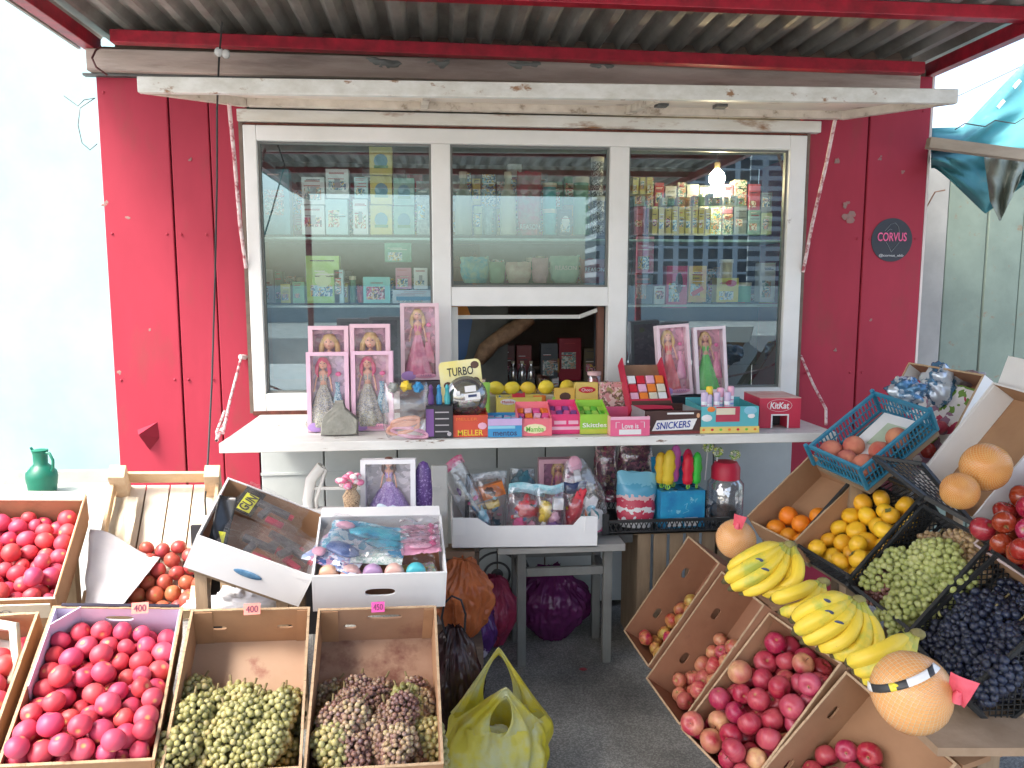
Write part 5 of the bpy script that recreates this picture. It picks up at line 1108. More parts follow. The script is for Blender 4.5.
p = at(420.5, 380, 3.42); w = m(38, p); h = m(76, p)
sp_ = MB().bb((-.09, -.05, 0), (.09, .05, p.z-.9935)).build('low_carton', P('dark_grey_card', (.07, .07, .08), .6)); sp_.location = (p.x, p.y, .993); tag(sp_, 'dark low carton under the tall pink doll box', 'carton')
p = Vector((p.x, p.y, p.z+.001))
doll_box('tall boxed doll in long pink gown raised against the window post', p, w, h, .05, (.82, .60, .66), (.58, .30, .40), 'blonde', PINKD, PINKD, rot=(R(-4), 0, R(3)), loc2=-w*.05, wide=.22)
# grey rock
p, w = spot(321, 359, 435); rk = MB(); rk.ell((0, 0, 0), 1, 9, 7)
prof = [(-.5, 0), (.48, 0), (.50, .42), (.16, .72), (.12, .92), (-.12, .92), (-.15, .76), (-.42, .52), (-.5, .18)]
ROCK = P('grey_rock', (.30, .30, .26), .9, (.22, .22, .19), scale=25, bump=.7, bscale=80)
mb = MB(); mb.prism([(x*w, z*w) for x, z in prof], -.022, .022)
me = mb.mesh('rock', ROCK); bm = bmesh.new(); bm.from_mesh(me); bmesh.ops.triangulate(bm, faces=bm.faces); bmesh.ops.subdivide_edges(bm, edges=bm.edges, cuts=3, use_grid_fill=True)
for v in bm.verts:
    c_ = Vector((0, 0, w*.4)); fz_ = 1-.35*(abs(v.co.y)/.022)*max(0, (v.co-c_).length/w-.25); v.co = Vector((v.co.x*fz_, v.co.y, c_.z+(v.co.z-c_.z)*fz_)); v.co += .0035*Vector((noise.noise(v.co*40), noise.noise(v.co*40+Vector((5, 5, 5))), noise.noise(v.co*40+Vector((9, 1, 2)))))
    v.co.z = max(0, v.co.z)
bm.to_mesh(me); bm.free(); o = bpy.data.objects.new('rock', me); COL.objects.link(o); o.location = p; tag(o, 'grey chunk of rock on the counter holding down doll boxes', 'rock')
# clear bag with peach rings
def bagfilm(name, par, w, h, d, loc, seed, rot=(0, 0, 0), mt=None, pinch=.55):
    def f(u, v):
        a = u*2*math.pi; k = (1-(1-pinch)*max(0, v-.6)/.4)*(1-.25*(1-v)**6); fold = 1+.10*noise.noise(Vector((math.cos(a)*2, math.sin(a)*2, v*4+seed*3)))+.12*(.3+v)*noise.noise(Vector((math.cos(a)*5, math.sin(a)*5, v*5+seed)))
        dd = d*(1 if v < .7 else max(.12, 1-(v-.7)/.3*.9))
        return (w/2*math.cos(a)*k*fold, dd/2*math.sin(a)*fold, h*v+.01*noise.noise(Vector((u*9, seed, 1)))*v)
    return MB().sheet(f, 28, 16).build(name, mt or BAG, par, loc, rot, smooth='all')
def toy_bag(label, p, w, h, d, header, toys, rot=(0, 0, 0), hdr_h=.16, seed=1, cat='bagged toy', name='toy_bag'):
    t = thing(name, label, cat, p, rot)
    bagfilm('bag_film', t, w, h*(1-hdr_h*.5), d, (0, 0, .002), seed, pinch=.9)
    if header:
        mb = MB().sheet(lambda u, v: ((u-.5)*w*1.0, .006*math.sin(u*7+seed), h*(1-hdr_h)+h*hdr_h*v+.006*math.sin(u*5+seed*2)), 12, 3); mb.build('header_card', header, t, smooth=True, solid=.002)
    rb_ = random.Random(seed*7)
    if toys and header is not None:
        for i in range(12): MB().ell((0, 0, 0), (w*rb_.uniform(.03, .09), .010, h*rb_.uniform(.02, .06)), 8, 6, nz=.5, seed=i).build('toy_piece', rb_.choice(TOYC), t, (w*rb_.uniform(-.3, .3), -d*rb_.uniform(-.1, .25), h*rb_.uniform(.08, .7)), (0, rb_.uniform(-1.5, 1.5), 0), smooth='all')
    for i, (kind, x, z, sx, sz, mt) in enumerate(toys):
        mb = MB()
        if kind == 'ball': mb.ell((0, 0, 0), (w*sx/2, min(d*.35, w*sx/2), h*sz/2), 18, 12, nz=.55, nsc=2.2, seed=i+seed)
        elif kind == 'box': mb.box((0, 0, 0), (w*sx, d*.4, h*sz))
        elif kind == 'stick': mb.tube([(-w*sx/2, 0, -h*sz/2), (0, .004, 0), (w*sx/2, 0, h*sz/2)], .009, 7)
        elif kind == 'ring': mb.tube([(w*sx/2*math.cos(a*math.pi/8), 0, h*sz/2*math.sin(a*math.pi/8)) for a in range(17)], .008, 7)
        elif kind == 'doll': doll(t, h*sz, HAIR['blonde'], mt, (w*x, 0, h*z-h*sz/2), sx); continue
        mb.build('toy_piece', mt, t, (w*x, -d*.08, h*z), (0, .3*math.sin(i*3+seed), 0), smooth=kind != 'box')
    return t
C_ = lambda n, c, **k: flat('col_'+n, c, **k)
PEACHR = C_('peach', (.75, .35, .22)); PINKC = C_('hotpink', (.78, .10, .30)); REDC = C_('red', (.62, .02, .04)); YEL = C_('yellow', (.80, .58, .04)); BLU = C_('blue', (.04, .28, .55)); TEA = C_('teal', (.06, .42, .45)); WHT = C_('white', (.80, .80, .80)); BLK = C_('black', (.02, .02, .025)); GRN = C_('green', (.14, .50, .05)); PUR = C_('purple', (.20, .08, .30)); SKY = C_('sky', (.25, .58, .72)); ORG = C_('orange', (.80, .22, .03)); LPK = C_('lightpink', (.80, .42, .55)); NAVY = C_('navy', (.03, .05, .14)); CRM = C_('cream', (.72, .66, .50)); BRN = C_('brown', (.10, .045, .03))
TOYC = [REDC, YEL, BLU, LPK, WHT, PUR, C_('bluegreen', (.10, .30, .32)), PINKC, SKY, BLK]
p, w = spot(383, 429, 438); t = toy_bag('crinkled clear bag with peach coloured rings beside the doll boxes', p, w, m(60, p), .09, None, [('ring', -.05, .18, .7, .16, PEACHR), ('ring', .08, .10, .8, .14, LPK), ('ring', 0, .28, .6, .12, PEACHR), ('ball', -.25, .85, .22, .16, C_('grey', (.3, .32, .3))), ('ball', .02, .88, .24, .16, YEL), ('ball', .28, .85, .22, .16, BLU)], seed=4)
# dark display of bottles
p, w = spot(426, 453, 436); t = thing('bottle_display', 'black and purple display box of small dark bottles', 'display box', p)
hh = m(32, p); MB().bb((-w/2, -.04, 0), (w/2, .05, hh)).build('box', BLK, t, bevel=.002); MB().bb((-w*.48, -.0415, hh*.05), (-w*.2, -.0405, hh*.9)).build('purple_print', PUR, t)
mb = MB(); 
for i in range(4): mb.box((w*.1, -.0412, hh*(.2+.2*i)), (w*.5, .001, hh*.035))
mb.ell((w*.36, -.041, hh*.12), (w*.08, .001, w*.08), 10, 5); mb.build('print_lines', C_('greyprint', (.45, .42, .45)), t)
for i in range(3):
    o = MB().lathe([(.011, 0), (.012, .03), (.008, .04), (.008, .06), (.010, .062), (.004, .075)], 12).build('bottle', [PUR, BLU, TEA][i], t, (-w*.3+i*w*.3, .01, hh), smooth=True)
# yellow card with a clear dome
p = at(467, 410, 3.02); w = m(42, p); h = m(50, p); t = thing('dome_card', 'yellow TURBO card holding a dark clear dome of sweets', 'sweet dome', (p.x, p.y, .993), (R(-6), R(-6), 0)); zb = p.z-.993
mb = MB(); rr = w*.12; prf = []
for cx, cz, a0 in ((w/2-rr, h-rr, 0), (-w/2+rr, h-rr, 90), (-w/2+rr, rr, 180), (w/2-rr, rr, 270)): prf += [(cx+rr*math.cos(R(a0+k*22.5)), cz+rr*math.sin(R(a0+k*22.5))) for k in range(5)]
mb.prism(prf, 0, .003); mb.build('card', P('yellow_card', (.82, .72, .22), .4, (.80, .76, .45), scale=12), t, (0, 0, zb))
lettering('TURBO', w*.62, h*.17, BLK, t, (0, -.001, zb+h*.78), outline=.01)
for sx, sz in ((-.33, .52), (.34, .56), (.36, .88)): MB().ell((w*sx, -.001, zb+h*sz), (w*.10, .001, w*.09), 10, 5).build('badge', BRN, t)
mb = MB(); mb.ell((0, 0, 0), (w*.50, .05, w*.50), 28, 16); mb.build('dome', film('smoked_dome', (.35, .37, .38), .70, .06, .2, 10), t, (.012, -.035, zb+h*.26), smooth='all')
for i in range(14):
    a = random.uniform(0, 6.28); r0 = random.uniform(0, .36)*w; MB().ell((0, 0, 0), (.013, .010, .009), 8, 6).build('sweet', [GRN, REDC, LPK, WHT, BRN][i % 5], t, (.012+r0*math.cos(a), -.03+random.uniform(-.015, .015), zb+h*.20+r0*.8*math.sin(a)*.6-.01), smooth=True)
mb = MB().box((.03, -.088, zb+h*.42), (w*.26, .002, h*.12), 0).box((.035, -.089, zb+h*.27), (w*.36, .002, h*.13), 0).box((.035, -.0905, zb+h*.28), (w*.2, .001, h*.05), 1).box((-.02, -.088, zb+h*.36), (w*.10, .002, h*.08), 0); mb.build('dome_label', [WHT, NAVY], t)
PRN = [speck('print_a', [(.62, .64, .60), (.12, .22, .26), (.55, .30, .20), (.20, .36, .30)], 75), speck('print_b', [(.70, .66, .45), (.50, .12, .10), (.70, .70, .66), (.10, .25, .12)], 75), speck('print_c', [(.30, .55, .60), (.70, .74, .74), (.06, .18, .30), (.60, .45, .12)], 75), speck('print_d', [(.60, .12, .22), (.72, .60, .60), (.08, .06, .08), (.72, .50, .10)], 75)]
# generic sweet display boxes
def disp(label, x0, x1, yb, yt, col, d=.12, low=.55, text=None, tcol=WHT, tw=.8, th=.3, tz=.32, inner=None, sweets=None, extra=None, name='sweet_box', z=.992, rz=0, cat='sweet box', tilt=0, side=None):
    p, w = spot(x0, x1, yb, z); h = m(yb-yt, p); t = thing(name, label, cat, p+Vector((0, d/2, 0)), (tilt, 0, R(rz))); k = .003; hf = h*low
    hb = hf+ .02 if low > .9 else h
    mt = col if not isinstance(col, tuple) else C_(name+text if text else name+label[:8], col)
    MB().bb((-w/2, -d/2, 0), (w/2, d/2, k)).build('base', mt, t)
    MB().bb((-w/2, -d/2, k), (w/2, -d/2+k, hf)).build('front_panel', mt, t)
    MB().bb((-w/2, d/2-k, k), (w/2, d/2, h*.95)).build('rear_panel', mt, t)
    for s in (-1, 1):
        x = s*(w/2-k/2); mb = MB(); pr = [(-d/2+k, k), (d/2-k, k), (d/2-k, h*.9), (-d/2+k, hf)]
        mb.add([(x-k/2, a, b) for a, b in pr]+[(x+k/2, a, b) for a, b in pr], [(0, 1, 2, 3), (7, 6, 5, 4), (0, 4, 5, 1), (1, 5, 6, 2), (2, 6, 7, 3), (3, 7, 4, 0)]); mb.build('side_panel', side or mt, t)
    if text: lettering(text, w*tw, hf*th, tcol, t, (0, -d/2-.001, hf*tz+hf*.1), outline=.01)
    if sweets:
        rnd = random.Random(len(label)); n = 4; mt2, sz = sweets
        for r_ in range(3):
            for c_ in range(n):
                MB().box((0, 0, 0), (w/n*.85, d/3*.8, sz), 0).build('wrapped_sweet', mt2[(r_+c_) % len(mt2)], t, (-w/2+w/n*(c_+.5), -d/2+.012+d/3*(r_+.5)*.85, hf*.72+(h*.9-hf)*(r_+.3)/3), (R(18), rnd.uniform(-.2, .2), rnd.uniform(-.3, .3)), bevel=.002)
    if extra: extra(t, w, h, d, hf)
    return t
def strip(c, z0, z1, x0=-.5, x1=.5): return lambda t, w, h, d, hf: MB().bb((w*x0, -d/2-.0012, hf*z0), (w*x1, -d/2-.0002, hf*z1)).build('printed_band', c, t)
disp('orange red gum box lettered MELLER at the front of the counter', 453, 488, 437, 411, (.62, .07, .03), text='MELLER', tcol=YEL, tw=.72, th=.26, tz=.10, low=.85, sweets=([ORG, REDC], .02), extra=lambda t, w, h, d, hf: (lettering('MELLER', w*.6, hf*.13, ORG, t, (-w*.1, -d/2-.001, hf*.82)), MB().ell((w*.34, -d/2-.001, hf*.5), (w*.13, .001, hf*.16), 12, 5).build('pink_burst', LPK, t)))
disp('blue and lilac box lettered mentos beside the MELLER gum', 488, 522, 437, 416, BLU, text='mentos', tcol=NAVY, tw=.7, th=.26, tz=.10, low=.9, sweets=([C_('lilac', (.55, .40, .66)), SKY], .02), extra=lambda t, w, h, d, hf: (MB().bb((-w/2, -d/2-.0012, hf*.62), (w/2, -d/2-.0002, hf*.98)).build('lilac_band', C_('lilac', (.55, .40, .66)), t), MB().bb((-w/2, -d/2-.0012, hf*.45), (w*.3, -d/2-.0002, hf*.6)).build('pale_band', SKY, t)))
disp('pink box with pale oval lettered Mamba full of chews', 518, 552, 436, 404, (.78, .16, .20), text='Mamba', tcol=GRN, tw=.52, th=.30, tz=.30, low=.55, sweets=([LPK, PINKC, ORG], .012), extra=lambda t, w, h, d, hf: MB().ell((0, -d/2+.0, hf*.42), (w*.34, .001, hf*.28), 18, 5).build('pale_oval', C_('paleyellow', (.80, .76, .45)), t))
disp('magenta chewing sweet box between Mamba and Skittles', 551, 580, 434, 402, (.70, .03, .16), low=.62, sweets=([PUR, PINKC], .014), extra=lambda t, w, h, d, hf: (MB().bb((-w/2, -d/2-.0012, hf*.22), (w/2, -d/2-.0002, hf*.38)).build('pale_band', LPK, t), MB().bb((-w*.4, -d/2-.0012, hf*.5), (w*.02, -d/2-.0002, hf*.68)).build('print', LPK, t), MB().bb((w*.1, -d/2-.0012, hf*.5), (w*.44, -d/2-.0002, hf*.68)).build('print', LPK, t)))
disp('lime green box lettered Skittles on the counter', 580, 609, 434, 402, (.28, .55, .04), text='Skittles', tcol=WHT, tw=.84, th=.22, tz=.36, low=.62, sweets=([GRN, C_('lime', (.35, .6, .08))], .012), extra=lambda t, w, h, d, hf: MB().bb((-w/2, -d/2-.0012, hf*.02), (w/2, -d/2-.0002, hf*.25)).build('olive_band', C_('olive', (.45, .50, .05)), t))
disp('yellow chew pack row with red letters behind Mamba', 499, 546, 424, 399, (.72, .60, .12), d=.06, low=.9, z=.993, extra=lambda t, w, h, d, hf: (MB().ell((-w*.25, -d/2-.001, hf*.8), (w*.18, .001, hf*.14), 14, 5).build('white_oval', WHT, t), lettering('Mamba', w*.26, hf*.12, REDC, t, (-w*.25, -d/2-.0028, hf*.8)))).location.y += .13
disp('yellow sweet box with brown bear print behind the magenta box', 560, 580, 424, 391, (.78, .50, .10), d=.05, low=.95, extra=lambda t, w, h, d, hf: MB().ell((0, -d/2-.001, hf*.75), (w*.3, .001, hf*.14), 12, 5).build('brown_print', BRN, t)).location.y += .13
disp('tall yellow box with red oval label behind the lime box', 581, 604, 424, 385, (.72, .55, .14), d=.06, low=.98, extra=lambda t, w, h, d, hf: (MB().ell((0, -d/2-.001, hf*.80), (w*.40, .001, hf*.09), 16, 5).build('red_oval', REDC, t), lettering('Choco', w*.5, hf*.08, WHT, t, (0, -d/2-.0028, hf*.8)), MB().bb((-w/2, -d/2-.0012, hf*.3), (w/2, -d/2-.0002, hf*.55)).build('orange_band', YEL, t))).location.y += .13
disp('box printed with pink flowers behind the pink tray', 605, 629, 424, 384, speck('flower_print', [(.62, .30, .30), (.20, .12, .08), (.75, .60, .55), (.35, .30, .12)], 60), d=.06, low=.98).location.y += .10
def barcode(t, w, h, d, hf):
    MB().bb((-w*.28, -d/2-.0012, hf*.08), (w*.28, -d/2-.0002, hf*.34)).build('label', WHT, t)
    for s_ in (-1, 1): mb = MB(); ribbon(mb, [(s_*w*.36, -d/2-.001, hf*.42), (s_*w*.36, -d/2-.001, hf*.72), (s_*w*.26, -d/2-.001, hf*.72)], w*.015); mb.build('frame_mark', WHT, t)
disp('long pink open tray lettered Love is beside the SNICKERS box', 610, 650, 436, 416, (.76, .12, .26), d=.28, low=.98, text='Love is', tcol=WHT, tw=.42, th=.26, tz=.42, side=C_('salmoncard', (.72, .36, .30)), extra=lambda t, w, h, d, hf: (barcode(t, w, h, d, hf), MB().bb((-w/2, -d/2-.0012, hf*.84), (w/2, -d/2-.0002, hf*1.0)).build('pale_band', LPK, t), MB().lathe([(.012, 0), (.015, .02), (.006, .05), (.008, .055)], 10).build('small_toy', BLU, t, (-w*.1, -d*.25, .006), smooth=True)))
sn = disp('empty dark brown box lettered SNICKERS on the counter', 644, 701, 434, 410, (.055, .018, .014), d=.22, low=.98, text=None, side=C_('greyboard', (.30, .31, .31)))
w = m(57, sn.location); hf = m(24, sn.location)
MB().add([(-w*.36, -.1115, hf*.14), (w*.34, -.1115, hf*.18), (w*.42, -.1115, hf*.62), (-w*.28, -.1115, hf*.56)], [(0, 1, 2, 3)]).build('white_plate', WHT, sn, solid=.0006)
lettering('SNICKERS', w*.60, hf*.28, C_('deepblue', (.02, .05, .30)), sn, (.002, -.1125, hf*.37), rot=(0, R(-3), 0), shear=.2, outline=.015)
MB().bb((-w*.1, -.1115, hf*.80), (w*.36, -.1105, hf*.87)).build('white_line', WHT, sn); MB().bb((-w*.5, -.1112, hf*.0), (w*.5, -.1104, hf*.12)).build('maroon_band', C_('maroon', (.18, .02, .02)), sn)
for sx, sz in ((-.42, .3), (.44, .74)): MB().ell((w*sx, -.111, hf*sz), (w*.03, .0012, hf*.10), 8, 5).build('nut_print', C_('nut', (.70, .38, .20)), sn)
te = disp('teal beach printed display box of bubble tubes', 700, 759, 433, 402, (.10, .45, .50), d=.20, low=.86, side=C_('tealdark', (.06, .32, .34)))
w = m(59, te.location); hf = m(31, te.location)*.86
MB().bb((-w/2, -.1015, 0), (w/2, -.1005, hf*.24)).build('sand_band', C_('sand', (.75, .58, .16)), te)
MB().bb((-w*.24, -.1025, hf*.42), (w*.16, -.1005, hf*.97)).build('red_window', C_('crimsonprint', (.45, .04, .08)), te); MB().bb((-w*.24, -.1032, hf*.68), (w*.08, -.1025, hf*.92)).build('pale_print', CRM, te)
for sx, sz, r0, c_ in ((-.39, .56, .13, WHT), (-.32, .88, .10, ORG), (.34, .82, .16, SKY), (.36, .62, .09, WHT)): MB().ell((w*sx, -.101, hf*sz), (w*r0*.7, .0014, hf*r0), 12, 5).build('bubble_print', c_, te)
for i in range(7): MB().ell((w*(-.44+.145*i), -.1012, hf*.13), (w*.03, .0012, hf*.05), 7, 4).build('shell_print', [ORG, REDC, GRN][i % 3], te)
for i, (px, dz, c_) in enumerate(((-.40, 0, 0), (-.25, .02, 1), (-.12, .0, 0), (-.0, .015, 2), (.12, 0, 0), (.24, .02, 2), (-.3, -.01, 0))):
    t = thing('bubble_tube', 'slim pastel bubble tube with yellow foot in the teal display', 'bubble tube', te.location+Vector((w*px*.75-w*.06, -.045+.02*(i % 2), .045+dz)), group='bubble tubes in the teal display')
    MB().lathe([(.014, 0), (.014, .028)], 14).build('base', YEL, t, smooth=True)
    MB().lathe([(.0125, .028), (.0125, .075)], 14).build('tube', banded('tube_print', [(0, (.80, .80, .84)), (.35, (.35, .45, .75)), (.5, (.85, .82, .85)), (.7, (.75, .30, .45)), (.8, (.85, .85, .88))], 2, .028, .075, wob=.1, wscale=80), t, smooth=True)
    MB().lathe([(.0135, .075), (.0135, .108), (.010, .112)], 14).build('cap', [C_('lilaccap', (.62, .50, .68)), YEL, LPK][c_], t, smooth=True)
for i in range(17):
    px = 456+i*9.6+random.uniform(-2, 2); p, w = spot(px-6, px+6, 419 if i % 2 else 414); h = m(random.uniform(25, 33) if not 486 < px < 576 else random.uniform(17, 22), p)
    t = thing('sweet_packet', 'small crinkled sweet packet crammed behind the front row of gum boxes', 'sweet packet', p, (R(-12), R(random.uniform(-14, 14)), R(random.uniform(-25, 25))), 'crinkled packets behind the gum boxes')
    bagfilm('wrapper', t, w*1.15, h*1.2, .02, (0, 0, 0), i+50, mt=[PRN[3], ORG, PRN[1], C_('limestick', (.30, .60, .10)), PINKC, PRN[2], YEL, REDC][i % 8], pinch=1.0)
for i in range(7):
    px = 612+i*11; p, w = spot(px-6, px+6, 417); h = m(random.uniform(22, 29), p)
    t = thing('sweet_packet', 'small crinkled packet behind the pink tray and SNICKERS box', 'sweet packet', p+Vector((0, .10, 0)), (R(-12), R(random.uniform(-14, 14)), 0), 'crinkled packets behind the SNICKERS box'); bagfilm('wrapper', t, w*1.15, h*1.2, .02, (0, 0, 0), i+80, mt=[PRN[3], YEL, PRN[2], REDC][i % 4], pinch=1.0)
rb = thing('red_box', 'closed red box with small mouth and white oval logo at the right counter end', 'sweet box'); p, w = spot(764, 801, 428); h = m(30, p)
rb.location = p+Vector((-.006, .10, 0)); rb.rotation_euler = (0, 0, R(-4)); w *= 1.12
KR = P('red_print_card', (.55, .03, .07), .45, (.48, .025, .06), scale=9); WEAR = P('worn_red_card', (.55, .22, .20), .6, (.62, .45, .40), scale=14, bump=.2)
mb = MB(); mw = w*.18; mh = h*.42
mb.bb((-w/2, -.10, 0), (-mw, .10, h)).bb((mw, -.10, 0), (w/2, .10, h)).bb((-mw, -.10, mh), (mw, .10, h)).bb((-mw, -.02, 0), (mw, .1, mh)); mb.build('box', KR, rb)
MB().bb((-w/2, -.10, h+.0002), (w/2, .10, h+.003)).build('worn_top', WEAR, rb); MB().bb((-mw, -.021, 0), (mw, -.0201, mh)).build('dark_mouth', BLK, rb)
mb = MB(); mb.bb((-mw-.006, -.1015, 0), (-mw, -.1003, mh+.006)).bb((mw, -.1015, 0), (mw+.006, -.1003, mh+.006)).bb((-mw, -.1015, mh), (mw, -.1003, mh+.006)); mb.build('white_outline', WHT, rb)
lettering('KitKat', w*.46, h*.22, WHT, rb, (-w*.02, -.1012, h*.76), shear=.15, outline=.02); mb = MB(); ribbon(mb, [(w*(-.02+.30*math.cos(a*math.pi/10)), -.1012, h*(.76+.20*math.sin(a*math.pi/10))) for a in range(21)], .0016); mb.build('oval_line', WHT, rb)
# tilted red tray of little packs
bt = thing('candy_tray', 'red tray of small pink and orange packs tilted against the post', 'sweet box', at(649, 407, 3.16), (R(-38), 0, R(3))); bt.location.z = 1.02; w = m(42, bt.location); l = .26
MB().bb((-w/2, -.0, 0), (w/2, .004, l)).build('base', P('tray_card', (.30, .17, .10), .7), bt)
for s in (-1, 1): MB().bb((s*w/2-.003, -.06, 0), (s*w/2+.003, .004, l)).build('side_panel', KR, bt)
MB().bb((-w/2+.003, -.065, 0), (w/2-.003, -.060, .05)).build('front_panel', KR, bt); MB().bb((-w/2+.003, -.0655, .02), (w/2-.003, -.0651, .04)).build('dark_print', BRN, bt)
for r_ in range(3):
    for c_ in range(4): MB().bb((-w/2+.008+c_*w/4.3, -.055, .05+r_*.042), (-w/2+.008+(c_+.86)*w/4.3, -.02, .088+r_*.042)).build('small_pack', [LPK, WHT, ORG, REDC, CRM][(r_*3+c_*2) % 5], bt, bevel=.003)
p = at(675.5, 395, 3.34); w = m(33, p); h = m(70, p); MBx = MB().bb((-.14, -.05, 0), (.14, .05, p.z-.993)).build('low_carton', BLK); MBx.location = (p.x+.06, p.y, .993); tag(MBx, 'black low carton under the two right hand doll boxes', 'carton')
doll_box('boxed doll in coral dress with puppy print behind the pink tray', p+Vector((0, 0, .001)), w, h, .05, (.80, .62, .68), (.68, .35, .45), 'blonde', REDD, C_('pinkprint2', (.78, .35, .52)), rot=(R(-5), R(-4), R(-2)), loc2=-w*.12, wide=.18)
p = at(711, 393, 3.32); w = m(32, p); h = m(66, p); doll_box('boxed doll in bright green dress beside the bubble tubes', p+Vector((0, 0, .001)), w, h, .05, (.78, .68, .74), (.66, .34, .42), 'blonde', GREEND, PINKD, rot=(R(-5), R(-3), R(-2)), loc2=-w*.1, wide=.22, banner=False)
# sill with lemons, jar
zs = at(530, 393, 3.46).z
o = MB().bb((g2[0]+.12, 3.38, .993), (g2[1]-.14, 3.54, zs)).build('sill_block', P('pale_board', (.56, .55, .46), .7, (.48, .46, .38), scale=10, bump=.2), bevel=.003); tag(o, 'pale wooden block at the serving hatch carrying lemons', 'block')
lm = meshes('lemon', .030, LEM, None)
for i, (px, s_) in enumerate(((496, 1), (512, .98), (528, .95), (546, 1.05), (567, 1.05))):
    o = bpy.data.objects.new('lemon', lm[i % 4]); COL.objects.link(o); q = at(px, 388, 3.43); o.location = (q.x, 3.43, zs+.029*s_); o.scale = (s_,)*3; o.rotation_euler = (R(90*0), R(90), R(-15+17*i)); tag(o, 'yellow lemon in the row of five at the serving hatch', 'lemon', 'lemons on the pale block')
p = at(594, 386, 3.42); jr = thing('sweet_jar', 'small clear jar of red sweets beside the hatch jamb', 'jar', (p.x, 3.42, .993)); zz = p.z-.993
MB().lathe([(.028, 0), (.03, .004), (.03, zz+.045), (.022, zz+.055)], 20).build('glass', film('jar_glass', (.95, .95, .95), .75, .05, 0), jr, smooth=True); MB().lathe([(.027, .003), (.027, zz+.035)], 16).build('sweets', speck('red_sweets', [(.5, .02, .03), (.3, .02, .02), (.6, .05, .04)], 120), jr, smooth=True); MB().lathe([(.031, zz+.05), (.031, zz+.065), (.01, zz+.068)], 20).build('lid', C_('jarlid', (.70, .45, .45)), jr, smooth=True)
# ---------------------------------------------------------------- shop interior goods
def item(px0, px1, pyb, pyt, col, kind='box', label='', Y=None, cat='packet', name='packet', mark=None, extra=None):
    Y = Y or SHY0+.10; p = at((px0+px1)/2, pyb, Y); w = (at(px1, pyb, Y)-at(px0, pyb, Y)).x; h = (at((px0+px1)/2, pyt, Y)-p).z
    t = thing(name, label, cat, p)
    if kind == 'box':
        MB().bb((-w/2+.001, -.03, 0), (w/2-.001, .04, h)).build('carton', col, t, bevel=.001)
        if w > .02 and mark is None and extra is not scen:
            rq = random.Random(int(px0*7+pyb)); z0_ = h*rq.uniform(.06, .3); MB().bb((-w*.38, -.0312, z0_), (w*rq.uniform(.1, .38), -.0303, z0_+h*rq.uniform(.2, .5))).build('printed_panel', rq.choice(PRN), t)
            for q_ in range(rq.randint(2, 4)): zz_ = h*rq.uniform(.5, .93); MB().bb((-w*rq.uniform(.2, .42), -.0318, zz_), (w*rq.uniform(.05, .4), -.0308, zz_+h*.022)).build('text_line', rq.choice(TXT), t)
    elif kind == 'bag': MB().sheet(lambda u, v: ((u-.5)*w*(1+.06*math.sin(v*9)), .0, 0), 1, 1); bagfilm('bag', t, w, h, .06, (0, 0, 0), int(px0), mt=col, pinch=1.0)
    elif kind == 'bottle': MB().lathe([(w*.5, 0), (w*.5, h*.55), (w*.42, h*.66), (w*.20, h*.80), (w*.20, h*.93)], 16).build('bottle', col, t, smooth=True); MB().lathe([(w*.24, h*.90), (w*.24, h)], 12).build('cap', CRM, t, smooth=True)
    elif kind == 'tube': MB().lathe([(w*.5, 0), (w*.5, h)], 16).build('tube', col, t, smooth=True); MB().lathe([(w*.55, h*.94), (w*.55, h+.012)], 14).build('cap', CRM, t, smooth=True)
    if mark: MB().bb((-w*.34, -.032 if kind != 'bag' else -.036, h*mark[1]), (w*.34, -.0305 if kind != 'bag' else -.0335, h*mark[2])).build('printed_label', mark[0], t)
    if extra: extra(t, w, h)
    return t
TEAB = P('tea_box_yellow', (.62, .55, .16), .4, (.55, .50, .20), scale=20); TEAG = P('tea_box_green', (.20, .42, .36), .4, (.30, .50, .44), scale=20)
WB = P('white_pack', (.72, .76, .76), .4, (.62, .68, .68), scale=25); LB2 = P('pale_blue_pack', (.42, .62, .66), .4, (.50, .70, .72), scale=20)
scen = lambda t, w, h: (MB().ell((0, -.031, h*.5), (w*.30, .001, h*.26), 14, 6).build('round_picture', C_('bluepic', (.12, .32, .42)), t), MB().bb((-w*.3, -.0325, h*.24), (w*.3, -.0305, h*.34)).build('green_strip', C_('dkgreen', (.10, .26, .10)), t))
dots = lambda t, w, h: (MB().bb((-w*.12, -.0325, h*.35), (w*.12, -.0305, h*.65)).build('figure_print', C_('greyfig', (.30, .33, .36)), t), MB().bb((-w*.35, -.0325, h*.82), (w*.3, -.0305, h*.88)).build('title_print', C_('rosefig', (.45, .25, .25)), t))
zu = 237; Z2 = 303
TXT = [C_('txtdark', (.05, .06, .08)), C_('txtred', (.45, .04, .05)), C_('txtwhite', (.78, .78, .76))]
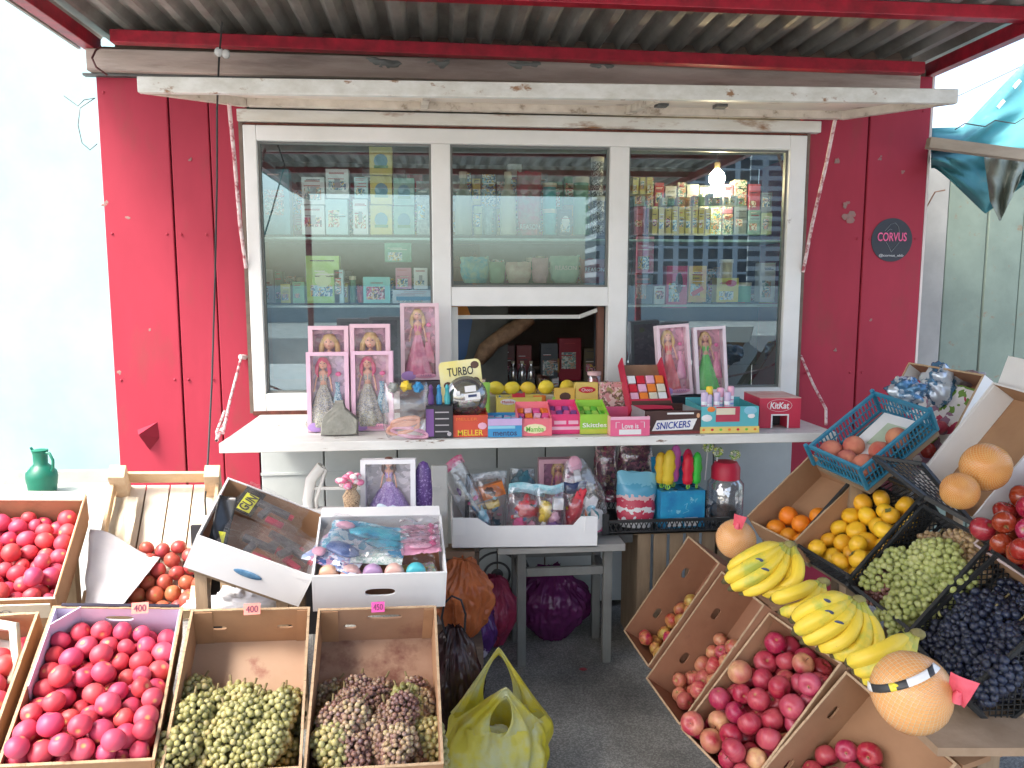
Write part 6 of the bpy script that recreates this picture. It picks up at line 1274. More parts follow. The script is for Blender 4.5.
IT = [(303, 326, 205, 178, WB, 'box', 'white packet, upper one of the left pair on the window shelf', dots), (303, 326, 235, 206, WB, 'box', 'white packet, lower one of the left pair on the window shelf', dots), (327, 349, 235, 200, LB2, 'box', 'pale blue carton between white packets in the window', None), (327, 350, 199, 170, WB, 'box', 'white packet with brown title topping the pale blue carton', dots),
 (354, 369, 235, 200, WB, 'box', 'narrow white packet left of the yellow tea column', dots), (355, 369, 199, 178, LB2, 'box', 'small aqua packet left of the yellow tea column', None),
 (371, 393, 235, 206, TEAB, 'box', 'yellow tea box at the bottom of its column', scen), (371, 393, 205, 177, TEAB, 'box', 'yellow tea box in the middle of its column', scen), (370, 393, 176, 148, TEAB, 'box', 'yellow tea box at the top of its column', scen),
 (394, 415, 235, 207, TEAG, 'box', 'green tea box, lower one beside the yellow column', scen), (394, 415, 206, 179, TEAG, 'box', 'green tea box, upper one beside the yellow column', scen), (417, 430, 235, 182, P('grey_scribble_pack', (.42, .50, .50), .4, (.20, .26, .28), scale=60), 'box', 'tall speckled packet at the right edge of the left pane', None),
 (264, 292, 235, 170, P('blue_tall_pack', (.10, .34, .42), .4, (.16, .42, .50), scale=12), 'box', 'tall blue carton in the left corner of the window', None),
 (308, 341, Z2, 256, P('lime_pack', (.34, .62, .16), .4, (.45, .70, .30), scale=20), 'box', 'lime green packet on the lower left window shelf', lambda t, w, h: MB().ell((0, -.031, h*.5), (w*.25, .001, h*.18), 12, 5).build('pale_print', C_('palelime', (.65, .78, .50)), t)),
 (282, 292, Z2, 284, C_('ylw2', (.62, .60, .14)), 'box', 'tiny yellow packet left of the lime packet', None), (294, 306, Z2, 282, C_('grn2', (.20, .50, .28)), 'box', 'tiny green packet left of the lime packet', None),
 (364, 391, Z2, 277, P('aqua_pack', (.20, .58, .56), .35, (.30, .66, .64), scale=12), 'box', 'aqua carton of tall sachets on the lower shelf', None), (393, 431, Z2, 290, P('blue_white_tray', (.62, .70, .74), .4), 'box', 'white tray with blue stripe beside the window post', lambda t, w, h: MB().bb((-w*.4, -.0325, h*.2), (w*.5, -.0305, h*.5)).build('blue_stripe', C_('bstripe', (.04, .26, .42)), t)),
 (396, 412, 289, 268, C_('rosepack', (.62, .30, .40)), 'box', 'pink packet standing in the blue striped tray', None), (414, 428, 289, 268, WB, 'box', 'white packet standing in the blue striped tray', dots),
 (385, 412, 262, 243, P('green_net_pack', (.06, .28, .18), .5, (.12, .40, .28), scale=30), 'box', 'dark green net packet under the upper shelf', None), (335, 345, Z2, 270, LB2, 'box', 'slim aqua packet right of the lime packet', None),
 (455, 472, 235, 172, C_('clearbot', (.40, .44, .34)), 'bottle', 'clear bottle at the left of the middle pane', None), (500, 516, 235, 172, C_('milkbot', (.58, .58, .44)), 'bottle', 'milky bottle with cream label in the middle pane', None),
 (517, 541, 235, 172, P('reason_bag_red', (.45, .06, .10), .35, (.30, .20, .16), scale=20), 'bag', 'red and green crisp bag lettered REASON in the middle pane', lambda t, w, h: lettering('REASON', w*.8, h*.08, WHT, t, (0, -.04, h*.12))),
 (543, 556, 235, 212, TEA, 'tube', 'small green jar, left one in the middle pane', None), (543, 556, 211, 186, TEA, 'tube', 'small green jar stacked on the left one', None), (558, 571, 235, 210, BLK, 'box', 'small black packet with white label in the middle pane', lambda t, w, h: MB().ell((0, -.031, h*.5), (w*.3, .001, h*.25), 10, 5).build('white_ring', WHT, t)), (573, 588, 235, 180, C_('grnjar', (.12, .34, .20)), 'tube', 'tall green jar in the middle pane', None),
 (591, 603, 197, 160, speck('bw_tube', [(.05, .05, .05), (.7, .7, .7), (.1, .1, .1)], 90), 'tube', 'tall black and white can, upper one at the right', None), (592, 604, 235, 199, MC['bw_tube'], 'tube', 'tall black and white can, lower one at the right', None),
 (461, 489, 283, 257, P('cyan_bag', (.04, .42, .52), .3, (.30, .55, .40), scale=30), 'bag', 'bright cyan sweet bag on the middle pane lower shelf', None), (489, 505, 283, 262, C_('grnbag', (.25, .48, .30)), 'bag', 'small green bag beside the cyan bag', None),
 (506, 531, 283, 262, P('peach_bag', (.66, .45, .38), .4, (.72, .62, .50), scale=30), 'bag', 'peach coloured bag in the middle pane', None), (532, 548, 283, 258, P('rose_bag', (.66, .40, .42), .4), 'bag', 'rose coloured bag in the middle pane', None),
 (550, 579, 283, 256, P('mint_bag', (.26, .50, .38), .4, (.34, .58, .44), scale=20), 'bag', 'mint green bag lettered REASON on the lower shelf', lambda t, w, h: lettering('REASON', w*.72, h*.16, WHT, t, (0, -.04, h*.55))), (580, 606, 283, 259, P('darkred_bag', (.30, .03, .04), .4), 'bag', 'dark red bag lettered REASON on the lower shelf', lambda t, w, h: lettering('REASON', w*.72, h*.16, WHT, t, (0, -.04, h*.55))),
 (664, 685, 308, 266, P('magenta_pack', (.60, .03, .16), .35, (.50, .02, .12), scale=12), 'box', 'magenta packet with black figure in the right pane', lambda t, w, h: MB().ell((w*.1, -.031, h*.6), (w*.18, .001, h*.25), 12, 6).build('dark_print', BLK, t)),
 (686, 704, 302, 266, P('yellow_pack', (.72, .55, .06), .35, (.66, .30, .08), scale=20), 'box', 'yellow packet with hot dog print in the right pane', lambda t, w, h: MB().box((0, -.0315, h*.3), (w*.7, .001, h*.12), 0, (0, R(-30), 0)).build('sausage_print', REDC, t)),
 (714, 736, 302, 278, P('oval_yellow_pack', (.68, .60, .08), .35), 'box', 'yellow packet with red oval in the right pane', lambda t, w, h: MB().ell((w*.15, -.031, h*.78), (w*.25, .001, h*.14), 12, 5).build('red_oval', REDC, t)),
 (720, 732, 278, 262, C_('dollface', (.55, .48, .30)), 'tube', 'small figure top standing over the yellow oval packet', None), (737, 750, 302, 285, C_('grnbowl', (.03, .32, .14)), 'tube', 'green cup right of the yellow oval packet', None),
 (757, 772, 302, 263, C_('ltgrey', (.62, .66, .70)), 'box', 'leaning white card packet at the right of the window', None), (632, 651, 304, 275, C_('bluegrey', (.10, .16, .20)), 'box', 'dark printed packet at the left of the right pane', dots), (652, 663, 304, 286, WB, 'box', 'small white packet beside the magenta packet', None),
 (634, 652, 273, 237, P('pinkstack', (.62, .18, .34), .4, (.55, .40, .45), scale=40), 'box', 'pink striped packet stack in the right pane', None)]
for i, x in enumerate(IT):
    item(x[0], x[1], x[2], x[3], x[4], x[5], x[6], extra=x[7], Y=SHY0+(.06 if x[2] in (235, Z2, 283) or x[2] > 298 else .06), name={'box': 'packet', 'bag': 'snack_bag', 'bottle': 'bottle', 'tube': 'jar'}[x[5]], cat={'box': 'packet', 'bag': 'snack bag', 'bottle': 'bottle', 'tube': 'jar'}[x[5]])
YR = P('yellow_row_pack', (.70, .60, .16), .4, (.60, .44, .12), scale=30)
for i in range(9):
    x0 = 650+i*6.6; item(x0, x0+6, 235, 207+(i % 3), YR, 'box', 'slim yellow packet in the row on the upper right shelf', cat='packet').__setitem__('group', 'slim yellow packets in the right pane')
for i in range(3):
    x0 = 631+i*7; item(x0, x0+6, 195, 178, YR, 'box', 'small yellow packet hung near the right window post', cat='packet').__setitem__('group', 'small yellow packets near the post')
STK = [P('stock_%d' % i, c_, .4, tuple(x*.7 for x in c_), scale=40) for i, c_ in enumerate([(.30, .52, .52), (.62, .66, .64), (.60, .50, .14), (.50, .08, .10), (.12, .34, .22), (.10, .16, .32), (.60, .34, .12), (.55, .25, .38), (.24, .30, .32), (.44, .58, .34)])]+PRN
def stock_row(x0, x1, yb, hr, wr, Yo, seed, label, group, tiers=1):
    rq = random.Random(seed); 
    x = x0
    while x < x1-wr[0]:
        w_ = rq.uniform(*wr); y = yb
        for k in range(tiers):
            h_ = rq.uniform(*hr); kd = rq.choice(['box', 'box', 'box', 'tube', 'bag']) if tiers == 1 else 'box'
            item(x, x+w_-1, y, y-h_, rq.choice(STK), kd, label, Y=SHY0+Yo, cat='packet', name='packet')['group'] = group; y -= h_+.5
        x += w_
stock_row(262, 430, 235, (20, 34), (9, 17), .21, 1, 'small packet in the back row of the upper left shelf', 'back row packets, upper left shelf', 2)
stock_row(262, 430, 302.5, (14, 34), (8, 15), .19, 2, 'small packet in the back row of the lower left shelf', 'back row packets, lower left shelf')
stock_row(342, 384, 302.5, (10, 24), (6, 10), .09, 12, 'tiny packet between lime and aqua packets', 'tiny packets between lime and aqua packets')
stock_row(474, 500, 235, (14, 40), (8, 13), .12, 3, 'small packet between the two bottles in the middle pane', 'packets between the bottles')
stock_row(452, 606, 235, (22, 36), (9, 16), .21, 4, 'small packet in the back row of the middle shelf', 'back row packets, middle upper shelf', 2)
stock_row(480, 606, 283, (14, 26), (8, 14), .20, 5, 'small packet in the back row under the middle shelf', 'back row packets, middle lower shelf')
stock_row(632, 776, 235, (18, 30), (8, 14), .21, 6, 'small packet in the back row of the upper right shelf', 'back row packets, upper right shelf', 2)
stock_row(660, 745, 206, (7, 12), (6, 9), .08, 7, 'tiny sachet lying on the slim yellow packets', 'tiny sachets on the yellow packets')
stock_row(632, 776, 303, (14, 36), (8, 14), .20, 8, 'small packet in the back row of the lower right shelf', 'back row packets, lower right shelf')
# hanging strips of sachets just behind the middle and right panes
# person reflected/standing inside, hatch interior shelving
st_ = thing('storage_shelf', 'dim rear shelf of drinks and packets behind the hatch', 'shelf', at(535, 380, 4.5)); st_.location.z = .8
MB().bb((-.62, -.14, .0), (.62, .20, .03)).bb((-.62, -.14, .30), (.62, .20, .32)).build('board', DARKW, st_)
for i, (px0, px1, yb, yt, c_, kd) in enumerate(((500, 514, 378, 345, C_('drk1', (.16, .05, .05)), 'box'), (516, 531, 378, 345, C_('drk2', (.28, .05, .05)), 'box'), (540, 557, 378, 343, C_('drk3', (.08, .09, .10)), 'box'), (558, 580, 380, 338, C_('drk4', (.32, .02, .04)), 'box'), (536, 549, 386, 374, C_('drk5', (.25, .14, .08)), 'box'), (551, 558, 386, 377, WHT, 'box'), (548, 560, 372, 358, C_('drk6', (.40, .18, .05)), 'box'), (583, 598, 380, 348, C_('drk7', (.16, .13, .08)), 'box'))):
    item(px0, px1, yb, yt, c_, kd, ['dark red carton left on the dim rear shelf', 'red speckled carton second on the dim rear shelf', 'grey black carton in the middle of the rear shelf', 'tall red carton on the dim rear shelf', 'low brown box in front on the rear shelf', 'small white box behind the hatch lemons', 'orange packet before the tall red carton', 'olive carton at the hatch jamb'][i], Y=4.34)
for i in range(4):
    item(500+i*9, 508+i*9, 386, 361, film('water_bottle', (.75, .82, .85), .45, .1, 0), 'bottle', 'small clear drink bottle in the row behind the lemons', Y=4.25, cat='bottle', name='bottle').__setitem__('group', 'clear bottles behind the hatch')
o = MB().tube([at(478, 362, 4.0), at(486, 350, 4.0), at(494, 342, 4.0), at(508, 333, 4.0), at(522, 324, 4.0), at(532, 318, 4.0)], [.03, .045, .04, .045, .04, .03], 8).build('cardboard_roll', P('scribbled_wrap', (.26, .15, .08), .7, (.12, .06, .03), scale=25), smooth=True); tag(o, 'brown patterned wrapped roll leaning inside the hatch', 'roll')
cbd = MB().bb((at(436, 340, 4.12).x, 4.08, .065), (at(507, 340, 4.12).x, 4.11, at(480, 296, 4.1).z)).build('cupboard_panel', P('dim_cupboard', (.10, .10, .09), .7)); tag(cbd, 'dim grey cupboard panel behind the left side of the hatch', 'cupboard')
# shopkeeper glimpsed behind the middle pane
ps = thing('person', 'dark haired person in a blue and orange top behind the middle pane', 'person', (at(457, 285, 4.2).x, 4.2, .06))
pz = at(453, 249, 4.2).z-.06
def skin_body(par):
    me = bpy.data.meshes.new('body'); H = pz+.09
    J = [(0, 0, H*.54), (0, 0, H*.68), (0, 0, H*.80), (0, 0, H*.86), (0, -.01, H*.93), (.09, 0, H*.53), (.10, -.01, H*.28), (.10, 0, .06), (.10, -.12, .03), (-.09, 0, H*.53), (-.10, -.01, H*.28), (-.10, 0, .06), (-.10, -.12, .03), (.17, 0, H*.80), (.21, .0, H*.64), (.20, -.12, H*.52), (-.17, 0, H*.80), (-.21, 0, H*.64), (-.20, -.12, H*.52)]
    E_ = [(0, 1), (1, 2), (2, 3), (3, 4), (0, 5), (5, 6), (6, 7), (7, 8), (0, 9), (9, 10), (10, 11), (11, 12), (2, 13), (13, 14), (14, 15), (2, 16), (16, 17), (17, 18)]
    me.from_pydata(J, E_, []); o = bpy.data.objects.new('body', me); COL.objects.link(o); o.parent = par
    md = o.modifiers.new('skin', 'SKIN'); me.skin_vertices.new() if not me.skin_vertices else None
    rr_ = [.14, .13, .13, .055, .095, .10, .065, .045, .04, .10, .065, .045, .04, .06, .045, .035, .06, .045, .035]
    for v, r_ in zip(me.skin_vertices[0].data, rr_): v.radius = (r_, r_*.8)
    me.skin_vertices[0].data[0].use_root = True; o.modifiers.new('sub', 'SUBSURF').levels = 2; o.modifiers['sub'].render_levels = 2; me.materials.append(flat('person_skin', (.42, .24, .17), .5)); return o, H
bo, H = skin_body(ps)
MB().lathe([(.16, H*.52), (.17, H*.62), (.185, H*.74), (.17, H*.80), (.08, H*.855)], 24, sy=.72).build('top', banded('blue_orange_top', [(0, (.03, .09, .22)), (.72, (.65, .25, .05)), (.86, (.03, .09, .22))], 2, H*.5, H*.86), bo, smooth='all')
MB().ell((0, .02, H*.955), (.098, .105, .085), 16, 10, nz=.1).build('hair', flat('dark_hair', (.02, .014, .012), .6), bo, smooth='all')
fc = MB(); [fc.ell((s*.034, -.083, H*.935), (.012, .006, .007), 8, 5) for s in (-1, 1)]; fc.ell((0, -.095, H*.918), (.012, .016, .016), 8, 6, 1); fc.ell((0, -.085, H*.895), (.022, .006, .005), 8, 4, 2); [fc.ell((s*.098, 0, H*.925), (.012, .02, .03), 8, 6, 1) for s in (-1, 1)]
fc.build('face', [flat('eye_dark', (.02, .015, .01)), MC['person_skin'], flat('lips', (.35, .12, .10))], bo, smooth=True)
# ================================================================ UNDER THE COUNTER
# mermaid carton and the tilted toy carton
cm = carton('merm', 'toy_carton', 'white carton of mermaid packs with a row of pastel tubs', WHITECARD, mt_in=CARDIN, edge=WHITECARD, holes_end=[(0, .066, .045, .014)], cat='carton')
M, (w, l, h) = pose('merm')
MB().box((0, l/2+.02, h+.004), (w*.98, .06, .004), 0, (R(-6), 0, 0)).build('top_flap', WHITECARD, cm)
def inb(key, u, v, z): M, d = pose(key); return M @ Vector((u, v, z))
def rotkey(key, extra=(0, 0, 0)):
    M, d = pose(key); return (M.to_3x3() @ Euler([R(a) for a in extra]).to_matrix()).to_euler()
for i, (c_, nm) in enumerate((((.82, .50, .34), 'peach'), ((.78, .48, .44), 'salmon'), ((.55, .36, .58), 'lilac'), ((.80, .50, .42), 'apricot'), ((.10, .55, .62), 'turquoise'))):
    t = thing('pastel_tub', nm+' tub of modelling slime at the front of the mermaid carton', 'tub', inb('merm', -w/2+.045+i*.066, -l/2+.042, .105), rotkey('merm', (80, 0, 0)), 'pastel tubs')
    MB().lathe([(.020, -.014), (.029, -.010), (.031, .0), (.029, .014), (.024, .018)], 20).build('tub', C_('tub'+nm, c_, rough=.3), t, smooth=True)
def pack_flat(key, label, u, v, z, w_, l_, col, rz, seed, figs=(), name='toy_pack'):
    z += .022 if v > -.04 else .005
    T = pose(key)[0] @ Matrix.Translation((u, v, z)) @ Matrix.Rotation(R(rz), 4, 'Z'); t = thing(name, label, 'toy pack', T.translation, T.to_euler())
    crumpsheet(w_, l_, .012, seed, 7, 16).build('printed_back', col, t, smooth=True)
    for i, (x, y, sx, sy, mt_) in enumerate(figs): MB().ell((x*w_, y*l_, .012), (sx*w_, sy*l_, .010), 12, 7, nz=.2, seed=i).build('toy_piece', mt_, t, smooth='all')
    crumpsheet(w_*1.02, l_*1.02, .014, seed+7, 9, 18).build('clear_film', BAG, t, loc=(0, 0, .026), smooth=True)
    return t
MER = P('mermaid_blue', (.02, .30, .50), .3, (.05, .50, .60), scale=30, bump=.4); MER2 = P('mermaid_navy', (.04, .10, .30), .3, (.20, .30, .55), scale=30)
pack_flat('merm', 'clear mermaid pack with blue tail, uppermost in the white carton', -.04, .03, .11, .26, .15, speck('aqua_print', [(.10, .42, .58), (.45, .68, .75), (.06, .30, .50), (.70, .75, .80)], 40), -14, 3, [(.1, .1, .36, .22, MER), (-.32, .25, .12, .12, LPK), (.25, -.2, .25, .15, MER)])
pack_flat('merm', 'clear mermaid pack with navy tail at the left of the white carton', -.12, -.02, .10, .18, .17, speck('navy_print', [(.06, .12, .32), (.30, .40, .62), (.70, .72, .80), (.55, .30, .45)], 50), -30, 5, [(0, 0, .35, .18, MER2), (-.3, -.25, .12, .12, LPK)])
pack_flat('merm', 'white mesh pack with green trim in front of the mermaid tail', -.01, -.06, .125, .16, .07, speck('mesh_print', [(.65, .72, .66), (.40, .55, .50), (.80, .82, .80)], 80), -6, 8, [])
for i in range(4):
    pack_flat('merm', 'pink doll accessory pack in the pile at the carton right side', .125, .07-.035*i, .105+.004*i, .125, .055, speck('pink_print', [(.78, .24, .42), (.80, .50, .60), (.66, .10, .30), (.82, .70, .74), (.78, .36, .50)], 60), random.uniform(-5, 5), 20+i, [(0, 0, .3, .25, LPK), (.3, .1, .1, .2, PINKC)])['group'] = 'pink accessory packs'
pack_flat('merm', 'lilac and mint toy pack behind the pastel tubs', .10, -.075, .075, .14, .07, speck('mint_print', [(.40, .62, .50), (.66, .50, .68), (.78, .76, .70), (.75, .62, .20)], 60), 8, 31, [(0, 0, .3, .25, YEL)])
pack_flat('merm', 'pink and white toy pack behind the peach tub', -.09, -.085, .07, .16, .06, speck('pinkwhite_print', [(.70, .45, .55), (.78, .74, .76), (.50, .20, .40)], 60), -5, 33, [(0, 0, .25, .25, LPK)])
# the tilted white carton
cgun = carton('gun', 'toy_carton', 'white carton of toy guns tipped up to the left', WHITECARD, mt_in=CARDIN, edge=WHITECARD, inner_back=CARD, holes_end=[(.02, .065, .045, .013)], holes_front=[])
M, (w, l, h) = pose('gun')
MB().ell((-.0, 0, 0), (.045, .004, .012), 18, 7).build('blue_logo', P('blue_oval_print', (.03, .12, .24), .35, (.15, .30, .45), scale=40), cgun, loc=(.0, -l/2-.003, h*.45), smooth=True)
BLKP = P('black_blister', (.02, .02, .022), .25)
def gun_pack(label, u, v, z, rz, seed, txt=True, w_=.20, l_=.13):
    T = pose('gun')[0] @ Matrix.Translation((u, v, z)) @ Matrix.Rotation(R(rz), 4, 'Z') @ Matrix.Rotation(R(10), 4, 'X'); t = thing('toy_gun_pack', label, 'toy pack', T.translation, T.to_euler())
    if txt:
        MB().box((-w_*.34, .01, .012), (w_*.34, l_*.9, .003)).build('header_card', BLKP, t)
        MB().box((-w_*.34, .00, .0142), (w_*.22, l_*.62, .001), 0).build('yellow_plate', C_('gunyellow', (.70, .72, .04)), t)
        lettering('GUN', l_*.56, w_*.17, BLK, t, (-w_*.34, .0, .0156), rot=(R(-90), 0, R(82)), outline=.02)
    mb = MB(); mb.box((w_*.08, l_*.12, .02), (w_*.55, l_*.16, .018)).box((-w_*.02, -l_*.12, .02), (w_*.12, l_*.35, .016), 0, (0, 0, R(-15))).box((w_*.36, l_*.12, .02), (w_*.14, l_*.12, .014), 1); mb.build('toy_gun', [P('toy_gun_grey', (.14, .14, .15), .3), C_('gunred', (.55, .03, .07))], t, bevel=.003)
    MB().box((w_*.2, -l_*.25, .018), (w_*.3, l_*.16, .012)).build('toy_piece', C_('gunred2', (.5, .04, .09)), t, bevel=.003)
    crumpsheet(w_*1.1, l_*1.15, .012, seed, 9, 18).build('clear_film', BAG, t, loc=(.01, 0, .034), smooth=True)
    return t
gun_pack('clear toy pack lettered GUN at the top of the tipped carton', -.02, .075, .105, -8, 2)
gun_pack('grey and red toy gun pack in the middle of the tipped carton', .05, .0, .06, -14, 3, False)
gun_pack('clear toy gun pack lying low in the tipped carton', -.02, -.08, .075, -4, 4, False)
gun_pack('toy gun pack nearest the mermaid carton', .09, -.06, .085, -25, 5, False)
q = at(223, 520, 2.42); bp = thing('toy_gun_pack', 'black header card with yellow print poking over the carton corner', 'toy pack', q, (R(70), R(-12), R(20)))
MB().sheet(lambda u, v: ((u-.5)*.055, (v-.5)*.15, .012*math.sin(u*3+v*4)), 8, 12).build('header_card', BLKP, bp, smooth=True, solid=.002, rot=(0, 0, R(-28))); MB().box((-.02, -.05, .008), (.022, .035, .004), 0, (0, 0, R(-28))).build('yellow_plate', MC['col_gunyellow'], bp)
# support carton behind + dolls
zt = .72; sup = thing('support_table', 'low white table behind the toy cartons', 'table', (-.22, 2.85, 0))
MB().bb((-.42, -.14, .66), (.19, .22, .69)).build('table_top', WHITECARD, sup)
for a in (-.38, .14):
    for b_ in (-.1, .18): MB().bb((a-.02, b_-.02, 0), (a+.02, b_+.02, .66)).build('leg', GREYW, sup)
# white chair back frame showing behind
wr = thing('white_frame', 'white curved backrest frame standing under the counter', 'chair back', (0, 0, 0))
YW = 3.05
def wp(x, y): return at(x, y, YW)
MB().tube([wp(312, 530), wp(308, 500), wp(311, 480), wp(322, 466)], .022, 8).build('side_post', WHITE, wr, smooth=True); MB().tube([wp(322, 466), wp(326, 470), wp(316, 500), wp(318, 525)], .008, 8).build('side_post', WHITE, wr, smooth=True)
MB().bb((wp(432, 520).x, YW, wp(432, 550).z), (wp(448, 520).x, YW+.03, wp(432, 466).z)).build('side_board', WHITE, wr, bevel=.006); MB().bar(wp(314, 488), wp(440, 488), .012).build('cross_rail', WHITE, wr)
for px in (312, 440): MB().bar((wp(px, 500).x, YW+.02, .0), (wp(px, 500).x, YW+.02, wp(px, 520).z), .03).build('leg', WHITE, wr)
p = at(389, 516, 2.80); p.z = .691
doll_box('large boxed doll with brown hair and purple gown under the counter', p, m(54, p), at(389, 460, 2.8).z-.691, .06, (.74, .74, .76), (.52, .50, .52), 'brown', PURP, None, rot=(R(-6), 0, R(-2)), banner=False, wide=.40, frame=.09, dollH=.93)
TISS = P('blue_dotted_tissue', (.55, .68, .76), .6, (.15, .35, .55), scale=60, thr=(.6, .64))
o = crumple('tissue', TISS, None, (0, 0, 0), (.10, .03, .035), 21, .5); o.location = at(389, 517, 2.68); tag(o, 'pale blue patterned tissue at the foot of the purple doll box', 'tissue')
pc = thing('sequin_case', 'tall dark purple glittery case beside the boxed doll', 'case', at(424, 518, 2.82)); pc.location.z = .691
hh = at(424, 461, 2.82).z-.691; ww = m(17, pc.location)
MB().lathe([(ww*.30, 0), (ww*.46, hh*.08), (ww*.52, hh*.5), (ww*.44, hh*.85), (ww*.25, hh*.97), (.002, hh)], 22, sy=.7).build('case', P('purple_glitter', (.10, .05, .20), .3, (.30, .22, .45), scale=120, thr=(.55, .6)), pc, smooth='all')
ld_ = thing('leopard_doll', 'slim leopard print doll with pink flower headdress', 'doll', at(352, 517, 2.75)); ld_.location.z = .691; hh = at(352, 474, 2.75).z-.691
MB().lathe([(.018, 0), (.020, hh*.08), (.028, hh*.25), (.026, hh*.4), (.032, hh*.6), (.018, hh*.72), (.022, hh*.8)], 14, sy=.7).build('body', speck('leopard_print', [(.50, .36, .22), (.12, .07, .04), (.55, .40, .26), (.40, .26, .15)], 130, .6), ld_, smooth='all')
mb = MB(); 
for i in range(12): mb.ell((.045*math.cos(i*.9)*(.4+.6*(i % 3)/2), .02*math.sin(i*.9), hh*.88+.018*math.sin(i*2.3)), (.016, .014, .012), 8, 6)
mb.build('flower_headdress', P('pink_white_flowers', (.78, .22, .36), .5, (.82, .74, .72), scale=40, thr=(.5, .55)), ld_, smooth='all')
# stool, middle carton
zst = .525; f0 = atz(498, 548, zst); f1 = atz(627, 546, zst)
stl = thing('stool', 'worn grey wooden stool under the white toy carton', 'stool', ((f0.x+f1.x)/2, f0.y+.15, 0)); sw_ = f1.x-f0.x; yf = -.15
MB().bb((-sw_/2, yf, zst-.03), (sw_/2, .18, zst)).build('seat', P('stool_seat', (.36, .355, .33), .75, (.26, .26, .24), scale=9, bump=.3, stretch=(.4, 2, 1)), stl, bevel=.003)
lx0 = atz(519, 655, 0).x-stl.location.x; lx1 = atz(603, 655, 0).x-stl.location.x
for x in (lx0, lx1):
    for y in (yf+.05, .13): MB().bb((x-.018, y-.018, 0), (x+.018, y+.018, zst-.031)).build('leg', GREYW, stl, bevel=.003)
for y in (yf+.05, .13): MB().bb((lx0+.019, y-.012, .385), (lx1-.019, y+.012, .42)).build('stretcher', GREYW, stl, bevel=.002)
for x in (lx0, lx1): MB().bb((x-.012, yf+.07, .36), (x+.012, .11, .39)).build('stretcher', GREYW, stl, bevel=.002)
a0 = at(452, 543, stl.location.y+yf-.01); a1 = at(597, 547, stl.location.y+yf-.01)
mc = thing('toy_carton', 'low white scooped carton of bagged toys on the grey stool', 'carton', ((a0.x+a1.x)/2, a0.y+.17, zst+.001), (0, R(1), 0)); w = a1.x-a0.x; hh = at(452, 512, a0.y).z-at(452, 543, a0.y).z; d = .34
MB().bb((-w/2, -d/2, 0), (w/2, d/2, .004)).build('base', WHITECARD, mc)
pf = [(-w/2, 0), (w/2, 0), (w/2, hh), (w/2-.07, hh), (w/2-.10, hh*.72), (-w/2+.15, hh*.72), (-w/2+.10, hh*.98), (-w/2, hh)]
mb = MB(); mb.prism(pf, -d/2, -d/2+.005); mb.build('front_panel', WHITECARD, mc)
for s in (-1, 1): MB().bb((s*(w/2-.0025)-.0025, -d/2+.0055, 0), (s*(w/2-.0025)+.0025, d/2, hh)).build('side_wall', WHITECARD, mc)
MB().bb((-w/2+.005, d/2-.005, 0), (w/2-.005, d/2, hh)).build('rear_wall', WHITECARD, mc)
for s in (-1, 1): MB().bb((s*(w/2-.027)-.025, -d/2-.004, hh*.45), (s*(w/2-.027)+.025, -d/2-.0005, hh-.004)).build('corner_tab', WHITECARD, mc)
zc = zst+.006; yc = mc.location.y
def tb(label, x0, x1, yt, y_off, header, toys, seed, hh_=.15, rot=(0, 0, 0), z=zc, yb=None):
    q = at((x0+x1)/2, 500, yc+y_off); w_ = m(x1-x0, q); top = at((x0+x1)/2, yt, yc+y_off).z; return toy_bag(label, (q.x, yc+y_off, z), w_, top-z, .08, header, toys, rot, hh_, seed)
HB = P('snow_header', (.22, .55, .62), .35, (.55, .72, .78), scale=40); HW = P('white_header', (.62, .66, .68), .35, (.30, .36, .40), scale=60)
q = toy_bag('slim clear bag of swords with hot pink floral header', Vector((at(488, 520, 3.1).x, 3.10, zc)), .11, .36, .05, P('pink_floral_header', (.80, .08, .26), .35, (.80, .45, .55), scale=50), [('stick', -.15, .45, .5, .7, BLK), ('stick', .1, .40, .45, .7, C_('greyblue', (.25, .33, .38))), ('ball', .2, .25, .35, .2, SKY)], (R(-4), R(-26), 0), .10, 2)
tb('clear bag with orange and brown card and small yellow figure', 470, 507, 472, .02, HW, [('box', .05, .70, .75, .22, ORG), ('ball', .05, .70, .4, .14, BRN), ('box', 0, .46, .6, .1, YEL), ('ball', -.05, .32, .35, .2, C_('fleshy', (.6, .3, .25))), ('ball', .05, .14, .5, .22, C_('petrol', (.05, .18, .25)))], 5, .12)
tb('clear bag with pale teal header and red pink toys', 503, 540, 484, -.08, HB, [('ball', .05, .58, .6, .34, REDC), ('box', .1, .62, .3, .12, BLK), ('ball', -.1, .25, .4, .3, PINKC), ('ball', .22, .2, .3, .28, LPK)], 6, .18, (0, R(6), 0))
tb('dark teal bag standing at the back of the toy carton', 508, 536, 466, .10, None, [('ball', 0, .7, .8, .4, C_('darkteal', (.05, .20, .26)))], 9, .1)
tb('clear bag with yellow and purple toys in the middle of the carton', 537, 568, 484, -.09, HB, [('ball', -.18, .52, .4, .36, YEL), ('ball', .05, .2, .6, .28, PUR), ('box', .25, .65, .32, .2, WHT), ('ball', .1, .40, .35, .2, LPK)], 7, .16, (0, R(-4), 0))
tb('red bag with dark blue header at the carton middle', 560, 583, 482, -.05, NAVY, [('ball', .05, .5, .7, .75, REDC)], 8, .2, (0, R(4), 0))
p = at(558, 510, yc+.12); p.z = zc; doll_box('pink framed boxed baby doll at the back of the stool carton', p, m(40, p), at(558, 458, yc+.12).z-zc, .05, (.72, .40, .48), (.48, .20, .34), 'blonde', PINKD, PINKD, frame=.12, banner=False)
p = at(590, 522, yc-.04); p.z = zc; tgt = thing('toy_guitar', 'clear bagged white toy guitar with butterfly face leaning at the carton end', 'toy guitar', p, (R(-4), R(-12), 0)); H = at(586, 458, yc-.04).z-zc
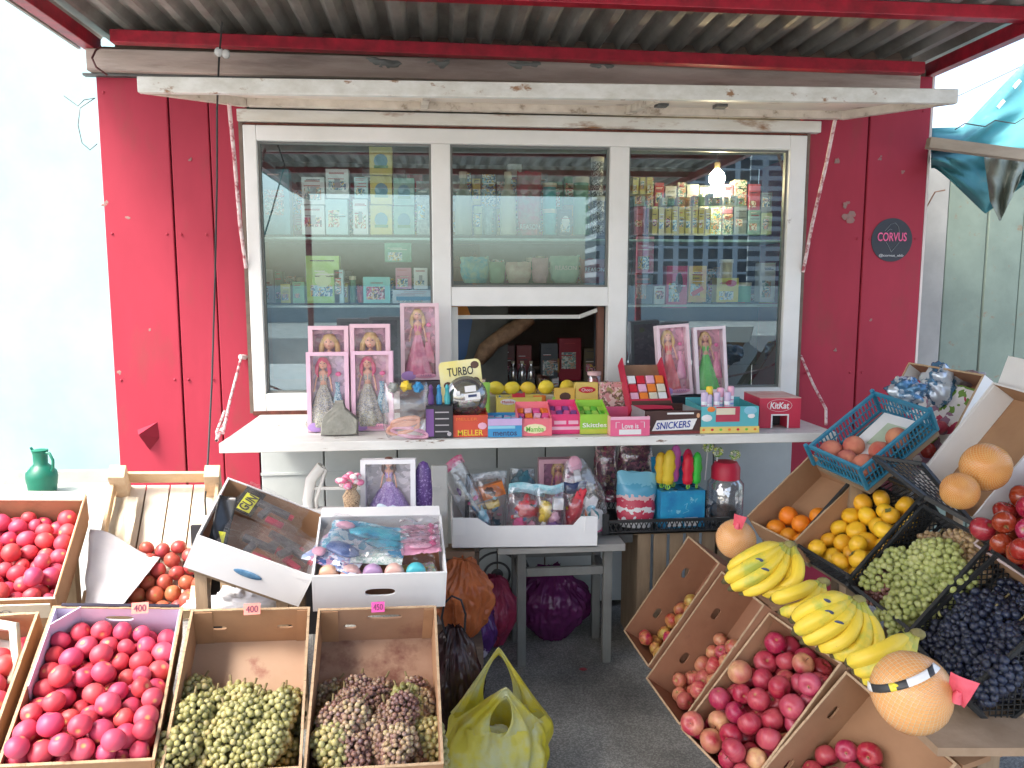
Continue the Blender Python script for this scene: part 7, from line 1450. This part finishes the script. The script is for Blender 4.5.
pf = [(0, .0), (.05, .012), (.078, .05), (.072, .09), (.045, .105), (.066, .14), (.05, .165), (.028, .15), (.016, .165), (-.016, .165), (-.028, .15), (-.05, .165), (-.066, .14), (-.045, .105), (-.072, .09), (-.078, .05), (-.05, .012)]
MB().prism(pf, -.012, .012).build('guitar_body', WHT, tgt, bevel=.003); MB().prism([(x*1.06, z*.6-.002) for x, z in pf], -.010, .018).build('pink_edge', PINKC, tgt)
MB().bb((-.014, -.010, .165), (.014, .010, H*.86)).build('neck', C_('palegrey', (.62, .62, .64)), tgt, bevel=.002); MB().ell((0, 0, H*.92), (.030, .010, .04), 12, 8).build('head', LPK, tgt, smooth=True)
for s in (-1, 1): MB().ell((s*.030, -.013, .075), (.024, .003, .026), 12, 6).build('wing_print', TEA, tgt); MB().ell((s*.026, -.0135, .11), (.020, .003, .014), 12, 6).build('wing_print', SKY, tgt)
MB().ell((0, -.014, .08), (.005, .003, .035), 8, 6).build('butterfly_body', ORG, tgt); bagfilm('bag_film', tgt, .19, H*1.0, .06, (0, 0, -.004), 13, pinch=.4)
# dark sweet bags
SW = speck('striped_sweets', [(.14, .02, .05), (.24, .04, .09), (.05, .02, .03), (.34, .24, .14), (.10, .03, .05), (.42, .12, .18)], 55, .3, .6)
for i, (x0, x1, yt, yb, dy, lb) in enumerate(((593, 616, 442, 535, .16, 'tall dark maroon bag of wrapped sweets beside the toy guitar'), (616, 652, 440, 500, .20, 'dark bag of gold and maroon sweets behind the blue pack'), (598, 622, 490, 535, .08, 'maroon sweet bag at the corner of the black tray'))):
    q = at((x0+x1)/2, yb, 3.22+dy); q.z = max(.62, q.z); t = thing('sweet_bag', lb, 'sweet bag', q); o = bagfilm('bag', t, m(x1-x0, q), at((x0+x1)/2, yt, 3.22+dy).z-q.z, .07, (0, 0, 0), i+30, mt=SW, pinch=.8); bagfilm('bag_film', t, m(x1-x0, q)*1.05, at((x0+x1)/2, yt, 3.22+dy).z-q.z, .08, (0, 0, 0), i+33, pinch=.85)
# black tray with goods
t0 = at(603, 535, 3.08); t1 = at(735, 528, 3.08); zt = at(660, 527, 3.08).z
tr = thing('black_tray', 'shallow black slotted plastic tray beside the stool', 'tray', ((t0.x+t1.x)/2, 3.08+.17, t0.z)); w = t1.x-t0.x; hh = .055; d = .34
MB().bb((-w/2, -d/2, 0), (w/2, d/2, .006)).build('base', BLACKP, tr)
for s in (-1, 1):
    mb = MB(); y = s*(d/2-.004); mb.bar((-w/2, y, .006), (w/2, y, .006), .008, .012).bar((-w/2, y, hh), (w/2, y, hh), .010, .012)
    n = 26
    for i in range(n): x = -w/2+w*i/n; mb.bar((x, y, .006), (x+w/n, y, hh), .004).bar((x+w/n, y, .006), (x, y, hh), .004)
    mb.build('end_wall', BLACKP, tr)
    mb = MB(); x = s*(w/2-.004); mb.bar((x, -d/2, .006), (x, d/2, .006), .008, .012).bar((x, -d/2, hh), (x, d/2, hh), .010, .012)
    for i in range(10): y = -d/2+d*i/10; mb.bar((x, y, .006), (x, y+d/10, hh), .004).bar((x, y+d/10, .006), (x, y, hh), .004)
    mb.build('side_wall', BLACKP, tr)
    for s2 in (-1, 1): MB().bb((s*(w/2-.025), s2*(d/2-.004)-.006, .0), (s*(w/2+.002), s2*(d/2-.004)+.006, hh+.035)).build('corner_post', BLACKP, tr, bevel=.003)
zt0 = tr.location.z+.007
q = at(635, 524, 3.16); q.z = zt0; sb = thing('sweet_bag', 'blue and white bag with red sweets print in the black tray', 'sweet bag', q, (R(-8), R(3), 0)); hh2 = at(635, 473, 3.16).z-zt0; w2 = m(40, q)
bagfilm('bag', sb, w2, hh2, .09, (0, 0, 0), 44, mt=banded('blue_sweet_bag', [(0, (.66, .67, .68)), (.30, (.50, .05, .09)), (.42, (.70, .68, .68)), (.50, (.50, .05, .09)), (.64, (.66, .45, .45)), (.72, (.10, .36, .52)), (.92, (.20, .50, .64))], 2, 0, hh2, .25, .14, 45, True), pinch=1.0)
# blue candy stand with moulded pops
q = at(682, 520, 3.12); q.z = zt0; cs = thing('pop_stand', 'blue bubble printed cardboard stand with holes for lollipops', 'display stand', q+Vector((0, .06, 0)), (0, 0, R(3))); w2 = m(46, q); h2 = at(682, 491, 3.12).z-zt0
BP = P('blue_bubble_card', (.02, .20, .44), .35, (.03, .34, .56), scale=14, col3=(.25, .55, .68), thr3=(.62, .66), scale3=20)
MB().bb((-w2/2, -.06, 0), (w2/2, .06, h2)).build('box', BP, cs, bevel=.002)
mb = MB(); mb.add([(-w2/2, .058, h2), (w2/2, .058, h2), (w2/2, .085, h2+.12), (-w2/2, .085, h2+.12)], [(0, 1, 2, 3)]); mb.build('back_card', BP, cs, solid=.003)
for i in range(4):
    for j in range(3): MB().lathe([(.010, h2+.0003), (.010, h2+.0008)], 12, (-w2*.36+i*w2*.24, -.03+.035*j, 0)).build('socket_hole', BLK, cs)
MB().bb((-w2*.35, -.0615, h2*.05), (-w2*.02, -.0603, h2*.28)).bb((w2*.04, -.0615, h2*.05), (w2*.34, -.0603, h2*.28)).build('barcode_label', WHT, cs)
mb = MB(); ribbon(mb, [(w2*.02, -.0607, h2*.62), (w2*.10, -.0607, h2*.66), (w2*.06, -.0607, h2*.52), (w2*.14, -.0607, h2*.46), (0, -.0607, h2*.40)], .003); mb.build('swirl_mark', SKY, cs)
for i, (px, py, c_, nm, dx, dy, hh3) in enumerate(((672, 484, YEL, 'yellow', -.3, -.03, 40), (666, 486, C_('yellow2', (.78, .50, .03)), 'amber', -.38, .0, 36), (677, 474, C_('violetpink', (.66, .16, .52)), 'violet pink', -.12, .01, 42), (690, 485, C_('brightred', (.75, .02, .05)), 'red', .15, -.03, 36), (697, 476, C_('rasp', (.72, .03, .12)), 'raspberry', .22, .01, 38), (703, 486, C_('neongreen', (.05, .60, .06)), 'green', .36, -.02, 36))):
    b0 = cs.location+Vector((w2*dx, dy, h2)); t = thing('lollipop', nm+' moulded figure pop standing in the blue stand', 'lollipop', b0, (0, R(random.uniform(-5, 5)), R(10*i)))
    hp = m(hh3, b0); mb = MB(); mb.lathe([(.004, .0), (.022, .006), (.027, hp*.16), (.022, hp*.30), (.031, hp*.46), (.024, hp*.60), (.026, hp*.72), (.014, hp*.86), (.002, hp*.90)], 14, c=(0, 0, hp*.12), sy=.75); mb.build('moulded_candy', c_, t, smooth='all')
    MB().tube([(0, 0, -.03), (0, 0, hp*.13)], .0035, 7).build('stick', GRN if i % 2 else C_('limestick', (.30, .60, .10)), t, smooth=True); MB().tube([(.010*math.cos(a*math.pi/6), -.003, .012+.010*math.sin(a*math.pi/6)) for a in range(13)], .0025, 5).build('ring', C_('limestick', (.30, .60, .10)), t, smooth=True)
# jar with a red lid, sprigs of paper flowers
q = at(724, 522, 3.2); q.z = zt0; jj = thing('plastic_jar', 'large clear jar with red lid at the right of the blue stand', 'jar', q); hj = at(724, 476, 3.2).z-zt0; wj = m(36, q)/2
MB().lathe([(wj*.9, 0), (wj, .01), (wj, hj*.85), (wj*.75, hj*.97), (wj*.72, hj)], 26).build('jar_body', film('jar_plastic', (.88, .90, .92), .66, .08, .2), jj, smooth=True)
MB().lathe([(wj*.78, hj-.01), (wj*.78, hj+.04), (wj*.60, hj+.065), (.01, hj+.07)], 24).build('lid', C_('lidred', (.60, .02, .06)), jj, smooth=True); MB().ell((0, 0, hj*.2), (wj*.8, wj*.8, hj*.18), 14, 8, nz=.3).build('jar_sweets', BRN, jj, smooth=True)
for i, (px, py) in enumerate(((708, 447), (718, 452), (735, 455))):
    b0 = at(px-3, 480, 3.22); t = thing('flower_pop', 'green and yellow spotted flower pop, %s' % ['nearest the green lollipop', 'tallest over the red lid', 'farthest right leaning out of the jar'][i], 'flower pop', b0); tp_ = at(px, py, 3.2)-b0
    MB().tube([(0, 0, 0), tuple(tp_)], .003, 6).build('stick', WHT, t); mb = MB()
    for k in range(9): a = k*2.4; mb.ell(tp_+Vector((.016*math.cos(a), .006*math.sin(a*1.3), .016*math.sin(a))), (.011, .008, .008), 7, 5)
    mb.build('petals', speck('spotted_petals', [(.20, .45, .08), (.72, .68, .12), (.80, .80, .70), (.10, .25, .06)], 110), t, smooth='all')
# slatted crate carrying the tray
sc0 = thing('slatted_crate', 'upright weathered wooden crate carrying the black tray', 'crate', (tr.location.x, 3.25, 0)); wz = tr.location.z-.003
x0 = at(637, 580, 3.12).x-tr.location.x; x1 = .30
n = 6
for i in range(n):
    xa = x0+(x1-x0)*i/n; MB().bb((xa, -.13, .01), (xa+(x1-x0)/n-.014, -.118, wz-.012)).build('slat', OLDPINE, sc0, bevel=.002)
for xx in (x0, x1-.02): MB().bb((xx, -.117, 0), (xx+.02, .15, wz-.012)).build('side_board', OLDPINE, sc0)
MB().bb((x0-.02, -.135, wz-.0115), (x1, .15, wz)).build('top_board', OLDPINE, sc0)
MB().bb((-w/2+.02, -.12, wz-.05), (x0-.02, .15, wz-.005)).build('bracket_board', STEELD, sc0)
# brown board end at left of the stool
o = MB().bar(at(446, 551, 3.05), at(474, 551, 3.05), .10, .03).build('plank', P('tan_board', (.40, .28, .19), .8)); tag(o, 'tan plank end left of the stool above the orange bag', 'plank')
o2 = thing('slatted_crate', 'low dark crate under the counter left of the stool', 'crate', (at(446, 551, 3.2).x-.02, 3.3, 0)); 
for i in range(4): MB().bb((-.18, -.15, .04+i*.11), (.16, -.138, .12+i*.11)).build('slat', DARKW, o2)
for s in (-.18, .145): MB().bb((s, -.137, 0), (s+.015, .12, .49)).build('side_board', DARKW, o2)
# ---------------------------------------------------------------- carrier bags
def blob_bag(name, label, loc, r, seed, mt, H, squash=.9, cat='carrier bag', knot=True, folds=1.0):
    t = thing(name, label, cat, loc)
    def f(u, v):
        a = u*2*math.pi; ca, sa = math.cos(a), math.sin(a); z = v
        prof = (math.sin(min(1, z*1.25+.22)*math.pi*.5))*(1 if z < .5 else max(.14, 1-((z-.5)/.5)**2.2*.92))
        fo = .22*noise.noise(Vector((ca*1.6, sa*1.6, z*3.5+seed)))+.18*folds*(abs(noise.noise(Vector((ca*3.2, sa*3.2, z*1.2+seed*2))))-.2)+.07*folds*(abs(noise.noise(Vector((ca*8, sa*8, z*5+seed))))-.2)*(1+z*1.5)+.05*folds*(abs(noise.noise(Vector((ca*15+seed, sa*15, z*13))))-.2)
        k = prof+fo*(.6+.6*z)
        if z < .02: k *= .6
        return (r[0]*ca*k, r[1]*sa*k, H*z*(1+.06*fo)+.02*r[0]*noise.noise(Vector((ca*2, sa*2, seed))) if z > .01 else .002)
    MB().sheet(f, 130, 80).build('bag', mt, t, smooth='all')
    return t
def plastic(name, col, col2=None, rough=.28, bump=.5, alpha=0):
    mt = P(name, col, rough, col2 or tuple(c*.7 for c in col), scale=9, bump=bump, bscale=22); nt = mt.node_tree; b = nt.nodes['Principled BSDF']
    out = nt.nodes['Material Output']; tl = N(nt, 'ShaderNodeBsdfTranslucent'); tl.inputs['Color'].default_value = c4(col); mx = N(nt, 'ShaderNodeMixShader'); mx.inputs[0].default_value = .25
    L(nt, b.outputs[0], mx.inputs[1]); L(nt, tl.outputs[0], mx.inputs[2]); L(nt, mx.outputs[0], out.inputs['Surface']); return mt
q = atz(557, 655, 0); blob_bag('carrier_bag', 'glossy dark purple bag slumped beneath the stool', (q.x, q.y+.18, .0), (.17, .15), 3, plastic('purple_plastic', (.17, .03, .13), (.10, .015, .08), .25, 1.0), .33, folds=1.7)
q = atz(497, 655, 0); blob_bag('carrier_bag', 'pink red translucent bag leaning on the stool leg', (q.x-.0, q.y+.10, .0), (.10, .10), 5, plastic('pink_plastic', (.55, .06, .13), (.36, .06, .14), .3, 1.0), .31, folds=1.6)
q = atz(474, 660, 0); blob_bag('carrier_bag', 'violet bag with white swirls below the orange bag', (q.x+.0, q.y, .0), (.10, .09), 8, P('violet_swirl_plastic', (.10, .03, .16), .25, (.62, .60, .70), scale=9, thr=(.60, .64), bump=.4, bscale=22), .26)
ob = at(464, 625, 2.85); blob_bag('carrier_bag', 'translucent orange bag standing beside the white mermaid carton', (ob.x, 2.85, .22), (.115, .09), 11, plastic('orange_plastic', (.68, .22, .08), (.50, .14, .05), .3, 1.0), .31, folds=2.0)
o = MB().bb((ob.x-.12, 2.76, 0), (ob.x+.07, 2.98, .215)).build('low_carton', DARKW); tag(o, 'dark low box under the orange bag', 'box')
bb_ = at(462, 720, 2.45); t = blob_bag('carrier_bag', 'dark brown black bag with thin loop handle by the grape carton', (bb_.x-.02, 2.48, .0), (.095, .09), 14, plastic('dark_plastic', (.035, .022, .022), (.07, .03, .035), .22, 1.0), .43, folds=1.5)
MB().tube([(-.03, -.02, .40), (-.045, -.02, .47), (-.035, -.02, .52), (-.01, -.02, .545), (.02, -.02, .53), (.035, -.02, .48), (.03, -.02, .40)], .004, 6).build('loop_handle', BLK, t, smooth=True)
o = thing('fan_wheel', 'dark round fan grille in the shadow behind the stool', 'fan', at(497, 575, 3.45)); 
for r_ in (.15, .11, .06): MB().tube([(r_*math.cos(a*math.pi/12), 0, r_*math.sin(a*math.pi/12)) for a in range(25)], .006, 6).build('ring', STEELD, o)
MB().bb((-.02, -.01, -.36), (.02, .01, -.15)).build('stand', STEELD, o); MB().ell((0, 0, 0), (.03, .02, .03), 10, 6).build('hub', STEELD, o)
# yellow T-shirt bag
YB_ = P('yellow_plastic', (.66, .60, .05), .30, (.62, .58, .10), scale=6, bump=1.0, bscale=26, col3=(.56, .62, .40), thr3=(.47, .62), scale3=7)
nt = YB_.node_tree; b = nt.nodes['Principled BSDF']; tl = N(nt, 'ShaderNodeBsdfTranslucent'); tl.inputs['Color'].default_value = (.80, .72, .06, 1); mx = N(nt, 'ShaderNodeMixShader'); mx.inputs[0].default_value = .4
L(nt, b.outputs[0], mx.inputs[1]); L(nt, tl.outputs[0], mx.inputs[2]); L(nt, mx.outputs[0], nt.nodes['Material Output'].inputs['Surface'])
yq = atz(497, 790, 0); yb = thing('carrier_bag', 'bright yellow T-shirt bag standing on the asphalt', 'carrier bag', yq, (0, 0, R(-6)))
W2, H2 = m(96, yq)/2, .245
def ring(a, z):
    ca, sa = math.cos(a), math.sin(a); k = (.72+.36*math.sin(min(1, z/H2*.9+.1)*math.pi*.75))*(1-.10*max(0, z/H2-.7)/.3)
    fo = .09*noise.noise(Vector((ca*1.5, sa*1.5, z*9+2)))+.24*(abs(noise.noise(Vector((ca*2.6, sa*2.6, z*9+4))))-.25)+.10*(abs(noise.noise(Vector((ca*6, sa*6, z*9))))-.2)+.05*(z/H2)*(abs(noise.noise(Vector((ca*14, sa*14, z*3))))-.2)
    return Vector((W2*ca*(k+fo), W2*.72*sa*(k+fo), z))
MB().sheet(lambda u, v: ring(u*2*math.pi, .002+H2*v), 120, 50).build('bag', YB_, yb, smooth='all')
def arch(a0, a1, top, name):
    """handle loop: two wide pleated straps that rise from the rim and meet in a narrow band"""
    e0, e1 = ring(R(a0[0]), H2), ring(R(a1[0]), H2); n = 26; mb = MB()
    def f(u, v):
        t = v; L0 = ring(R(a0[0]+(a0[1]-a0[0])*u), H2-.01); L1 = ring(R(a1[0]+(a1[1]-a1[0])*u), H2-.01)
        s_ = 1-abs(2*t-1)**1.25; base = L0.lerp(L1, t)
        c0 = ring(R((a0[0]+a0[1])/2), H2); c1 = ring(R((a1[0]+a1[1])/2), H2); cen = c0.lerp(c1, t)
        k = 1-.86*s_**.8; nar = Vector(((u-.5)*.0, (u-.5)*.03, -(u-.5)*.045))
        up_ = Vector((top[0]*s_, top[1]*s_, top[2]*s_)); q = cen+(base-cen)*k+nar*s_+up_
        q.y += .008*math.sin(u*14+t*5)*(1-.4*s_)+.006*noise.noise(Vector((u*5, t*9, 1))); q.z += .004*math.sin(u*9); return q
    MB().sheet(f, 14, 36).build(name, YB_, yb, smooth='all')
arch((184, 266), (356, 276), (.025, -.02, .125), 'front_handle')
arch((176, 108), (4, 72), (.0, .02, .175), 'rear_handle')
crumple('contents', P('pale_contents', (.48, .52, .40), .5, (.62, .64, .55), scale=10), yb, (0, 0, .10), (W2*.72, W2*.5, .09), 4, .3)
o = crumple('plastic_bag', P('white_bag_plastic', (.74, .75, .76), .35, (.62, .63, .65), scale=8, bump=.5), None, (0, 0, 0), (.12, .06, .04), 31, .6); o.location = at(240, 603, 2.50); tag(o, 'crumpled white plastic bag tucked under the tipped toy carton', 'plastic bag')
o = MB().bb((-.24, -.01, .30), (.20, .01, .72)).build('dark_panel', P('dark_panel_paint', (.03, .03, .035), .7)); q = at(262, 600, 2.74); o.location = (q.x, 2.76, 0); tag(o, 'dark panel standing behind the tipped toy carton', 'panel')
# price tags, small litter
def price(px, py, D, col, txt, label, sz=(16, 11)):
    p = at(px, py, D); w = m(sz[0], p); h = m(sz[1], p); t = thing('price_tag', label, 'price tag', p, (R(-15), 0, R(4)))
    MB().bb((-w/2, 0, -h/2), (w/2, .001, h/2)).build('card', col, t); lettering(txt, w*.72, h*.6, flat('tag_ink', (.16, .03, .08)), t, (0, -.0008, 0))
q = inb('tomA', .0, .2, .13); 
price(140, 608, q.y-.03, flat('salmon_tag', (.85, .30, .24)), '400', 'salmon price tag on the lilac lined tomato carton')
q = inb('grapeL', 0, .22, .153); price(252, 609, q.y-.015, MC['salmon_tag'], '400', 'salmon price tag on the green grape carton')
q = inb('grapeR', 0, .22, .155); price(378, 607, q.y-.015, flat('pink_tag', (.85, .10, .42)), '450', 'bright pink price tag on the dusky grape carton', (13, 10))
q = atz(583, 669, .003); structure(MB().ell((0, 0, 0), (.018, .014, .0015), 10, 4, nz=.5).build('ground_stain', flat('berry_stain', (.25, .03, .04)), loc=q))
# supports under the left cartons
for k_, lb in (('tomA', 'wooden trestle under the lilac lined tomato carton'), ('grapeL', 'wooden trestle under the green grape carton'), ('grapeR', 'wooden trestle under the dusky grape carton'), ('tomB', 'wooden trestle under the cream tomato carton'), ('tomC', 'wooden trestle under the newspaper tray'), ('wood', 'wooden trestle under the pine crate'), ('merm', 'wooden trestle under the mermaid carton'), ('gun', 'wooden trestle under the tipped toy carton')):
    M, (w, l, h) = pose(k_); t = thing('trestle', lb, 'trestle'); o = MB().box((0, 0, -.012), (w-.03, l-.03, .018)).build('board', OLDPINE, t); o.location = M.translation; o.rotation_euler = M.to_euler()
    for sx in (-.36, .36):
        for sy in (-.36, .38): q = M @ Vector((w*sx, l*sy, -.025)); MB().bb((q.x-.018, q.y-.018, 0), (q.x+.018, q.y+.018, q.z)).build('leg', OLDPINE, t)
# ================================================================ LIGHT
wd = bpy.data.worlds.new('World'); sc.world = wd; wd.use_nodes = True; nt = wd.node_tree; bg = nt.nodes['Background']
sky = N(nt, 'ShaderNodeTexSky'); sky.sky_type = 'NISHITA'; sky.sun_disc = False
SUN_EL, SUN_AZ = R(56), R(232)      # azimuth clockwise from +Y (high, from the left and behind)
sky.sun_elevation = SUN_EL; sky.sun_rotation = SUN_AZ; sky.air_density = 1.0; sky.dust_density = 5.0; sky.ozone_density = .8
L(nt, sky.outputs[0], bg.inputs['Color']); bg.inputs['Strength'].default_value = .15
sl = bpy.data.lights.new('sun', 'SUN'); sl.energy = 1.4; sl.angle = R(18); sl.color = (1, .96, .91); so = bpy.data.objects.new('sun', sl); COL.objects.link(so)
d = Vector((math.sin(SUN_AZ)*math.cos(SUN_EL), math.cos(SUN_AZ)*math.cos(SUN_EL), math.sin(SUN_EL))); so.rotation_euler = d.to_track_quat('Z', 'Y').to_euler()
sc.view_settings.view_transform = 'Standard'; sc.view_settings.look = 'None'; sc.view_settings.exposure = EXPO; sc.view_settings.gamma = 1; sc.view_settings.use_curve_mapping = False
sc.render.engine = 'CYCLES'; sc.cycles.use_denoising = True; sc.cycles.max_bounces = 8; sc.cycles.transparent_max_bounces = 16; sc.cycles.sample_clamp_indirect = 6
sc.render.film_transparent = False
